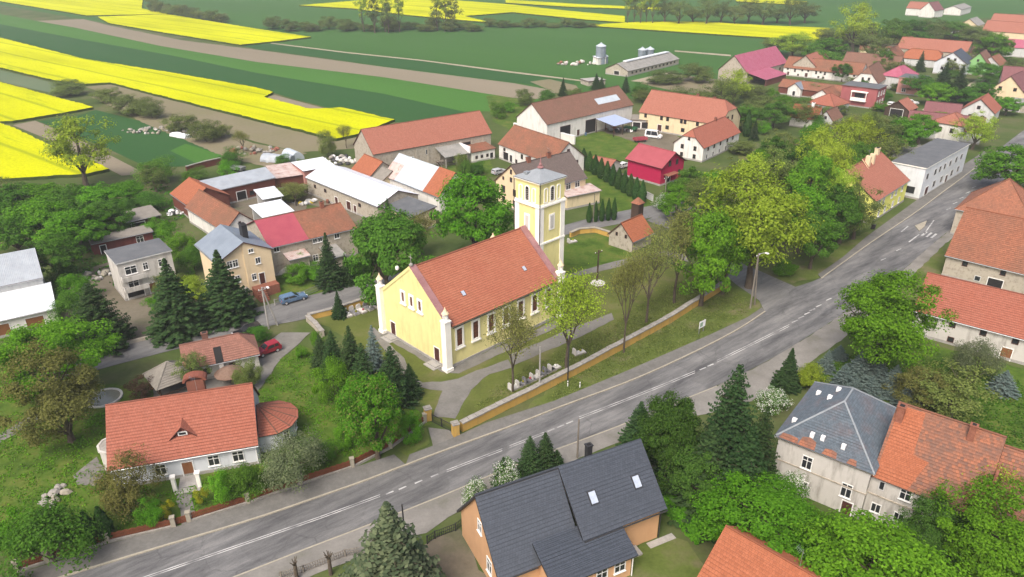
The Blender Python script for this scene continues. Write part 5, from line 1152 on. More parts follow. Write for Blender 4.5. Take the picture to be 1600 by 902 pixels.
# ================================================================== vegetation
def quads(name, cen, nor, size, mat, asp=1.0, idx=None, mats=None, seed=1, up=None):
    """one mesh of many small leaf faces"""
    g = np.random.default_rng(seed); n = len(cen)
    nor = nor / (np.linalg.norm(nor, axis=1, keepdims=True) + 1e-9)
    ref = g.normal(size=(n, 3)) if up is None else up
    a = np.cross(nor, ref); a /= np.linalg.norm(a, axis=1, keepdims=True) + 1e-9
    b = np.cross(nor, a); s = (np.asarray(size) * np.ones(n))[:, None] * .5
    # leaf-like: pointed diamond, slightly folded
    v = np.empty((n, 4, 3))
    v[:, 0] = cen - b * s * asp; v[:, 1] = cen + a * s * .8 + nor * s * .18; v[:, 2] = cen + b * s * asp; v[:, 3] = cen - a * s * .8 + nor * s * .18
    me = bpy.data.meshes.new(name)
    me.vertices.add(4 * n); me.vertices.foreach_set('co', v.reshape(-1).astype(np.float32))
    me.loops.add(4 * n); me.loops.foreach_set('vertex_index', np.arange(4 * n, dtype=np.int32))
    me.polygons.add(n); me.polygons.foreach_set('loop_start', np.arange(0, 4 * n, 4, dtype=np.int32)); me.polygons.foreach_set('loop_total', np.full(n, 4, dtype=np.int32))
    for m in (mats or [mat]): me.materials.append(m)
    if idx is not None: me.polygons.foreach_set('material_index', np.asarray(idx, dtype=np.int32))
    me.update(calc_edges=True); return me
def limbs(seed, tips, fork_z, top_z, r0, n_main):
    """trunk, main limbs and branches reaching the given tips; unit tree is 10 high"""
    rr = random.Random(seed); mb = MB()
    lean = Vector((rr.uniform(-.25, .25), rr.uniform(-.25, .25), 0))
    p0 = Vector((0, 0, -.25)); p1 = Vector((lean.x * .4, lean.y * .4, fork_z * .5)); p2 = Vector((lean.x, lean.y, fork_z))
    mb.tube(p0, p1, r0 * 1.35, r0, 8, 0, False); mb.tube(p1, p2, r0, r0 * .82, 8, 0, False)
    p3 = p2 + Vector((rr.uniform(-.3, .3), rr.uniform(-.3, .3), (top_z - fork_z) * .55)); mb.tube(p2, p3, r0 * .8, r0 * .4, 6, 0, False)
    mains = [p3]
    for i in range(n_main):
        a = 2 * math.pi * (i + rr.random() * .6) / n_main
        q = p2 + Vector((math.cos(a) * 1.5, math.sin(a) * 1.5, (top_z - fork_z) * rr.uniform(.18, .42))); mb.tube(p2, q, r0 * .5, r0 * .3, 5, 0, False); mains.append(q)
    for t in tips:
        t = Vector(t); m = min(mains, key=lambda q: (q - t).length)
        mid = (m + t) * .5 + Vector((rr.uniform(-.2, .2), rr.uniform(-.2, .2), rr.uniform(-.35, .05)))
        mb.tube(m, mid, r0 * .22, r0 * .13, 4, 0, False); mb.tube(mid, t, r0 * .13, r0 * .05, 4, 0, False)
    return mb.mesh('trunk', m_bark)
def broadleaf(seed, mat, n_clump=95, per=150, leafsz=.25, rad=3.7, zc=5.7, zr=4.2, hollow=.35, cl=.85, fork=1.7, tw=26, r0=.3, blossom=0.0, flat=1.0, ext=.05, pale=0.0):
    g = np.random.default_rng(seed); cen = []; nor = []
    lob = [(g.uniform(0, 6.28), g.uniform(-.8, .9), g.uniform(.12, .34)) for _ in range(6)]
    cs = []
    while len(cs) < n_clump:
        d = g.normal(size=3); d /= np.linalg.norm(d)
        if d[2] < -.75: continue
        r = hollow + (1 - hollow) * g.random() ** .55
        sc_ = 1 + sum(k * max(0, (math.cos(math.atan2(d[1], d[0]) - a) * .6 + .4) * (1 - abs(d[2] - z))) for a, z, k in lob) - .28
        c = np.array([d[0] * rad, d[1] * rad, d[2] * zr]) * r * sc_; c[2] += zc
        if c[2] < fork * .7: continue
        cs.append(c)
    for c in cs:
        cr = cl * g.uniform(.6, 1.35); k = int(per * g.uniform(.6, 1.3))
        d = g.normal(size=(k, 3)); d /= np.linalg.norm(d, axis=1, keepdims=True)
        rr_ = cr * (.45 + .55 * g.random((k, 1)) ** .5) * (1 + ext * g.normal(size=(k, 1)))
        q = d * rr_; q[:, 2] *= .72
        cen.append(c + q); out = c - np.array([0, 0, zc - .8]); out /= np.linalg.norm(out) + 1e-9
        nor.append(d * .55 + out * .45 + np.array([0, 0, .5]) + g.normal(size=(k, 3)) * .35)
    cen = np.concatenate(cen); nor = np.concatenate(nor); n = len(cen)
    idx = (g.random(n) < (blossom or pale)).astype(int) if blossom or pale else None
    me = quads('crown', cen, nor, leafsz * g.uniform(.6, 1.3, n), mat, 1.15, idx, [mat, l_blossom if blossom else l_sparse] if blossom or pale else None, seed)
    tips = [cs[i] for i in g.permutation(len(cs))[:tw]]
    return limbs(seed, tips, fork, zc + zr, r0, 5), me
def sparse_tree(seed, mat, per=6, depth=5, leafsz=.17, r0=.2):
    """open spring tree: branching skeleton with thin leaf sprays"""
    rr = random.Random(seed); g = np.random.default_rng(seed); mb = MB(); tips = []
    def grow(p, d, l, r, k):
        q = p + d * l; mid = (p + q) * .5 + Vector((rr.uniform(-1, 1), rr.uniform(-1, 1), 0)) * l * .06
        mb.tube(p, mid, r, r * .86, 6 if k < 2 else 4, 0, False); mb.tube(mid, q, r * .86, r * .68, 6 if k < 2 else 4, 0, False)
        if k >= 2: tips.append((mid, d)); tips.append((q, d))
        if k >= depth: return
        n = 3 if k else 4
        for i in range(n):
            a = 2 * math.pi * (i + rr.random() * .7) / n; e = d.orthogonal().normalized(); f = d.cross(e)
            sp = rr.uniform(.35, .75)
            nd = (d + (e * math.cos(a) + f * math.sin(a)) * sp + Vector((0, 0, .22))).normalized(); grow(q, nd, l * rr.uniform(.6, .8), r * .58, k + 1)
    grow(Vector((0, 0, -.2)), Vector((rr.uniform(-.05, .05), rr.uniform(-.05, .05), 1)), 3.0, r0, 0)
    cen = np.array([tuple(t[0]) for t in tips]); k = per
    cen = np.repeat(cen, k, 0) + g.normal(size=(len(cen) * k, 3)) * .42
    nor = g.normal(size=cen.shape) + np.array([0, 0, .6])
    zmax = cen[:, 2].max(); f = 10 / zmax
    tr = mb.mesh('trunk', m_bark); tr.transform(Matrix.Scale(f, 4)); cr = quads('crown', cen * f, nor, leafsz * g.uniform(.5, 1.2, len(cen)), mat, 1.2, seed=seed)
    return tr, cr
def conifer(seed, mat, R0=2.6, H=10.0, z0=.35, nl=38, droop=.32, tw=.34, cone=.9):
    g = np.random.default_rng(seed); cen = []; nor = []; sz = []; up = []; mb = MB()
    mb.tube((0, 0, -.2), (0, 0, H * .9), .2, .03, 7, 0, False)
    for i in range(nl):
        t = i / nl; z = z0 + (H - z0) * t; r = R0 * (1 - t) ** cone * g.uniform(.85, 1.1); nb = int(7 + 9 * (1 - t))
        for j in range(nb):
            a = 6.283 * (j + g.random()) / nb; l = r * g.uniform(.7, 1.12); dx, dy = math.cos(a), math.sin(a)
            tip = (dx * l, dy * l, z - droop * l + .12 * l)
            if l > .9 and j % 2 == 0: mb.tube((0, 0, z), tip, .035, .012, 3, 0, False)
            m = max(2, int(l / .17))
            for k in range(m):
                s = (k + .6) / m; zz = z - droop * l * s + .18 * l * s * s
                wid = .42 * (1 - s * .55) * min(1, l)
                for sg in (-1, 1):
                    o = wid * g.uniform(.15, .75) * sg
                    cen.append((dx * l * s - dy * o, dy * l * s + dx * o, zz - abs(o) * .35 + g.normal() * .04))
                    nor.append((dx * .35 - dy * sg * .5 + g.normal() * .2, dy * .35 + dx * sg * .5 + g.normal() * .2, .9)); sz.append(tw * g.uniform(.7, 1.25) * (1 - .35 * t))
                    up.append((-dy + g.normal() * .2, dx + g.normal() * .2, .2))
    return mb.mesh('trunk', m_bark), quads('crown', np.array(cen), np.array(nor), np.array(sz), mat, 1.25, seed=seed, up=np.array(up))
def thuja(seed, mat, R0=1.5, H=10.0):
    g = np.random.default_rng(seed); n = 2600; t = g.random(n) ** .8; a = g.random(n) * 6.283
    prof = np.minimum(1, (1 - t) * 1.9) ** .8 * np.minimum(1, .55 + t * 3)
    r = R0 * prof * (.75 + .3 * g.random(n)) * (1 + .12 * np.sin(a * 5 + t * 9))
    cen = np.stack([r * np.cos(a), r * np.sin(a), t * H + .1], 1); nor = np.stack([np.cos(a), np.sin(a), .45 + 0 * a], 1) + g.normal(size=(n, 3)) * .3
    mb = MB(); mb.tube((0, 0, -.2), (0, 0, H * .8), .2, .05, 6, 0, False)
    return mb.mesh('trunk', m_bark), quads('crown', cen, nor, .5 * g.uniform(.6, 1.3, n), mat, 1.4, seed=seed)
def shrub(seed, mat, n_clump=48, per=230, leafsz=.27, blossom=0.0):
    return broadleaf(seed, mat, n_clump, per, leafsz, 4.6, 4.2, 4.6, .3, 1.6, .6, 14, .2, blossom)
PROTO = {
 'bright': [broadleaf(11, l_bright), broadleaf(12, l_bright, 115, 140, rad=4.1), broadleaf(13, l_bright, 85, 150, zc=5.6)],
 'green': [broadleaf(21, l_green), broadleaf(22, l_green, 110, 140, rad=4.0), broadleaf(23, l_green, 80, 150, hollow=.25)],
 'nearbright': [broadleaf(14, l_bright, 130, 260, .17, ext=.12, rad=4.0), broadleaf(15, l_bright, 120, 260, .17, ext=.12, hollow=.3)],
 'neargreen': [broadleaf(24, l_deep, 120, 240, .18, ext=.12), broadleaf(25, l_deep, 110, 240, .18, ext=.12, hollow=.3)],
 'candle': [broadleaf(33, l_bright, 130, 230, .19, 3.6, 5.3, 4.7, .4, .8, 1.0, ext=.12, pale=.16)],
 'chestnut': [broadleaf(31, l_green, 130, 150, .28, 4.4, 5.3, 4.6, .45, .95)],
 'olive': [broadleaf(41, l_olive, 110, 150, .19, 4.0, 5.5, 4.4, .3, .95, ext=.2), broadleaf(42, l_olive, 70, 110, .22, ext=.25, hollow=.2), broadleaf(43, l_olive, 85, 90, .22, rad=4.1, ext=.3, hollow=.15)],
 'dull': [broadleaf(51, l_dull, 70, 90, .22, ext=.35, hollow=.15), broadleaf(52, l_dull, 80, 80, .22, rad=4.0, hollow=.15, ext=.35)],
 'sparse': [sparse_tree(61, l_sparse), sparse_tree(62, l_sparse, 5), sparse_tree(63, l_olive, 7)],
 'spruce': [conifer(71, l_dark), conifer(72, l_dark, nl=42, R0=2.4)],
 'bigspruce': [conifer(73, l_spruce, nl=44, R0=3.0, tw=.3)],
 'blue': [conifer(75, l_blue, nl=28, R0=3.2, droop=.2)],
 'darkpine': [conifer(76, l_dark, R0=3.2, nl=36, droop=.1, cone=.7), conifer(77, l_dark, R0=2.9, nl=38, droop=.15, cone=.75)],
 'thuja': [thuja(81, l_thuja)],
 'shrub': [shrub(91, l_green), shrub(92, l_green, 55, 200)],
 'bshrub': [shrub(93, l_bright), shrub(94, l_bright, 42, 220)],
 'dshrub': [shrub(95, l_dull), shrub(96, l_dull, 60, 180)],
 'brown': [broadleaf(44, l_brown, 110, 220, .17, ext=.2, hollow=.2, fork=.9, zc=5.2, zr=4.8)],
 'brownshrub': [shrub(103, l_brown, 55, 220, .22)],
 'greyshrub': [shrub(104, l_greyg, 55, 220, .22)],
 'oshrub': [shrub(97, l_olive)],
 'flower': [shrub(98, l_green, 40, 190, .27, .3)],
 'golden': [shrub(99, l_yellow, 24, 120, .4)],
 'purple': [shrub(100, l_purple, 30, 100, .4)],
 'poplar': [broadleaf(101, l_dull, 30, 60, .32, 2.2, 6.2, 4.2, .1, .8, 1.6, 24, .17, ext=.3), broadleaf(102, l_olive, 26, 60, .32, 2.3, 6.2, 4.2, .1, .8, 1.6, 24, .17, ext=.3)],
}
def extent(me):
    v = np.empty(len(me.vertices) * 3, dtype=np.float32); me.vertices.foreach_get('co', v); v = v.reshape(-1, 3)
    return np.percentile(np.hypot(v[:, 0], v[:, 1]), 96) * 2, np.percentile(v[:, 2], 99.5)
EXT = {k: [extent(c) for t, c in v] for k, v in PROTO.items()}
KIND = {'brownshrub': ('shrub', 'shrub'), 'greyshrub': ('shrub', 'shrub'), 'thuja': ('thuja', 'thuja'), 'shrub': ('shrub', 'shrub'), 'bshrub': ('shrub', 'shrub'), 'dshrub': ('shrub', 'shrub'), 'oshrub': ('shrub', 'shrub'), 'flower': ('flowering_shrub', 'shrub'), 'golden': ('golden_shrub', 'shrub'), 'purple': ('shrub', 'shrub'),
        'spruce': ('spruce_tree', 'tree'), 'bigspruce': ('spruce_tree', 'tree'), 'blue': ('blue_spruce', 'tree'), 'darkpine': ('conifer_tree', 'tree'), 'poplar': ('poplar_tree', 'tree'), 'chestnut': ('chestnut_tree', 'tree')}
TN = [0]
def plant(kind, bx, by, ytop, wpx, label, group=None, var=None, zr=None):
    """a plant with its foot at photo point (bx, by), reaching ytop, crown wpx wide there"""
    TN[0] += 1; rr = random.Random(TN[0] * 13 + 5)
    bx -= (bx - 812) / (2795 - by) * (by - ytop) * .55      # plants stand upright: the foot lies off the crown's middle
    b = P(bx, by); h = max(.4, height_to(b, ytop)); d = dist(b); wd = wpx * d / FPX
    i = (TN[0] if var is None else var) % len(PROTO[kind]); tr, cr = PROTO[kind][i]; ew, eh = EXT[kind][i]
    nm, cat = KIND.get(kind, ('tree', 'tree'))
    o = empty(nm, (b.x, b.y, 0), rr.uniform(0, 6.28) if zr is None else zr); o.scale = (wd / ew, wd / ew, h / eh)
    link('trunk' if cat == 'tree' else 'stem', tr, o); link('crown' if cat == 'tree' else 'foliage', cr, o)
    tag(o, label, cat, group); return o
ORD = ['first', 'second', 'third', 'fourth', 'fifth', 'sixth', 'seventh', 'eighth', 'ninth', 'tenth', 'eleventh', 'twelfth', 'thirteenth', 'fourteenth', 'fifteenth', 'sixteenth', 'seventeenth', 'eighteenth', 'nineteenth', 'twentieth'] + ['number %d' % i for i in range(21, 90)]
def grove(items, place, group, order='left'):
    """items: (kind, bx, by, ytop, wpx); labels count along the row"""
    items = sorted(items, key=lambda t: t[1])
    desc = {'brownshrub': 'brownish shrub', 'greyshrub': 'grey-green shrub', 'brown': 'brownish spring tree', 'bright': 'fresh green leafy tree', 'green': 'green leafy tree', 'nearbright': 'fresh green leafy tree', 'neargreen': 'green leafy tree', 'olive': 'yellow-green spring tree', 'dull': 'dull green tree', 'sparse': 'thinly leaved spring tree', 'spruce': 'dark spruce', 'darkpine': 'dark conifer', 'blue': 'small blue spruce', 'thuja': 'dark thuja', 'shrub': 'green shrub', 'bshrub': 'bright green shrub', 'dshrub': 'dull green shrub', 'oshrub': 'yellow-green shrub', 'flower': 'white flowering shrub', 'golden': 'golden shrub', 'purple': 'brownish shrub', 'poplar': 'slender tall tree', 'chestnut': 'round leafy tree', 'bigspruce': 'grey-green spruce'}
    cnt = {}
    for k in items: cnt[desc[k[0]]] = cnt.get(desc[k[0]], 0) + 1
    seen = {}
    for it in items:
        d = desc[it[0]]; seen[d] = seen.get(d, 0) + 1
        lb = f'{d} {place}' if cnt[d] == 1 else f'{ORD[seen[d] - 1]} {d} from left {place}'
        plant(*it, lb, group)
# ---- single trees
plant('bigspruce', 611, 960, 792, 150, 'tall grey-green spruce at the bottom edge beside the road')
plant('nearbright', 1378, 585, 427, 138, 'broad bright green tree at the roadside left of the coral roofed outbuilding', var=1)
plant('spruce', 1234, 606, 546, 38, 'small dark spruce at the roadside bend near the manor')
plant('oshrub', 1268, 606, 568, 44, 'yellow-green shrub right of the small roadside spruce')
plant('sparse', 800, 612, 478, 92, 'small bare-looking tree in front of the church windows', var=1)
plant('sparse', 889, 585, 434, 105, 'spring tree with fresh leaves at the right end of the nave', var=2)
plant('sparse', 981, 552, 398, 66, 'slender tree standing at the churchyard wall before the lawn', var=0)
plant('sparse', 1016, 505, 372, 92, 'spreading grey tree inside the churchyard wall', var=1)
plant('sparse', 1062, 474, 330, 92, 'thin tree beside the junction lane in the churchyard', var=0)
plant('olive', 1186, 450, 268, 158, 'biggest yellow-green tree at the road junction', var=0)
plant('bright', 1105, 478, 330, 96, 'fresh green tree between the churchyard wall and the junction', var=2)
plant('bright', 1138, 460, 345, 70, 'smaller fresh green tree at the end of the churchyard wall', var=0)
plant('chestnut', 602, 462, 333, 124, 'round dark green chestnut beside the lane left of the church')
plant('bright', 742, 412, 274, 120, 'round bright green tree behind the church roof', var=1)
plant('spruce', 528, 496, 455, 22, 'small dark spruce among the graves by the lane')
plant('nearbright', 72, 620, 505, 150, 'round bright green tree at the left edge below the lane', var=0)
plant('brown', 86, 690, 550, 128, 'olive bushy tree at the left edge above the lawn')
plant('spruce', 268, 520, 408, 76, 'tall dark spruce in front of the balcony house')
plant('spruce', 346, 497, 394, 76, 'tall dark spruce in front of the cream house')
plant('darkpine', 148, 540, 446, 74, 'dark conifer at the lane left of the balcony yard')
plant('spruce', 512, 448, 366, 42, 'narrow dark spruce before the row house annex')
plant('spruce', 540, 445, 397, 22, 'short thin spruce right of the narrow one by the row house')
plant('candle', 583, 716, 588, 92, 'leafy garden tree with pale new shoots near the church gate', var=1)
plant('olive', 118, 292, 182, 84, 'tall olive tree before the left rapeseed plot', var=1)
plant('dull', 640, 402, 340, 60, 'small dull tree between the chestnut and the bright tree', var=0)
plant('sparse', 657, 398, 330, 44, 'thin grey tree behind the church ridge', var=1)
plant('spruce', 606, 352, 310, 20, 'small spruce beside the grey felt roofed shed')
plant('brownshrub', 190, 800, 714, 88, 'round brownish bush at the front corner of the red roofed house')
plant('greyshrub', 455, 752, 678, 98, 'large grey-green bush below the round annex')
plant('shrub', 385, 772, 724, 66, 'dark green bush right of the front steps')
plant('golden', 256, 812, 786, 28, 'golden conifer bush in the front garden left of the path')
plant('golden', 312, 790, 762, 22, 'golden bush right of the front path')
plant('bshrub', 345, 792, 735, 44, 'pale green bush beside the right entrance pillar')
plant('bshrub', 238, 822, 778, 40, 'pale star-leaved bush in front of the brownish bush')
plant('thuja', 135, 850, 800, 22, 'first small column thuja behind the road fence'); plant('thuja', 158, 842, 792, 22, 'second small column thuja behind the road fence')
plant('shrub', 70, 880, 800, 118, 'big dark green shrub in the bottom left corner')
plant('bshrub', 18, 870, 808, 72, 'bright yellow-green shrub at the left edge corner')
plant('purple', 218, 622, 588, 42, 'dark plum bush left of the garden pavilion')
plant('dull', 300, 610, 550, 48, 'small dull tree in front of the pavilion roof', var=1)
plant('dshrub', 388, 606, 566, 44, 'dark bush at the right corner of the brick cottage')
plant('shrub', 402, 532, 508, 40, 'dark bush between the black car and the gate')
grove([('darkpine', 1000, 700, 630, 52), ('darkpine', 1145, 742, 577, 88), ('darkpine', 1188, 775, 642, 62), ('darkpine', 1108, 800, 668, 96), ('darkpine', 1166, 825, 672, 92), ('darkpine', 1066, 745, 644, 70)], 'in the dense clump right of the anthracite roof', 'conifer clump by the road')
grove([('neargreen', 1050, 770, 622, 95), ('neargreen', 1025, 730, 668, 70), ('neargreen', 1090, 800, 700, 90)], 'in the dense clump right of the anthracite roof', 'conifer clump by the road')
grove([('nearbright', 1196, 872, 764, 170), ('nearbright', 1258, 862, 794, 66), ('nearbright', 1385, 985, 840, 190), ('nearbright', 1565, 935, 795, 160), ('nearbright', 1130, 850, 792, 80)], 'in the bottom right corner', 'bottom right trees')
grove([('neargreen', 1308, 870, 812, 66), ('neargreen', 1456, 890, 790, 70), ('neargreen', 1512, 900, 818, 66), ('neargreen', 1350, 890, 834, 52)], 'under the manor windows', 'manor garden trees')
plant('sparse', 1545, 850, 735, 76, 'thin yellowish tree rising before the manor roof', var=2)
grove([('brown', 1450, 640, 576, 84), ('dull', 1495, 660, 572, 96), ('brownshrub', 1425, 625, 590, 60), ('greyshrub', 1530, 590, 530, 62)], 'in the garden behind the manor', 'manor garden bushes')
grove([('blue', 1293, 580, 548, 24), ('blue', 1318, 612, 570, 36), ('blue', 1345, 600, 548, 44), ('blue', 1372, 602, 556, 40), ('blue', 1398, 615, 572, 40), ('blue', 1312, 560, 540, 24), ('blue', 1360, 636, 590, 40), ('blue', 1420, 640, 600, 36), ('blue', 1570, 612, 580, 34), ('blue', 1335, 632, 592, 36)], 'in the garden behind the manor', 'blue spruces')
grove([('flower', 740, 800, 750, 44), ('flower', 795, 770, 722, 48), ('flower', 1232, 800, 738, 52), ('flower', 1212, 640, 610, 50), ('flower', 1205, 760, 735, 34)], 'by the lower roadside', 'white flowering shrubs')
grove([('darkpine', 787, 762, 716, 34), ('darkpine', 828, 745, 684, 40), ('darkpine', 852, 738, 678, 40), ('darkpine', 870, 732, 704, 24)], 'behind the ridge of the anthracite roof', 'roadside conifers')
grove([('darkpine', 520, 590, 520, 40), ('darkpine', 548, 600, 512, 44), ('blue', 584, 605, 512, 44), ('darkpine', 612, 632, 545, 56), ('darkpine', 568, 632, 540, 50), ('darkpine', 640, 620, 570, 34), ('darkpine', 500, 570, 525, 30)], 'in the conifer cluster before the church gable', 'conifers before the church')
grove([('bshrub', 520, 625, 560, 60), ('bshrub', 555, 660, 592, 50), ('bshrub', 470, 560, 542, 22), ('bshrub', 494, 545, 518, 24), ('bshrub', 640, 690, 640, 40), ('bshrub', 535, 700, 660, 30), ('shrub', 505, 720, 690, 40)], 'on the garden side of the church gate', 'garden shrubs by the church gate')
# wood along the junction lane and park
import itertools
rnd = random.Random(5)
park = []
for bx, by, yt, wpx, k in ((1090, 345, 275, 58, 'dull'), (1120, 325, 268, 60, 'bright'), (1155, 310, 250, 60, 'dull'), (1180, 345, 240, 72, 'olive'), (1215, 330, 222, 76, 'dull'), (1240, 305, 230, 60, 'green'), (1265, 350, 240, 74, 'bright'), (1290, 320, 205, 76, 'olive'), (1255, 395, 290, 84, 'bright'), (1300, 385, 290, 82, 'green'), (1310, 352, 258, 66, 'olive'), (1320, 380, 305, 54, 'dull'), (1205, 275, 215, 56, 'green'), (1310, 285, 190, 72, 'olive'), (1345, 265, 180, 62, 'olive'), (1375, 245, 172, 58, 'dull'), (1410, 240, 185, 60, 'bright'), (1440, 225, 180, 50, 'bright'), (1340, 300, 225, 66, 'green'), (1188, 285, 235, 50, 'bright'), (1075, 320, 262, 50, 'green'), (1060, 345, 290, 50, 'bright'), (1225, 255, 205, 50, 'dull'), (1275, 260, 195, 56, 'bright'), (1190, 395, 300, 80, 'olive'), (1150, 375, 275, 70, 'dull'), (1275, 420, 330, 70, 'green'), (1385, 280, 215, 52, 'dull'), (1344, 374, 284, 58, 'dull'), (1300, 300, 228, 60, 'dull'), (1160, 340, 262, 60, 'dull')):
    park.append((k, bx, by, yt, wpx))
grove(park, 'in the wood by the junction', 'wood beside the junction')
grove([('shrub', 1050, 300, 285, 30), ('flower', 1035, 330, 303, 34), ('shrub', 1075, 395, 370, 40), ('bshrub', 1230, 430, 405, 40), ('shrub', 1140, 330, 310, 40), ('dshrub', 1200, 300, 275, 44), ('dshrub', 1160, 240, 220, 44)], 'at the edge of the wood by the church road', 'wood edge shrubs')
grove([('olive', 1527, 234, 176, 52), ('bright', 1592, 304, 232, 90)], 'beside the main street at the right', 'street trees')
grove([('thuja', 921, 348, 317, 9), ('thuja', 931, 347, 314, 9), ('thuja', 941, 346, 312, 9), ('thuja', 951, 345, 310, 9), ('thuja', 960, 344, 309, 9)], 'in the short row by the lane right of the tower', 'thuja row by the lane')
grove([('thuja', 912 + i * 9.2, 262 + i * 5.6, 232 + i * 5.0, 13) for i in range(11)], 'along the fence below the white barn', 'thuja hedge of the crimson house')
grove([('thuja', 1169, 214, 172, 12), ('spruce', 1180, 220, 188, 14), ('spruce', 880, 150, 122, 14), ('spruce', 932, 140, 115, 16), ('spruce', 940, 142, 120, 14), ('spruce', 978, 145, 118, 14)], 'behind the white barns', 'conifers behind the barns')
grove([('shrub', 728, 278, 250, 24), ('dshrub', 722, 272, 240, 26), ('shrub', 745, 274, 250, 28), ('shrub', 705, 300, 280, 26)], 'in the barn courtyard', 'courtyard shrubs')
# left thicket
left = []
rnd = random.Random(21)
for bx, by, yt, wpx, k in ((20, 350, 292, 84, 'green'), (60, 345, 290, 80, 'bright'), (105, 350, 296, 84, 'green'), (150, 345, 292, 76, 'bright'), (60, 390, 318, 92, 'bright'), (20, 402, 336, 80, 'green'), (115, 398, 330, 88, 'bright'), (160, 376, 316, 76, 'green'), (90, 440, 372, 76, 'green'), (200, 325, 285, 58, 'bright'), (240, 300, 262, 46, 'dull'), (185, 350, 312, 54, 'green'), (-5, 330, 285, 60, 'dull')):
    left.append((k, bx, by, yt, wpx))
grove(left, 'in the thicket above the grey warehouse', 'left thicket')
grove([('bshrub', 118, 470, 425, 50), ('shrub', 105, 505, 458, 46), ('shrub', 100, 440, 405, 46), ('bshrub', 285, 405, 362, 50), ('bshrub', 262, 388, 345, 44), ('shrub', 300, 425, 385, 40), ('dshrub', 260, 452, 425, 50), ('oshrub', 300, 470, 430, 40), ('bshrub', 245, 490, 460, 40), ('shrub', 230, 330, 300, 50), ('dshrub', 310, 330, 300, 36), ('bshrub', 235, 370, 342, 36)], 'around the balcony house', 'shrubs round the balcony house')
grove([('dshrub', 165, 160, 138, 40), ('dshrub', 205, 178, 150, 60), ('dshrub', 235, 185, 158, 40), ('dshrub', 280, 205, 180, 50), ('dshrub', 320, 222, 190, 50), ('shrub', 240, 285, 245, 60), ('shrub', 360, 258, 232, 40), ('dshrub', 105, 150, 126, 44), ('dshrub', 345, 215, 196, 30), ('sparse', 378, 240, 205, 30), ('shrub', 300, 285, 262, 40), ('bshrub', 355, 280, 250, 36), ('dshrub', 510, 245, 205, 30), ('sparse', 540, 232, 195, 24), ('shrub', 440, 258, 240, 26), ('dshrub', 470, 265, 248, 24)], 'on the waste strip beside the fields', 'bushes on the waste strip')
grove([('sparse', 460, 322, 285, 40), ('dshrub', 455, 312, 290, 50), ('shrub', 640, 330, 305, 24), ('bshrub', 465, 440, 410, 44), ('bshrub', 500, 438, 412, 50), ('bshrub', 470, 425, 395, 40), ('shrub', 555, 430, 405, 40)], 'in the yards left of the church', 'yard shrubs')
grove([('dull', 1130, 175, 120, 52), ('olive', 1150, 165, 110, 54), ('dull', 1190, 185, 150, 50), ('green', 1165, 205, 165, 46), ('green', 1210, 200, 160, 50), ('dull', 1250, 195, 155, 44), ('olive', 1240, 90, 50, 60), ('dull', 1215, 85, 55, 44), ('green', 1290, 110, 60, 60), ('olive', 1340, 85, 5, 60), ('dull', 1365, 100, 40, 56), ('green', 1395, 80, 30, 50), ('green', 1420, 75, 32, 56), ('dull', 1455, 70, 30, 60), ('green', 1490, 70, 34, 60), ('dull', 1520, 75, 42, 44), ('green', 1440, 150, 118, 44), ('bright', 1460, 165, 130, 46), ('spruce', 1500, 160, 105, 32), ('spruce', 1476, 145, 98, 26), ('bright', 1553, 100, 52, 44), ('bright', 1545, 130, 100, 44), ('green', 1530, 168, 130, 48), ('dull', 1400, 130, 95, 50), ('green', 1380, 120, 80, 44), ('spruce', 1440, 112, 80, 14), ('dull', 1260, 200, 165, 40), ('green', 1060, 215, 160, 1)][:-1], 'among the far village roofs', 'trees of the far village')
grove([('dull', 1335, 232, 205, 40), ('dshrub', 1010, 160, 140, 50), ('dshrub', 1060, 165, 138, 56), ('dshrub', 1100, 172, 140, 50), ('shrub', 960, 165, 140, 36), ('shrub', 1000, 150, 130, 36), ('dshrub', 1040, 130, 112, 60), ('dshrub', 1090, 128, 100, 50), ('dshrub', 905, 165, 140, 40), ('shrub', 780, 185, 158, 28), ('dshrub', 820, 165, 140, 30), ('shrub', 855, 160, 140, 30), ('bshrub', 795, 175, 160, 30)], 'around the kitchen gardens behind the barns', 'garden bushes behind the barns')
# distant rows
grove([('poplar', 566 + i * 13 + (i % 3) * 4, 50 + (i % 2) * 2, -14 + (i % 4) * 4, 24) for i in range(5)] + [('poplar', 682, 48, -12, 24), ('poplar', 694, 49, -8, 24), ('poplar', 706, 47, -14, 26)], 'in the tall row before the centre rapeseed', 'tall row in the fields')
grove([('poplar', 982 + i * 10, 38 - (i % 2), -22 + (i % 3) * 5, 20) for i in range(5)] + [('dull', 1040 + i * 22, 36 + (i % 2) * 3, -6 + (i % 3) * 7, 36) for i in range(11)], 'in the wooded strip at top right', 'wooded strip')
grove([('dshrub', 240 + i * 15, 20 + i * 2.2, -2 + i * 3.0 + (i % 3) * 2, 24) for i in range(8)], 'in the hedge of the top left rapeseed', 'top left hedge')
grove([('dshrub', 425 + i * 21 + (i % 3) * 5, 46 + (i % 2) * 3, 26 + (i % 4) * 4, 30) for i in range(16)], 'in the hedge under the tall row', 'field hedge')
grove([('dshrub', 765 + i * 20, 42 + (i % 2) * 1.5, 28 + (i % 3) * 4, 24) for i in range(9)], 'in the low hedge beyond the wheat', 'far low hedge')
grove([('dshrub', 1300 + i * 28, 66 + (i % 3) * 4, 44 + (i % 4) * 3, 46) for i in range(9)], 'in the belt above the far village', 'belt above the village')

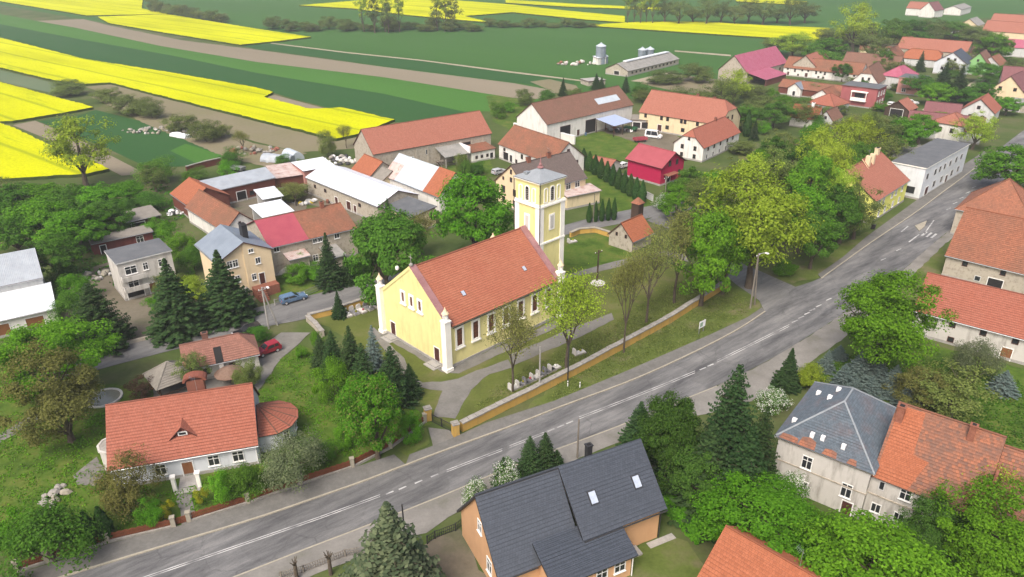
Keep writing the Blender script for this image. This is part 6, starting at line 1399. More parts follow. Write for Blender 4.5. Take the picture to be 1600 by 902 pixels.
rnd = random.Random(77)
grove([(('shrub', 'dshrub', 'dshrub', 'bshrub')[i % 4], 1135 + (i * 37) % 160 + rnd.uniform(-5, 5), 150 + (i * 13) % 62, 134 + (i * 13) % 62 - rnd.uniform(0, 6), rnd.uniform(22, 36)) for i in range(20)], 'in the gardens below the far farm', 'garden bushes below the far farm')
grove([('sparse', 1306, 240, 186, 36), ('sparse', 1330, 236, 180, 36), ('sparse', 1356, 232, 176, 36), ('sparse', 1378, 238, 182, 34)], 'beside the park path', 'thin park trees')
grove([(('shrub', 'dshrub')[i % 2], 1395 + i * 17 + rnd.uniform(-4, 4), 52 + (i % 3) * 4, 36 + (i % 3) * 4, 30) for i in range(9)], 'on the slope below the distant farmhouse', 'bushes below the distant farmhouse')

grove([('green', 1318, 128, 100, 30), ('dull', 1360, 118, 88, 34), ('bright', 1412, 128, 102, 28), ('dull', 1490, 118, 92, 30), ('green', 1562, 92, 66, 30), ('dull', 1588, 118, 90, 32), ('bright', 1470, 205, 176, 34), ('green', 1350, 150, 126, 26), ('dull', 1520, 108, 82, 26), ('green', 1590, 60, 36, 32), ('dull', 1280, 150, 124, 30), ('bright', 1575, 180, 152, 34)], 'standing between the far village houses', 'small trees between the far houses')

rnd = random.Random(31)
grove([(('shrub', 'bshrub', 'dshrub')[i % 3], 1300 + (i * 53) % 290 + rnd.uniform(-6, 6), 84 + (i * 29) % 112, 70 + (i * 29) % 112 + rnd.uniform(-3, 3), rnd.uniform(20, 32)) for i in range(24)], 'in the yards of the far village', 'yard bushes of the far village')
# ================================================================== walls and fences
def wall_run(name, label, pts, th, h, m, cap=None, caplen=1.1, caph=.16, cat='wall', over=.12):
    """plastered wall along a line, its coping laid stone by stone"""
    rt = empty(name, pts[0]); tag(rt, label, cat); o = Vector(pts[0]); mb = MB()
    rr = random.Random(len(label))
    for i, (a, b) in enumerate(zip(pts, pts[1:])):
        d = b - a; L = d.length; rz = math.atan2(d.y, d.x); c = a - o
        t0 = -.0 if i == 0 else -th * .3
        mb.box((c.x + t0, c.y - th / 2, -.2), (c.x + L, c.y + th / 2, h + .002 * (i % 2)), 0, rz, (c.x, c.y))
        if cap:
            n = max(1, int(L / caplen)); w_ = L / n
            for k in range(n):
                m2 = MB(); j = rr.uniform(-.03, .03); m2.box((k * w_ + .02, -th / 2 - over + j, 0), ((k + 1) * w_ - .02, th / 2 + over + j, caph * rr.uniform(.75, 1.2)))
                s_ = m2.build('coping_stone', cap, rt); s_.location = (c.x, c.y, h + .006); s_.rotation_euler = (0, 0, rz)
    mb.build('wall_body', m, rt); return rt
wall_run('churchyard_wall', 'ochre churchyard wall with grey stone coping along the main road', px([(721, 674), (866.5, 601), (900, 584), (979.5, 541), (1046, 504.5), (1082.6, 481), (1136, 447.5)]), .55, 1.25, w_ochre, m_stone)
wall_run('churchyard_wall', 'ochre churchyard wall behind the graves along the side lane', px([(481.5, 500.5), (523, 490.5), (590, 468)]), .4, 1.0, w_ochre, m_stone)
wall_run('churchyard_wall', 'curved ochre wall round the lawn near the little chapel', px([(891, 371), (905, 365), (930, 363), (952, 370), (983, 385)]), .4, 1.0, w_ochre, m_kerb)
wall_run('garden_wall', 'low stone wall from the garden gate towards the conifers', px([(481, 502), (492, 512), (505, 527)]), .5, 1.0, w_stone, m_stone)
wall_run('farm_wall', 'white farmyard wall joining the farmhouse and the long barn', px([(803, 205), (850, 214), (898, 226)]), .5, 2.4, w_white, m_white, 2.0)
wall_run('concrete_fence', 'pale concrete panel fence beside the thuja hedge', px([(913, 262), (937, 266), (940, 279), (962, 288), (1000, 305), (1020, 315)]), .18, 1.5, w_grey, m_concrete, 2.2, .08)
wall_run('field_wall', 'old dark brick wall at the back of the left farm', px([(292, 270), (320, 262), (346, 256)]), .4, 1.6, w_brick, m_stone)
wall_run('lane_wall', 'low broken stone wall in front of the balcony yard', px([(172, 545), (222, 533), (260, 524), (300, 513)]), .3, .6, w_stone)
# gate pillars and iron gate of the churchyard
for (x_, y_), lb in (((712, 680), 'ochre gate pillar on the road side of the church gate'), ((669, 656), 'ochre gate pillar on the garden side of the church gate')):
    g_ = empty('gate_pillar', P(x_, y_), R(25)); tag(g_, lb, 'pillar', 'church gate pillars')
    mb = MB(); mb.box((-.4, -.4, -.1), (.4, .4, 1.75)); mb.build('shaft', w_ochre, g_)
    mb = MB(); mb.box((-.48, -.48, 1.751), (.48, .48, 1.88)); mb.box((-.3, -.3, 1.881), (.3, .3, 2.0)); mb.build('cap', m_stone, g_)
ga, gb = P(675, 660), P(706, 676); g_ = empty('iron_gate', ga, math.atan2(gb.y - ga.y, gb.x - ga.x)); tag(g_, 'dark iron double gate of the churchyard', 'gate'); GL = (gb - ga).length
for k in range(2):
    mb = MB(); a, b = k * GL / 2 + .03, (k + 1) * GL / 2 - .03
    for z in (.15, 1.2): mb.box((a, -.03, z), (b, .03, z + .06))
    for x in (a, b - .06): mb.box((x, -.035, .1), (x + .06, .035, 1.4))
    n_ = int((b - a) / .16)
    for i in range(n_): mb.tube((a + (i + .5) * (b - a) / n_, 0, .12), (a + (i + .5) * (b - a) / n_, 0, 1.35), .014, .014, 4)
    mb.build('gate_leaf', m_iron, g_)
# brown board fence with stone posts before the red-roofed house
fx = [(28, 893), (75, 878), (169, 847), (272, 823)]; fx2 = [(296, 815), (388, 786), (470, 757), (551, 730), (610, 700), (664, 660)]
post_me = None
for seg, lb in ((fx, 'brown board fence with stone posts left of the garden gate'), (fx2, 'brown board fence with stone posts right of the garden gate')):
    w_ = px(seg); rt = empty('board_fence', w_[0]); tag(rt, lb, 'fence')
    for i, p_ in enumerate(w_):
        c = p_ - w_[0]; mb = MB(); mb.box((-.22, -.22, -.1), (.22, .22, 1.25), 0, R(20)); mb.box((-.27, -.27, 1.251), (.27, .27, 1.36), 0, R(20))
        o = mb.build('post', m_kerb, rt); o.location = c
        if i < len(w_) - 1:
            d = w_[i + 1] - p_; L = d.length; rz = math.atan2(d.y, d.x)
            mb = MB(); mb.box((.2, -.22, -.1), (L - .2, .22, .3)); o = mb.build('base_course', m_stone, rt); o.location = c; o.rotation_euler = (0, 0, rz)
            mb = MB(); n_ = int((L - .6) / .17)
            for k in range(n_): x = .32 + k * (L - .6) / n_; mb.box((x, -.035, .32), (x + (L - .6) / n_ * .86, .035, 1.06 + .05 * math.sin(k * 1.7)))
            mb.box((.27, -.07, .45), (L - .27, -.036, .53)); mb.box((.27, -.07, .85), (L - .27, -.036, .93))
            o = mb.build('board_panel', m_fence, rt); o.location = c; o.rotation_euler = (0, 0, rz)
w_ = px([(273, 822), (294, 816)]); g_ = empty('garden_gate', w_[0], math.atan2((w_[1] - w_[0]).y, (w_[1] - w_[0]).x)); tag(g_, 'low brown board gate at the front garden path', 'gate'); L = (w_[1] - w_[0]).length
for k in range(6):
    mb = MB(); mb.box((.1 + k * (L - .2) / 6, -.03, .15), (.1 + (k + .85) * (L - .2) / 6, .03, 1.0)); mb.build('board', m_fence, g_)
mb = MB(); mb.box((.1, .031, .3), (L - .1, .07, .4)); mb.box((.1, .031, .75), (L - .1, .07, .85)); mb.build('rail', m_fence, g_)
# picket and mesh fences
def rail_fence(name, label, pts, h, step, m, cat='fence'):
    w_ = px(pts); rt = empty(name, w_[0]); tag(rt, label, cat)
    for a, b in zip(w_, w_[1:]):
        L = (b - a).length; n_ = max(1, int(L / step))
        for k in range(n_):
            q = a + (b - a) * k / n_ - w_[0]; mb = MB(); mb.box((-.07, -.07, -.1), (.07, .07, h)); o = mb.build('post', m, rt); o.location = q
        rz = math.atan2((b - a).y, (b - a).x); mb = MB()
        for z in (.15, h * .5, h - .12): mb.box((0, -.02, z), (L, .02, z + .05))
        n2 = int(L / .22)
        for k in range(n2): mb.box((k * L / n2, -.012, .1), (k * L / n2 + .05, .012, h - .05))
        o = mb.build('railing', m_metal if m is m_concrete else m, rt); o.location = a - w_[0]; o.rotation_euler = (0, 0, rz)
rail_fence('wire_fence', 'concrete post fence along the lawn of the row house', [(430, 478), (470, 466), (536, 440)], 1.2, 3.0, m_concrete)
rail_fence('low_fence', 'low grey garden fence at the entrance of the anthracite roofed house', [(668, 850), (680, 842), (712, 830), (724, 820)], 1.1, 2.2, m_iron)
rail_fence('plank_fence', 'weathered plank fence behind the farm lawn', [(690, 262), (712, 258), (738, 252)], 1.3, 2.5, m_wood)
rail_fence('roadside_fence', 'thin grey fence below the pollarded trunks', [(440, 905), (475, 895), (540, 870), (562, 866)], 1.0, 2.5, m_wood)
# hedge
def hedge(label, a, b, h, th, mat):
    a, b = P(*a), P(*b); d = b - a; L = d.length; g = np.random.default_rng(int(L * 10)); n = int(L * h * 240)
    x = g.random(n) * L; f = g.integers(0, 3, n); y = np.where(f == 0, -th / 2, np.where(f == 1, th / 2, (g.random(n) - .5) * th)); z = np.where(f == 2, h, g.random(n) * h)
    y = y + g.normal(size=n) * .1; z = z + g.normal(size=n) * .08
    nor = np.stack([0 * x, np.sign(y) * (f != 2), .6 + (f == 2)], 1) + g.normal(size=(n, 3)) * .35
    rt = empty('hedge', a, math.atan2(d.y, d.x)); tag(rt, label, 'hedge')
    link('foliage', quads('hedge_leaves', np.stack([x, y, z], 1), nor, .3 * g.uniform(.6, 1.3, n), mat, 1.2, seed=3), rt)
    mb = MB(); mb.box((.1, -th / 2 + .12, -.1), (L - .1, th / 2 - .12, h - .12)); mb.build('inner_twigs', l_dark, rt)
hedge('trimmed bright hedge right of the anthracite roofed house', (1040, 790), (1098, 850), 1.7, 1.3, l_bright)
hedge('clipped dark green hedge block in the barn courtyard', (728, 276), (752, 270), 2.0, 1.2, l_thuja)
hedge('dark hedge along the far village street', (1508, 158), (1540, 140), 2.4, 2.0, l_thuja)

# ================================================================== vehicles
def car(label, px_, py_, ang, paint, kind='hatch', L=3.9, W=1.7, H=1.5):
    b = P(px_, py_); rt = empty('parked_car' if kind != 'van' else 'parked_van', (b.x, b.y, .07), R(ang)); tag(rt, label, 'car' if kind != 'van' else 'van')
    h = L / 2; w_ = W / 2
    pr = {'hatch': [(-h, .35), (-h, .85), (-h + .12, 1.0), (-h + .3, H), (h - 1.9, H), (h - 1.15, 1.0), (h - .15, .82), (h, .6), (h, .35)],
          'wagon': [(-h, .35), (-h, .9), (-h + .25, H - .02), (h - 2.2, H), (h - 1.35, .98), (h - .15, .82), (h, .6), (h, .35)],
          'van': [(-h, .35), (-h, 1.0), (-h + .1, H), (h - 1.4, H), (h - .75, 1.15), (h - .1, .95), (h, .6), (h, .35)]}[kind]
    tz = lambda z: w_ * (1 - .16 * max(0, (z - .9) / (H - .9))) - (.04 if z < .4 else 0)
    mb = MB(); l = [(x, -tz(z), z) for x, z in pr]; r = [(x, tz(z), z) for x, z in pr]
    mb.face(l); mb.face(list(reversed(r)))
    for i in range(len(pr) - 1): mb.face([r[i], r[i + 1], l[i + 1], l[i]])
    mb.face([r[-1], r[0], l[0], l[-1]]); mb.build('body', paint, rt)
    zb, zt = 1.0, H - .1
    def sidew(x0, x1, x2, x3, nm):
        for s in (-1, 1):
            mb = MB(); q = [(x0, s * (tz(zb) + .012), zb), (x1, s * (tz(zb) + .012), zb), (x2, s * (tz(zt) + .012), zt), (x3, s * (tz(zt) + .012), zt)]
            mb.face(q if s < 0 else q[::-1]); mb.build(nm, m_glass, rt)
    fr = pr[[i for i, (x, z) in enumerate(pr) if abs(z - H) < .03][-1]]
    xf0 = fr[0]; xf1 = fr[0] + .62
    mid = (xf0 - h) / 2 + .1
    sidew(mid + .06, xf1 - .12, xf0 - .05, mid + .06, 'side_window'); sidew(-h + .38, mid - .04, mid - .04, -h + .52, 'side_window')
    mb = MB(); x1, z1 = pr[[i for i, p_ in enumerate(pr) if p_ == fr][0] + 1]
    e = .02; q = [(x1 + e - .08, -tz(z1) + .12, z1 + .06), (x1 + e - .08, tz(z1) - .12, z1 + .06), (fr[0] + e + .06, tz(H) - .1, H - .05), (fr[0] + e + .06, -tz(H) + .1, H - .05)]
    mb.face([(a + .015, b_, c + .015) for a, b_, c in q]); mb.build('windscreen', m_glass, rt)
    mb = MB(); mb.face([(-h - .01 + (.12 if kind == 'hatch' else .06), tz(1) - .12, 1.05), (-h - .01 + (.12 if kind == 'hatch' else .06), -tz(1) + .12, 1.05), (-h + .26 if kind != 'van' else -h + .08, -tz(H) + .12, H - .12), (-h + .26 if kind != 'van' else -h + .08, tz(H) - .12, H - .12)]); mb.build('rear_window', m_glass, rt)
    for x in (-h + .72, h - .75):
        for s in (-1, 1):
            mb = MB(); mb.tube((x, s * (w_ - .18), .31), (x, s * (w_ + .015), .31), .31, .31, 14); tw_ = mb.build('wheel', m_rubber, rt)
            mb = MB(); mb.tube((x, s * (w_ + .014), .31), (x, s * (w_ + .03), .31), .2, .18, 12); mb.build('rim', m_hub, tw_)
    for s in (-1, 1):
        mb = MB(); mb.box((h - .12, s * w_ * .7 - .16, .62), (h + .02, s * w_ * .7 + .16, .78)); mb.build('headlight', m_lamp, rt)
        mb = MB(); mb.box((-h - .02, s * w_ * .82 - .1, .7), (-h + .06, s * w_ * .82 + .1, .98)); mb.build('tail_light', s_red, rt)
        mb = MB(); mb.box((xf1 - .3, s * (w_ + .1) - .09, .98), (xf1 - .16, s * (w_ + .1) + .09, 1.1)); mb.build('mirror', paint, rt)
    return rt
pb = plain('steel_blue_paint', lin(.10, .17, .27), .25, .6); prd = plain('wine_red_paint', lin(.26, .012, .025), .25, .6); pk = plain('black_paint', lin(.015, .015, .018), .2, .6); pw = plain('white_paint', lin(.72, .73, .74), .3, .5); pg = plain('silver_paint', lin(.40, .41, .43), .3, .5)
car('blue estate car parked on the side lane', 459, 471, 37, pb, 'wagon', 4.5, 1.7, 1.45)
car('dark red hatchback on the garden drive', 419, 552, 223, prd, 'hatch', 3.8, 1.65, 1.52)
car('black car half hidden behind the brick cottage', 388, 524, 217, pk, 'wagon', 4.4, 1.75, 1.5)
car('white van in the orange farmhouse yard', 1021, 216, -28, pw, 'van', 5.0, 2.0, 2.3)
car('white car beside the thuja hedge', 975, 262, 40, pw, 'hatch', 4.0, 1.7, 1.45)
car('silver car half hidden by the cream gable house', 780, 272, 40, pg, 'hatch', 4.1, 1.7, 1.45)
car('white car on the far street by the pink cube house', 1424, 163, -20, pw, 'wagon', 4.5, 1.8, 1.5)
car('silver car in front of the white car on the far street', 1410, 171, 45, pg, 'hatch', 4.2, 1.8, 1.5)
car('white car under the red carport', 1392, 166, 45, pw, 'hatch', 4.2, 1.8, 1.5)
# ================================================================== poles, signs, lamps
def pole(label, px_, py_, ytop, m=m_wood, r=.13, arm=None, legs=1, name='utility_pole', cat='pole', lamp=False):
    b = P(px_, py_); h = height_to(b, ytop); rt = empty(name, b, R(40)); tag(rt, label, cat)
    mb = MB(); mb.tube((0, 0, -.2), (0, 0, h), r, r * .75, 8); mb.build('shaft', m, rt)
    if legs == 2: mb = MB(); mb.tube((1.6, .2, -.2), (.1, 0, h * .9), r, r * .75, 8); mb.build('brace', m, rt)
    if arm:
        mb = MB(); mb.box((-arm, -.06, h - .5), (arm, .06, h - .38)); a_ = mb.build('crossarm', m, rt)
        for x in (-arm + .1, 0, arm - .1): mb = MB(); mb.lathe([(.05, h - .38), (.07, h - .3), (.03, h - .2), (0, h - .18)], 6, x, 0); mb.build('insulator', m_white, a_)
    if lamp:
        mb = MB(); mb.tube((0, 0, h - .1), (.5, -.9, h + .25), .04); l_ = mb.build('lamp_arm', m_metal, rt)
        mb = MB(); mb.box((.35, -1.45, h + .16), (.65, -.85, h + .3)); mb.build('lamp_head', m_white, l_)
pole('pair-legged concrete pole at the lane beside the brick cottage', 420, 514, 449, m_concrete, .15, .6, 2, lamp=True)
pole('braced wooden pole with street lamp at the road junction', 1172, 482, 396, m_wood, .15, .5, 2, lamp=True)
pole('grey concrete pole inside the churchyard wall before the nave', 843, 612, 542, m_concrete, .14)
pole('dark pole at the churchyard wall by the graves', 887, 598, 536, m_iron, .1)
pole('tall dark wooden cross pole on the lawn right of the church', 933, 441, 391, w_wood, .16, .9, name='wooden_cross', cat='cross')
pole('wooden pole between road and anthracite roof', 902, 716, 655, m_wood, .12)
pole('dark pole beside the big grey-green spruce', 632, 832, 788, m_iron, .1)
pole('wooden pole with crossarm in front of the crimson house', 1039, 306, 276, m_wood, .15, .8)
pole('slim pole at the lane beside the thuja row', 927, 348, 303, m_wood, .1)
pole('thin dark post beside the crossing', 1400, 262, 238, m_iron, .08)
mb = MB(); mb.lathe([(1.3, 0), (1.3, .14), (1.0, .14), (1.0, .32), (0, .34)], 12); o = mb.build('stone_base', m_pale); o.location = P(934, 443); tag(o, 'round pale stone base at the foot of the wooden cross', 'stone')
def pollard(label, x_, y_, yt):
    b = P(x_, y_); h = height_to(b, yt); rt = empty('pollarded_tree', b); tag(rt, label, 'tree'); rr = random.Random(int(x_))
    mb = MB(); mb.tube((0, 0, -.2), (.05, 0, h * .75), .22, .17, 8); mb.build('trunk', m_bark, rt); mb = MB()
    for i in range(11): a = 6.28 * i / 11; mb.tube((.05, 0, h * .72), (.05 + math.cos(a) * rr.uniform(.2, .5), math.sin(a) * rr.uniform(.2, .5), h * rr.uniform(.9, 1.05)), .07, .035, 5)
    mb.build('knuckles', m_bark, rt)
pollard('left pollarded trunk at the bottom edge', 464, 905, 876); pollard('right pollarded trunk at the bottom edge', 517, 898, 865)
# information board
b = P(1095, 521); rt = empty('information_board', b, R(40)); tag(rt, 'white information board on two posts on the grass verge', 'sign')
for x in (-.55, .55): mb = MB(); mb.box((x - .05, -.05, -.1), (x + .05, .05, 2.3)); mb.build('post', m_metal, rt)
mb = MB(); mb.box((-.75, -.1, 1.1), (.75, -.051, 2.25)); bd = mb.build('panel', m_white, rt)
mb = MB(); mb.face([(-.6, -.104, 1.3), (.1, -.104, 1.3), (.1, -.104, 2.05), (-.6, -.104, 2.05)]); mb.build('printed_map', plain('map_green', lin(.25, .36, .25), .6), bd)
for (x_, y_), lb in (((906, 606), 'white and black marker post on the verge by the wall'), ((887, 604), 'striped marker post at the dark pole')):
    rt = empty('marker_post', P(x_, y_)); tag(rt, lb, 'post'); mb = MB(); mb.tube((0, 0, -.1), (0, 0, .9), .07); mb.build('shaft', m_white, rt); mb = MB(); mb.tube((0, 0, .6), (0, 0, .72), .075); mb.build('band', m_iron, rt)
# ================================================================== graves
def grave(label, x_, y_, ang, m=m_granite, h=.9, k=0):
    rt = empty('grave', P(x_, y_), R(ang)); tag(rt, label, 'grave', 'graves'); mb = MB()
    mb.box((-.5, -1.0, -.05), (.5, 1.0, .22)); mb.build('kerb_frame', m_stone, rt); mb = MB(); mb.box((-.42, -.9, .221), (.42, .75, .34)); mb.build('slab', m, rt)
    mb = MB(); mb.box((-.42, .8, .221), (.42, .98, h)); mb.box((-.3, .81, h + .001), (.3, .97, h + .14)); mb.build('headstone', m if k != 1 else m_pale, rt)
    mb = MB(); mb.lathe([(.0, .341), (.16, .36), (.2, .5), (.12, .62), (0, .66)], 7, .15, -.3); mb.build('flowers', [l_blossom, l_yellow, s_red][k % 3], rt)
for i, (x_, y_) in enumerate(((543, 493), (554, 490), (565, 487), (576, 483), (588, 480), (596, 474))): grave(f'grave in the row by the lane wall, {ORD[i]} from the left', x_, y_, 42 + i * 2, m_granite if i % 2 else m_pale, .9, i % 3)
for i, (x_, y_) in enumerate(((805, 607), (816, 602), (827, 597), (838, 591), (848, 586), (858, 581), (866, 577))): grave(f'grave in the row behind the road wall, {ORD[i]} from the left', x_, y_, 128, m_granite if i % 3 else m_pale, 1.0, i % 3)
grave('single pale grave beside the leafy tree near the nave end', 905, 553, 120, m_pale, 1.0, 1)
grave('single grave below the tower on the lawn edge', 894, 379, 120, m_pale, .9, 1)
# ================================================================== garden and yard bits
pl = P(163, 623); rt = empty('round_pool', pl); tag(rt, 'round ornamental pool with pale rim above the lawn', 'pool')
mb = MB(); mb.lathe([(2.3, -.05), (2.3, .22), (2.0, .22), (2.0, .0)], 28); mb.build('rim', m_pale, rt); mb = MB(); mb.lathe([(2.0, .12), (0, .13)], 28); mb.build('water', plain('pool_water', lin(.20, .20, .16), .1, .6), rt)
def lumps(name, label, cat, x_, y_, w_, d_, h_, m, n=18, seed=1, sz=.35, kind=None):
    """a heap of separate irregular pieces"""
    rr = random.Random(seed); rt = empty(name, P(x_, y_)); tag(rt, label, cat)
    for i in range(n):
        a = rr.uniform(0, 6.28); r = math.sqrt(rr.random()); px_, py_ = math.cos(a) * r * w_ / 2, math.sin(a) * r * d_ / 2; s = sz * rr.uniform(.5, 1.5)
        mb = MB(); prof = [(0, -.1 * s), (s * rr.uniform(.5, .7), 0), (s * rr.uniform(.6, .9), s * .4), (s * rr.uniform(.3, .6), s * .8), (0, s * rr.uniform(.85, 1.0))]
        mb.lathe(prof, 6); o = mb.build('stone' if m is not m_brick else 'brick_chunk', m if not isinstance(m, list) else m[i % len(m)], rt)
        o.location = (px_, py_, h_ * (1 - r) * rr.random()); o.rotation_euler = (rr.uniform(-.3, .3), rr.uniform(-.3, .3), rr.uniform(0, 6)); o.scale = (rr.uniform(.7, 1.6), rr.uniform(.7, 1.3), 1)
lumps('rockery', 'stone rockery on the lawn left of the red roofed house', 'rockery', 82, 778, 2.6, 3.6, .6, [m_stone, m_stone, m_kerb], 18, 3, .5)
lumps('rubble_heap', 'pale rubble heap beside the balcony house', 'rubble', 152, 432, 6, 4, .6, [m_pale, m_kerb, m_stone], 18, 4, .6)
lumps('rubble_heap', 'long heap of white rubble and scrap on the waste strip', 'rubble', 262, 205, 30, 9, .7, [m_kerb, m_stone, m_pale, m_stone], 70, 5, .6)
lumps('rubble_heap', 'brown rubble heap behind the grey sheet barn', 'rubble', 395, 236, 14, 8, .8, [m_brick, m_kerb, m_stone], 34, 6, .8)
lumps('scrap_heap', 'scrap and sacks at the foot of the big barn gable', 'scrap heap', 532, 252, 12, 8, .8, [m_white, m_iron, m_stone, m_pale], 36, 7, .7)
lumps('scrap_heap', 'scattered farm scrap before the blue tarpaulin canopy', 'scrap heap', 962, 205, 10, 6, .8, [m_iron, m_white, m_brick, m_metal], 26, 8, .7)
lumps('scrap_heap', 'heap of pale sacks in the yard behind the mottled roof', 'scrap heap', 482, 318, 5, 4, .8, [m_pale, m_yellowp, m_white], 16, 9, .6)
lumps('scrap_heap', 'junk beside the white gabled barn wall', 'scrap heap', 281, 335, 6, 5, .8, [m_white, m_iron, m_metal], 18, 10, .6)
lumps('rubble_heap', 'farm rubble around the tall grain silo', 'rubble', 905, 100, 24, 10, .8, [m_brick, m_pale, m_stone], 30, 11, 1.0)
def dome(label, x_, y_, L, W, H, ang, m, name='tarpaulin_stack'):
    rt = empty(name, P(x_, y_), R(ang)); tag(rt, label, 'tarpaulin' if name != 'polytunnel' else 'polytunnel'); mb = MB(); rr = random.Random(int(x_)); n_, k_ = 8, 8
    g = [[(L * (i / n_ - .5), -W / 2 * math.cos(math.pi * j / k_) * (1 + (0 if name == 'polytunnel' else rr.uniform(-.08, .08))), H * math.sin(math.pi * j / k_) * (1 + (0 if name == 'polytunnel' else rr.uniform(-.2, .1)))) for j in range(k_ + 1)] for i in range(n_ + 1)]
    for i in range(n_):
        for j in range(k_): mb.face([g[i][j], g[i + 1][j], g[i + 1][j + 1], g[i][j + 1]])
    mb.face([p for p in g[0]]); mb.face([p for p in reversed(g[-1])]); mb.build('cover', m, rt)
    mb = MB(); mb.box((-L / 2, -W / 2 - .05, 0), (L / 2, -W / 2 + .05, .2)); mb.box((-L / 2, W / 2 - .05, 0), (L / 2, W / 2 + .05, .2)); mb.build('base_rail', m_wood, rt)
dome('long grey-white tarpaulin stack behind the rusty brick shed', 436, 252, 9, 4.5, 2.0, -15, s_grey); dome('short pale blue polytunnel behind the small white roof', 458, 248, 6, 4, 2.4, -48, s_pale, 'polytunnel')
dome('pale boat-shaped tarpaulin stack on the waste strip', 283, 214, 7, 3, 1.2, -30, s_white)
dome('pale round covered stack beside the cream house', 440, 424, 3.6, 3.0, 1.6, 20, m_pale)
# farmyard things
def woodpile(label, x_, y_, ang, L=3.0):
    rt = empty('woodpile', P(x_, y_), R(ang)); tag(rt, label, 'woodpile'); rr = random.Random(int(x_))
    for r_ in range(4):
        for k in range(int(L / .34) - (r_ % 2)):
            mb = MB(); mb.tube((-L / 2 + .34 * k + .17 * (r_ % 2), -.5, .16 + r_ * .28), (-L / 2 + .34 * k + .17 * (r_ % 2), .5, .16 + r_ * .28), .15, .14, 6); mb.build('log', [m_wood, w_wood, s_plank][rr.randrange(3)], rt)
for a in (('log pile along the wall of the left farmyard', 350, 322, 42), ('log pile beside the open timber shed', 252, 352, 40), ('log pile at the lean-to of the big barn', 690, 258, 36), ('log pile in the yard of the white hall', 478, 300, -45), ('log pile beside the crimson house', 968, 278, -48)): woodpile(*a)
def barrel(label, x_, y_, m):
    rt = empty('barrel', P(x_, y_)); tag(rt, label, 'barrel'); mb = MB(); mb.lathe([(0, 0), (.3, 0), (.33, .15), (.34, .45), (.33, .8), (.3, .92), (0, .92)], 12); mb.build('drum', m, rt); mb = MB(); mb.lathe([(.35, .28), (.36, .32), (.35, .36)], 12); mb.lathe([(.35, .6), (.36, .64), (.35, .68)], 12); mb.build('hoop', m_iron, rt)
for a in (('blue barrel beside the white canopies', 420, 330, pb), ('rusty barrel at the white hall wall', 512, 318, m_brick), ('white barrel behind the row house', 520, 325, m_white), ('blue barrel at the long white barn gate', 915, 212, pb)): barrel(*a)
def trailer(label, x_, y_, ang, m):
    rt = empty('farm_trailer', P(x_, y_), R(ang)); tag(rt, label, 'trailer'); mb = MB(); mb.box((-2.0, -.95, .7), (2.0, .95, .8)); mb.box((-2.0, -.95, .801), (2.0, -.87, 1.35)); mb.box((-2.0, .87, .801), (2.0, .95, 1.35)); mb.box((-2.0, -.869, .801), (-1.92, .869, 1.35)); mb.box((1.92, -.869, .801), (2.0, .869, 1.35)); mb.build('bed', m, rt)
    mb = MB(); mb.tube((2.0, 0, .72), (3.4, 0, .5), .06); mb.build('drawbar', m_iron, rt)
    for x in (-1.1, 1.1):
        for s in (-1, 1): mb = MB(); mb.tube((x, s * .8, .38), (x, s * 1.0, .38), .38, .38, 12); mb.build('wheel', m_rubber, rt)
trailer('red farm trailer in the yard of the orange farmhouse', 1000, 222, 20, s_red); trailer('green farm trailer beside the canopy of the long white barn', 985, 205, -35, plain('trailer_green', lin(.03, .12, .05), .5)); trailer('grey trailer by the left rubble heap', 372, 268, -20, m_metal)
# dark wheelie bins
def bin_(label, x_, y_, m):
    rt = empty('wheelie_bin', P(x_, y_), R(40)); tag(rt, label, 'bin'); mb = MB(); mb.box((-.28, -.3, .08), (.28, .3, 1.0), 0, 0, None, 1.15); mb.build('tub', m, rt); mb = MB(); mb.box((-.34, -.38, 1.001), (.34, .36, 1.08)); mb.build('lid', m, rt)
    for s in (-1, 1): mb = MB(); mb.tube((s * .3, .28, .1), (s * .36, .28, .1), .1, .1, 8); mb.build('wheel', m_rubber, rt)
bin_('black bin at the corner of the yellow house', 1364, 358, m_iron); bin_('dark bin beside the spruce at the lane', 369, 496, m_iron); bin_('white bin before the cream house garage', 377, 482, m_white)
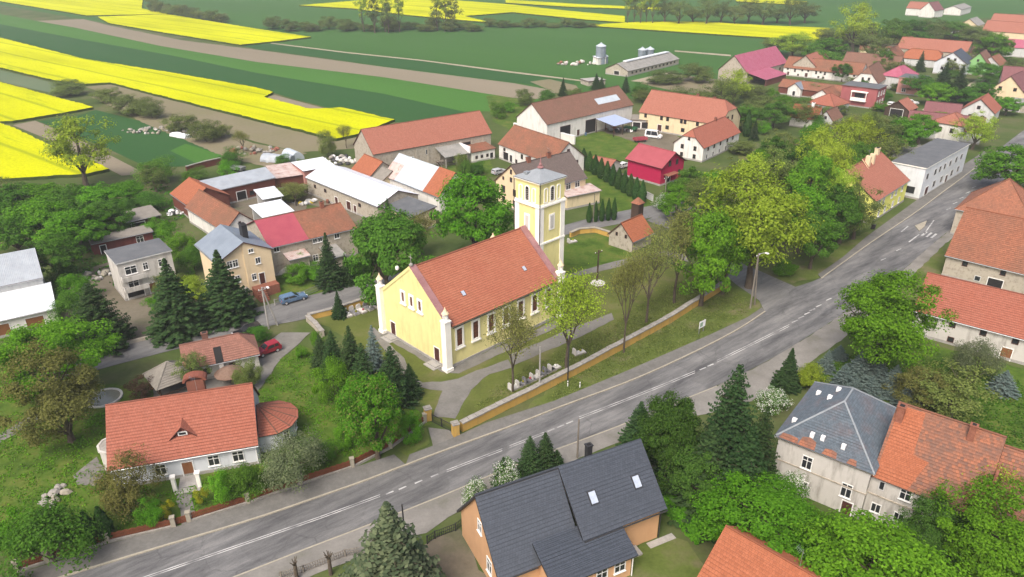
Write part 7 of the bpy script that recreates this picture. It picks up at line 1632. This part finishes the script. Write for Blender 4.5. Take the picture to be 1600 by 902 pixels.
# ================================================================== grass tufts and weeds
def tufts(label, pts, n, mat, size=.2, seed=1):
    g = np.random.default_rng(seed); poly = [(p.x, p.y) for p in px(pts)]; xs = [p[0] for p in poly]; ys = [p[1] for p in poly]
    ctr = []
    def inside(x, y):
        c = False
        for i in range(len(poly)):
            (x0, y0), (x1, y1) = poly[i], poly[i - 1]
            if (y0 > y) != (y1 > y) and x < (x1 - x0) * (y - y0) / (y1 - y0) + x0: c = not c
        return c
    k = n // 14
    while len(ctr) < k:
        x, y = g.uniform(min(xs), max(xs)), g.uniform(min(ys), max(ys))
        if inside(x, y): ctr.append((x, y))
    c = np.repeat(np.array(ctr), 14, 0) + g.normal(size=(k * 14, 2)) * .35; m_ = len(c)
    cen = np.column_stack([c, .08 + .1 * g.random(m_)]); nor = g.normal(size=(m_, 3)) * .6 + np.array([0, 0, .8])
    o = link('grass_tufts', quads('grass_tufts', cen, nor, size * g.uniform(.5, 1.4, m_), mat, 1.5, seed=seed)); tag(o, label, 'grass', None, 'stuff')
tufts('uneven grass tufts on the lawn round the red roofed house', [(405, 620), (440, 565), (470, 545), (560, 600), (660, 664), (540, 720), (300, 800), (160, 838), (20, 870), (-40, 800), (-40, 660), (60, 640), (160, 640), (170, 730), (400, 740)], 16000, l_bright, .17, 3)
tufts('thin moss and grass tufts in the churchyard', [(740, 640), (800, 590), (960, 505), (1060, 440), (1120, 452), (1046, 500), (900, 578)], 12000, l_dull, .15, 4)
tufts('grass tufts on the verge below the churchyard wall', [(872, 603), (980, 545), (1083, 486), (1140, 455), (1170, 470), (1165, 492), (1110, 520), (980, 578), (860, 628)], 9000, l_dull, .15, 5)
tufts('weeds in the garden behind the manor', [(1250, 610), (1330, 550), (1460, 560), (1640, 610), (1640, 720), (1500, 670), (1340, 600)], 9000, l_green, .22, 6)
tufts('weeds under the left thicket', [(10, 300), (260, 280), (300, 330), (250, 420), (120, 470), (80, 380)], 9000, l_green, .35, 7)
# ================================================================== the air
mb = MB(); X0, X1, Y0, Y1, Z0, Z1 = -1600, 1600, -120, 2600, -1.0, 60.0
mb.box((X0, Y0, Z0), (X1, Y1, Z1)); hz = mb.build('haze', None or m_white); hz.data.materials.clear()
m = bpy.data.materials.new('haze_air'); m.use_nodes = True; t = m.node_tree; t.nodes.clear()
o_ = N(t, 'ShaderNodeOutputMaterial'); v_ = N(t, 'ShaderNodeVolumePrincipled'); v_.inputs['Color'].default_value = (.90, .92, .93, 1); v_.inputs['Density'].default_value = .0003; v_.inputs['Anisotropy'].default_value = .2
t.links.new(v_.outputs[0], o_.inputs['Volume']); hz.data.materials.append(m); tag(hz, kind='stuff')
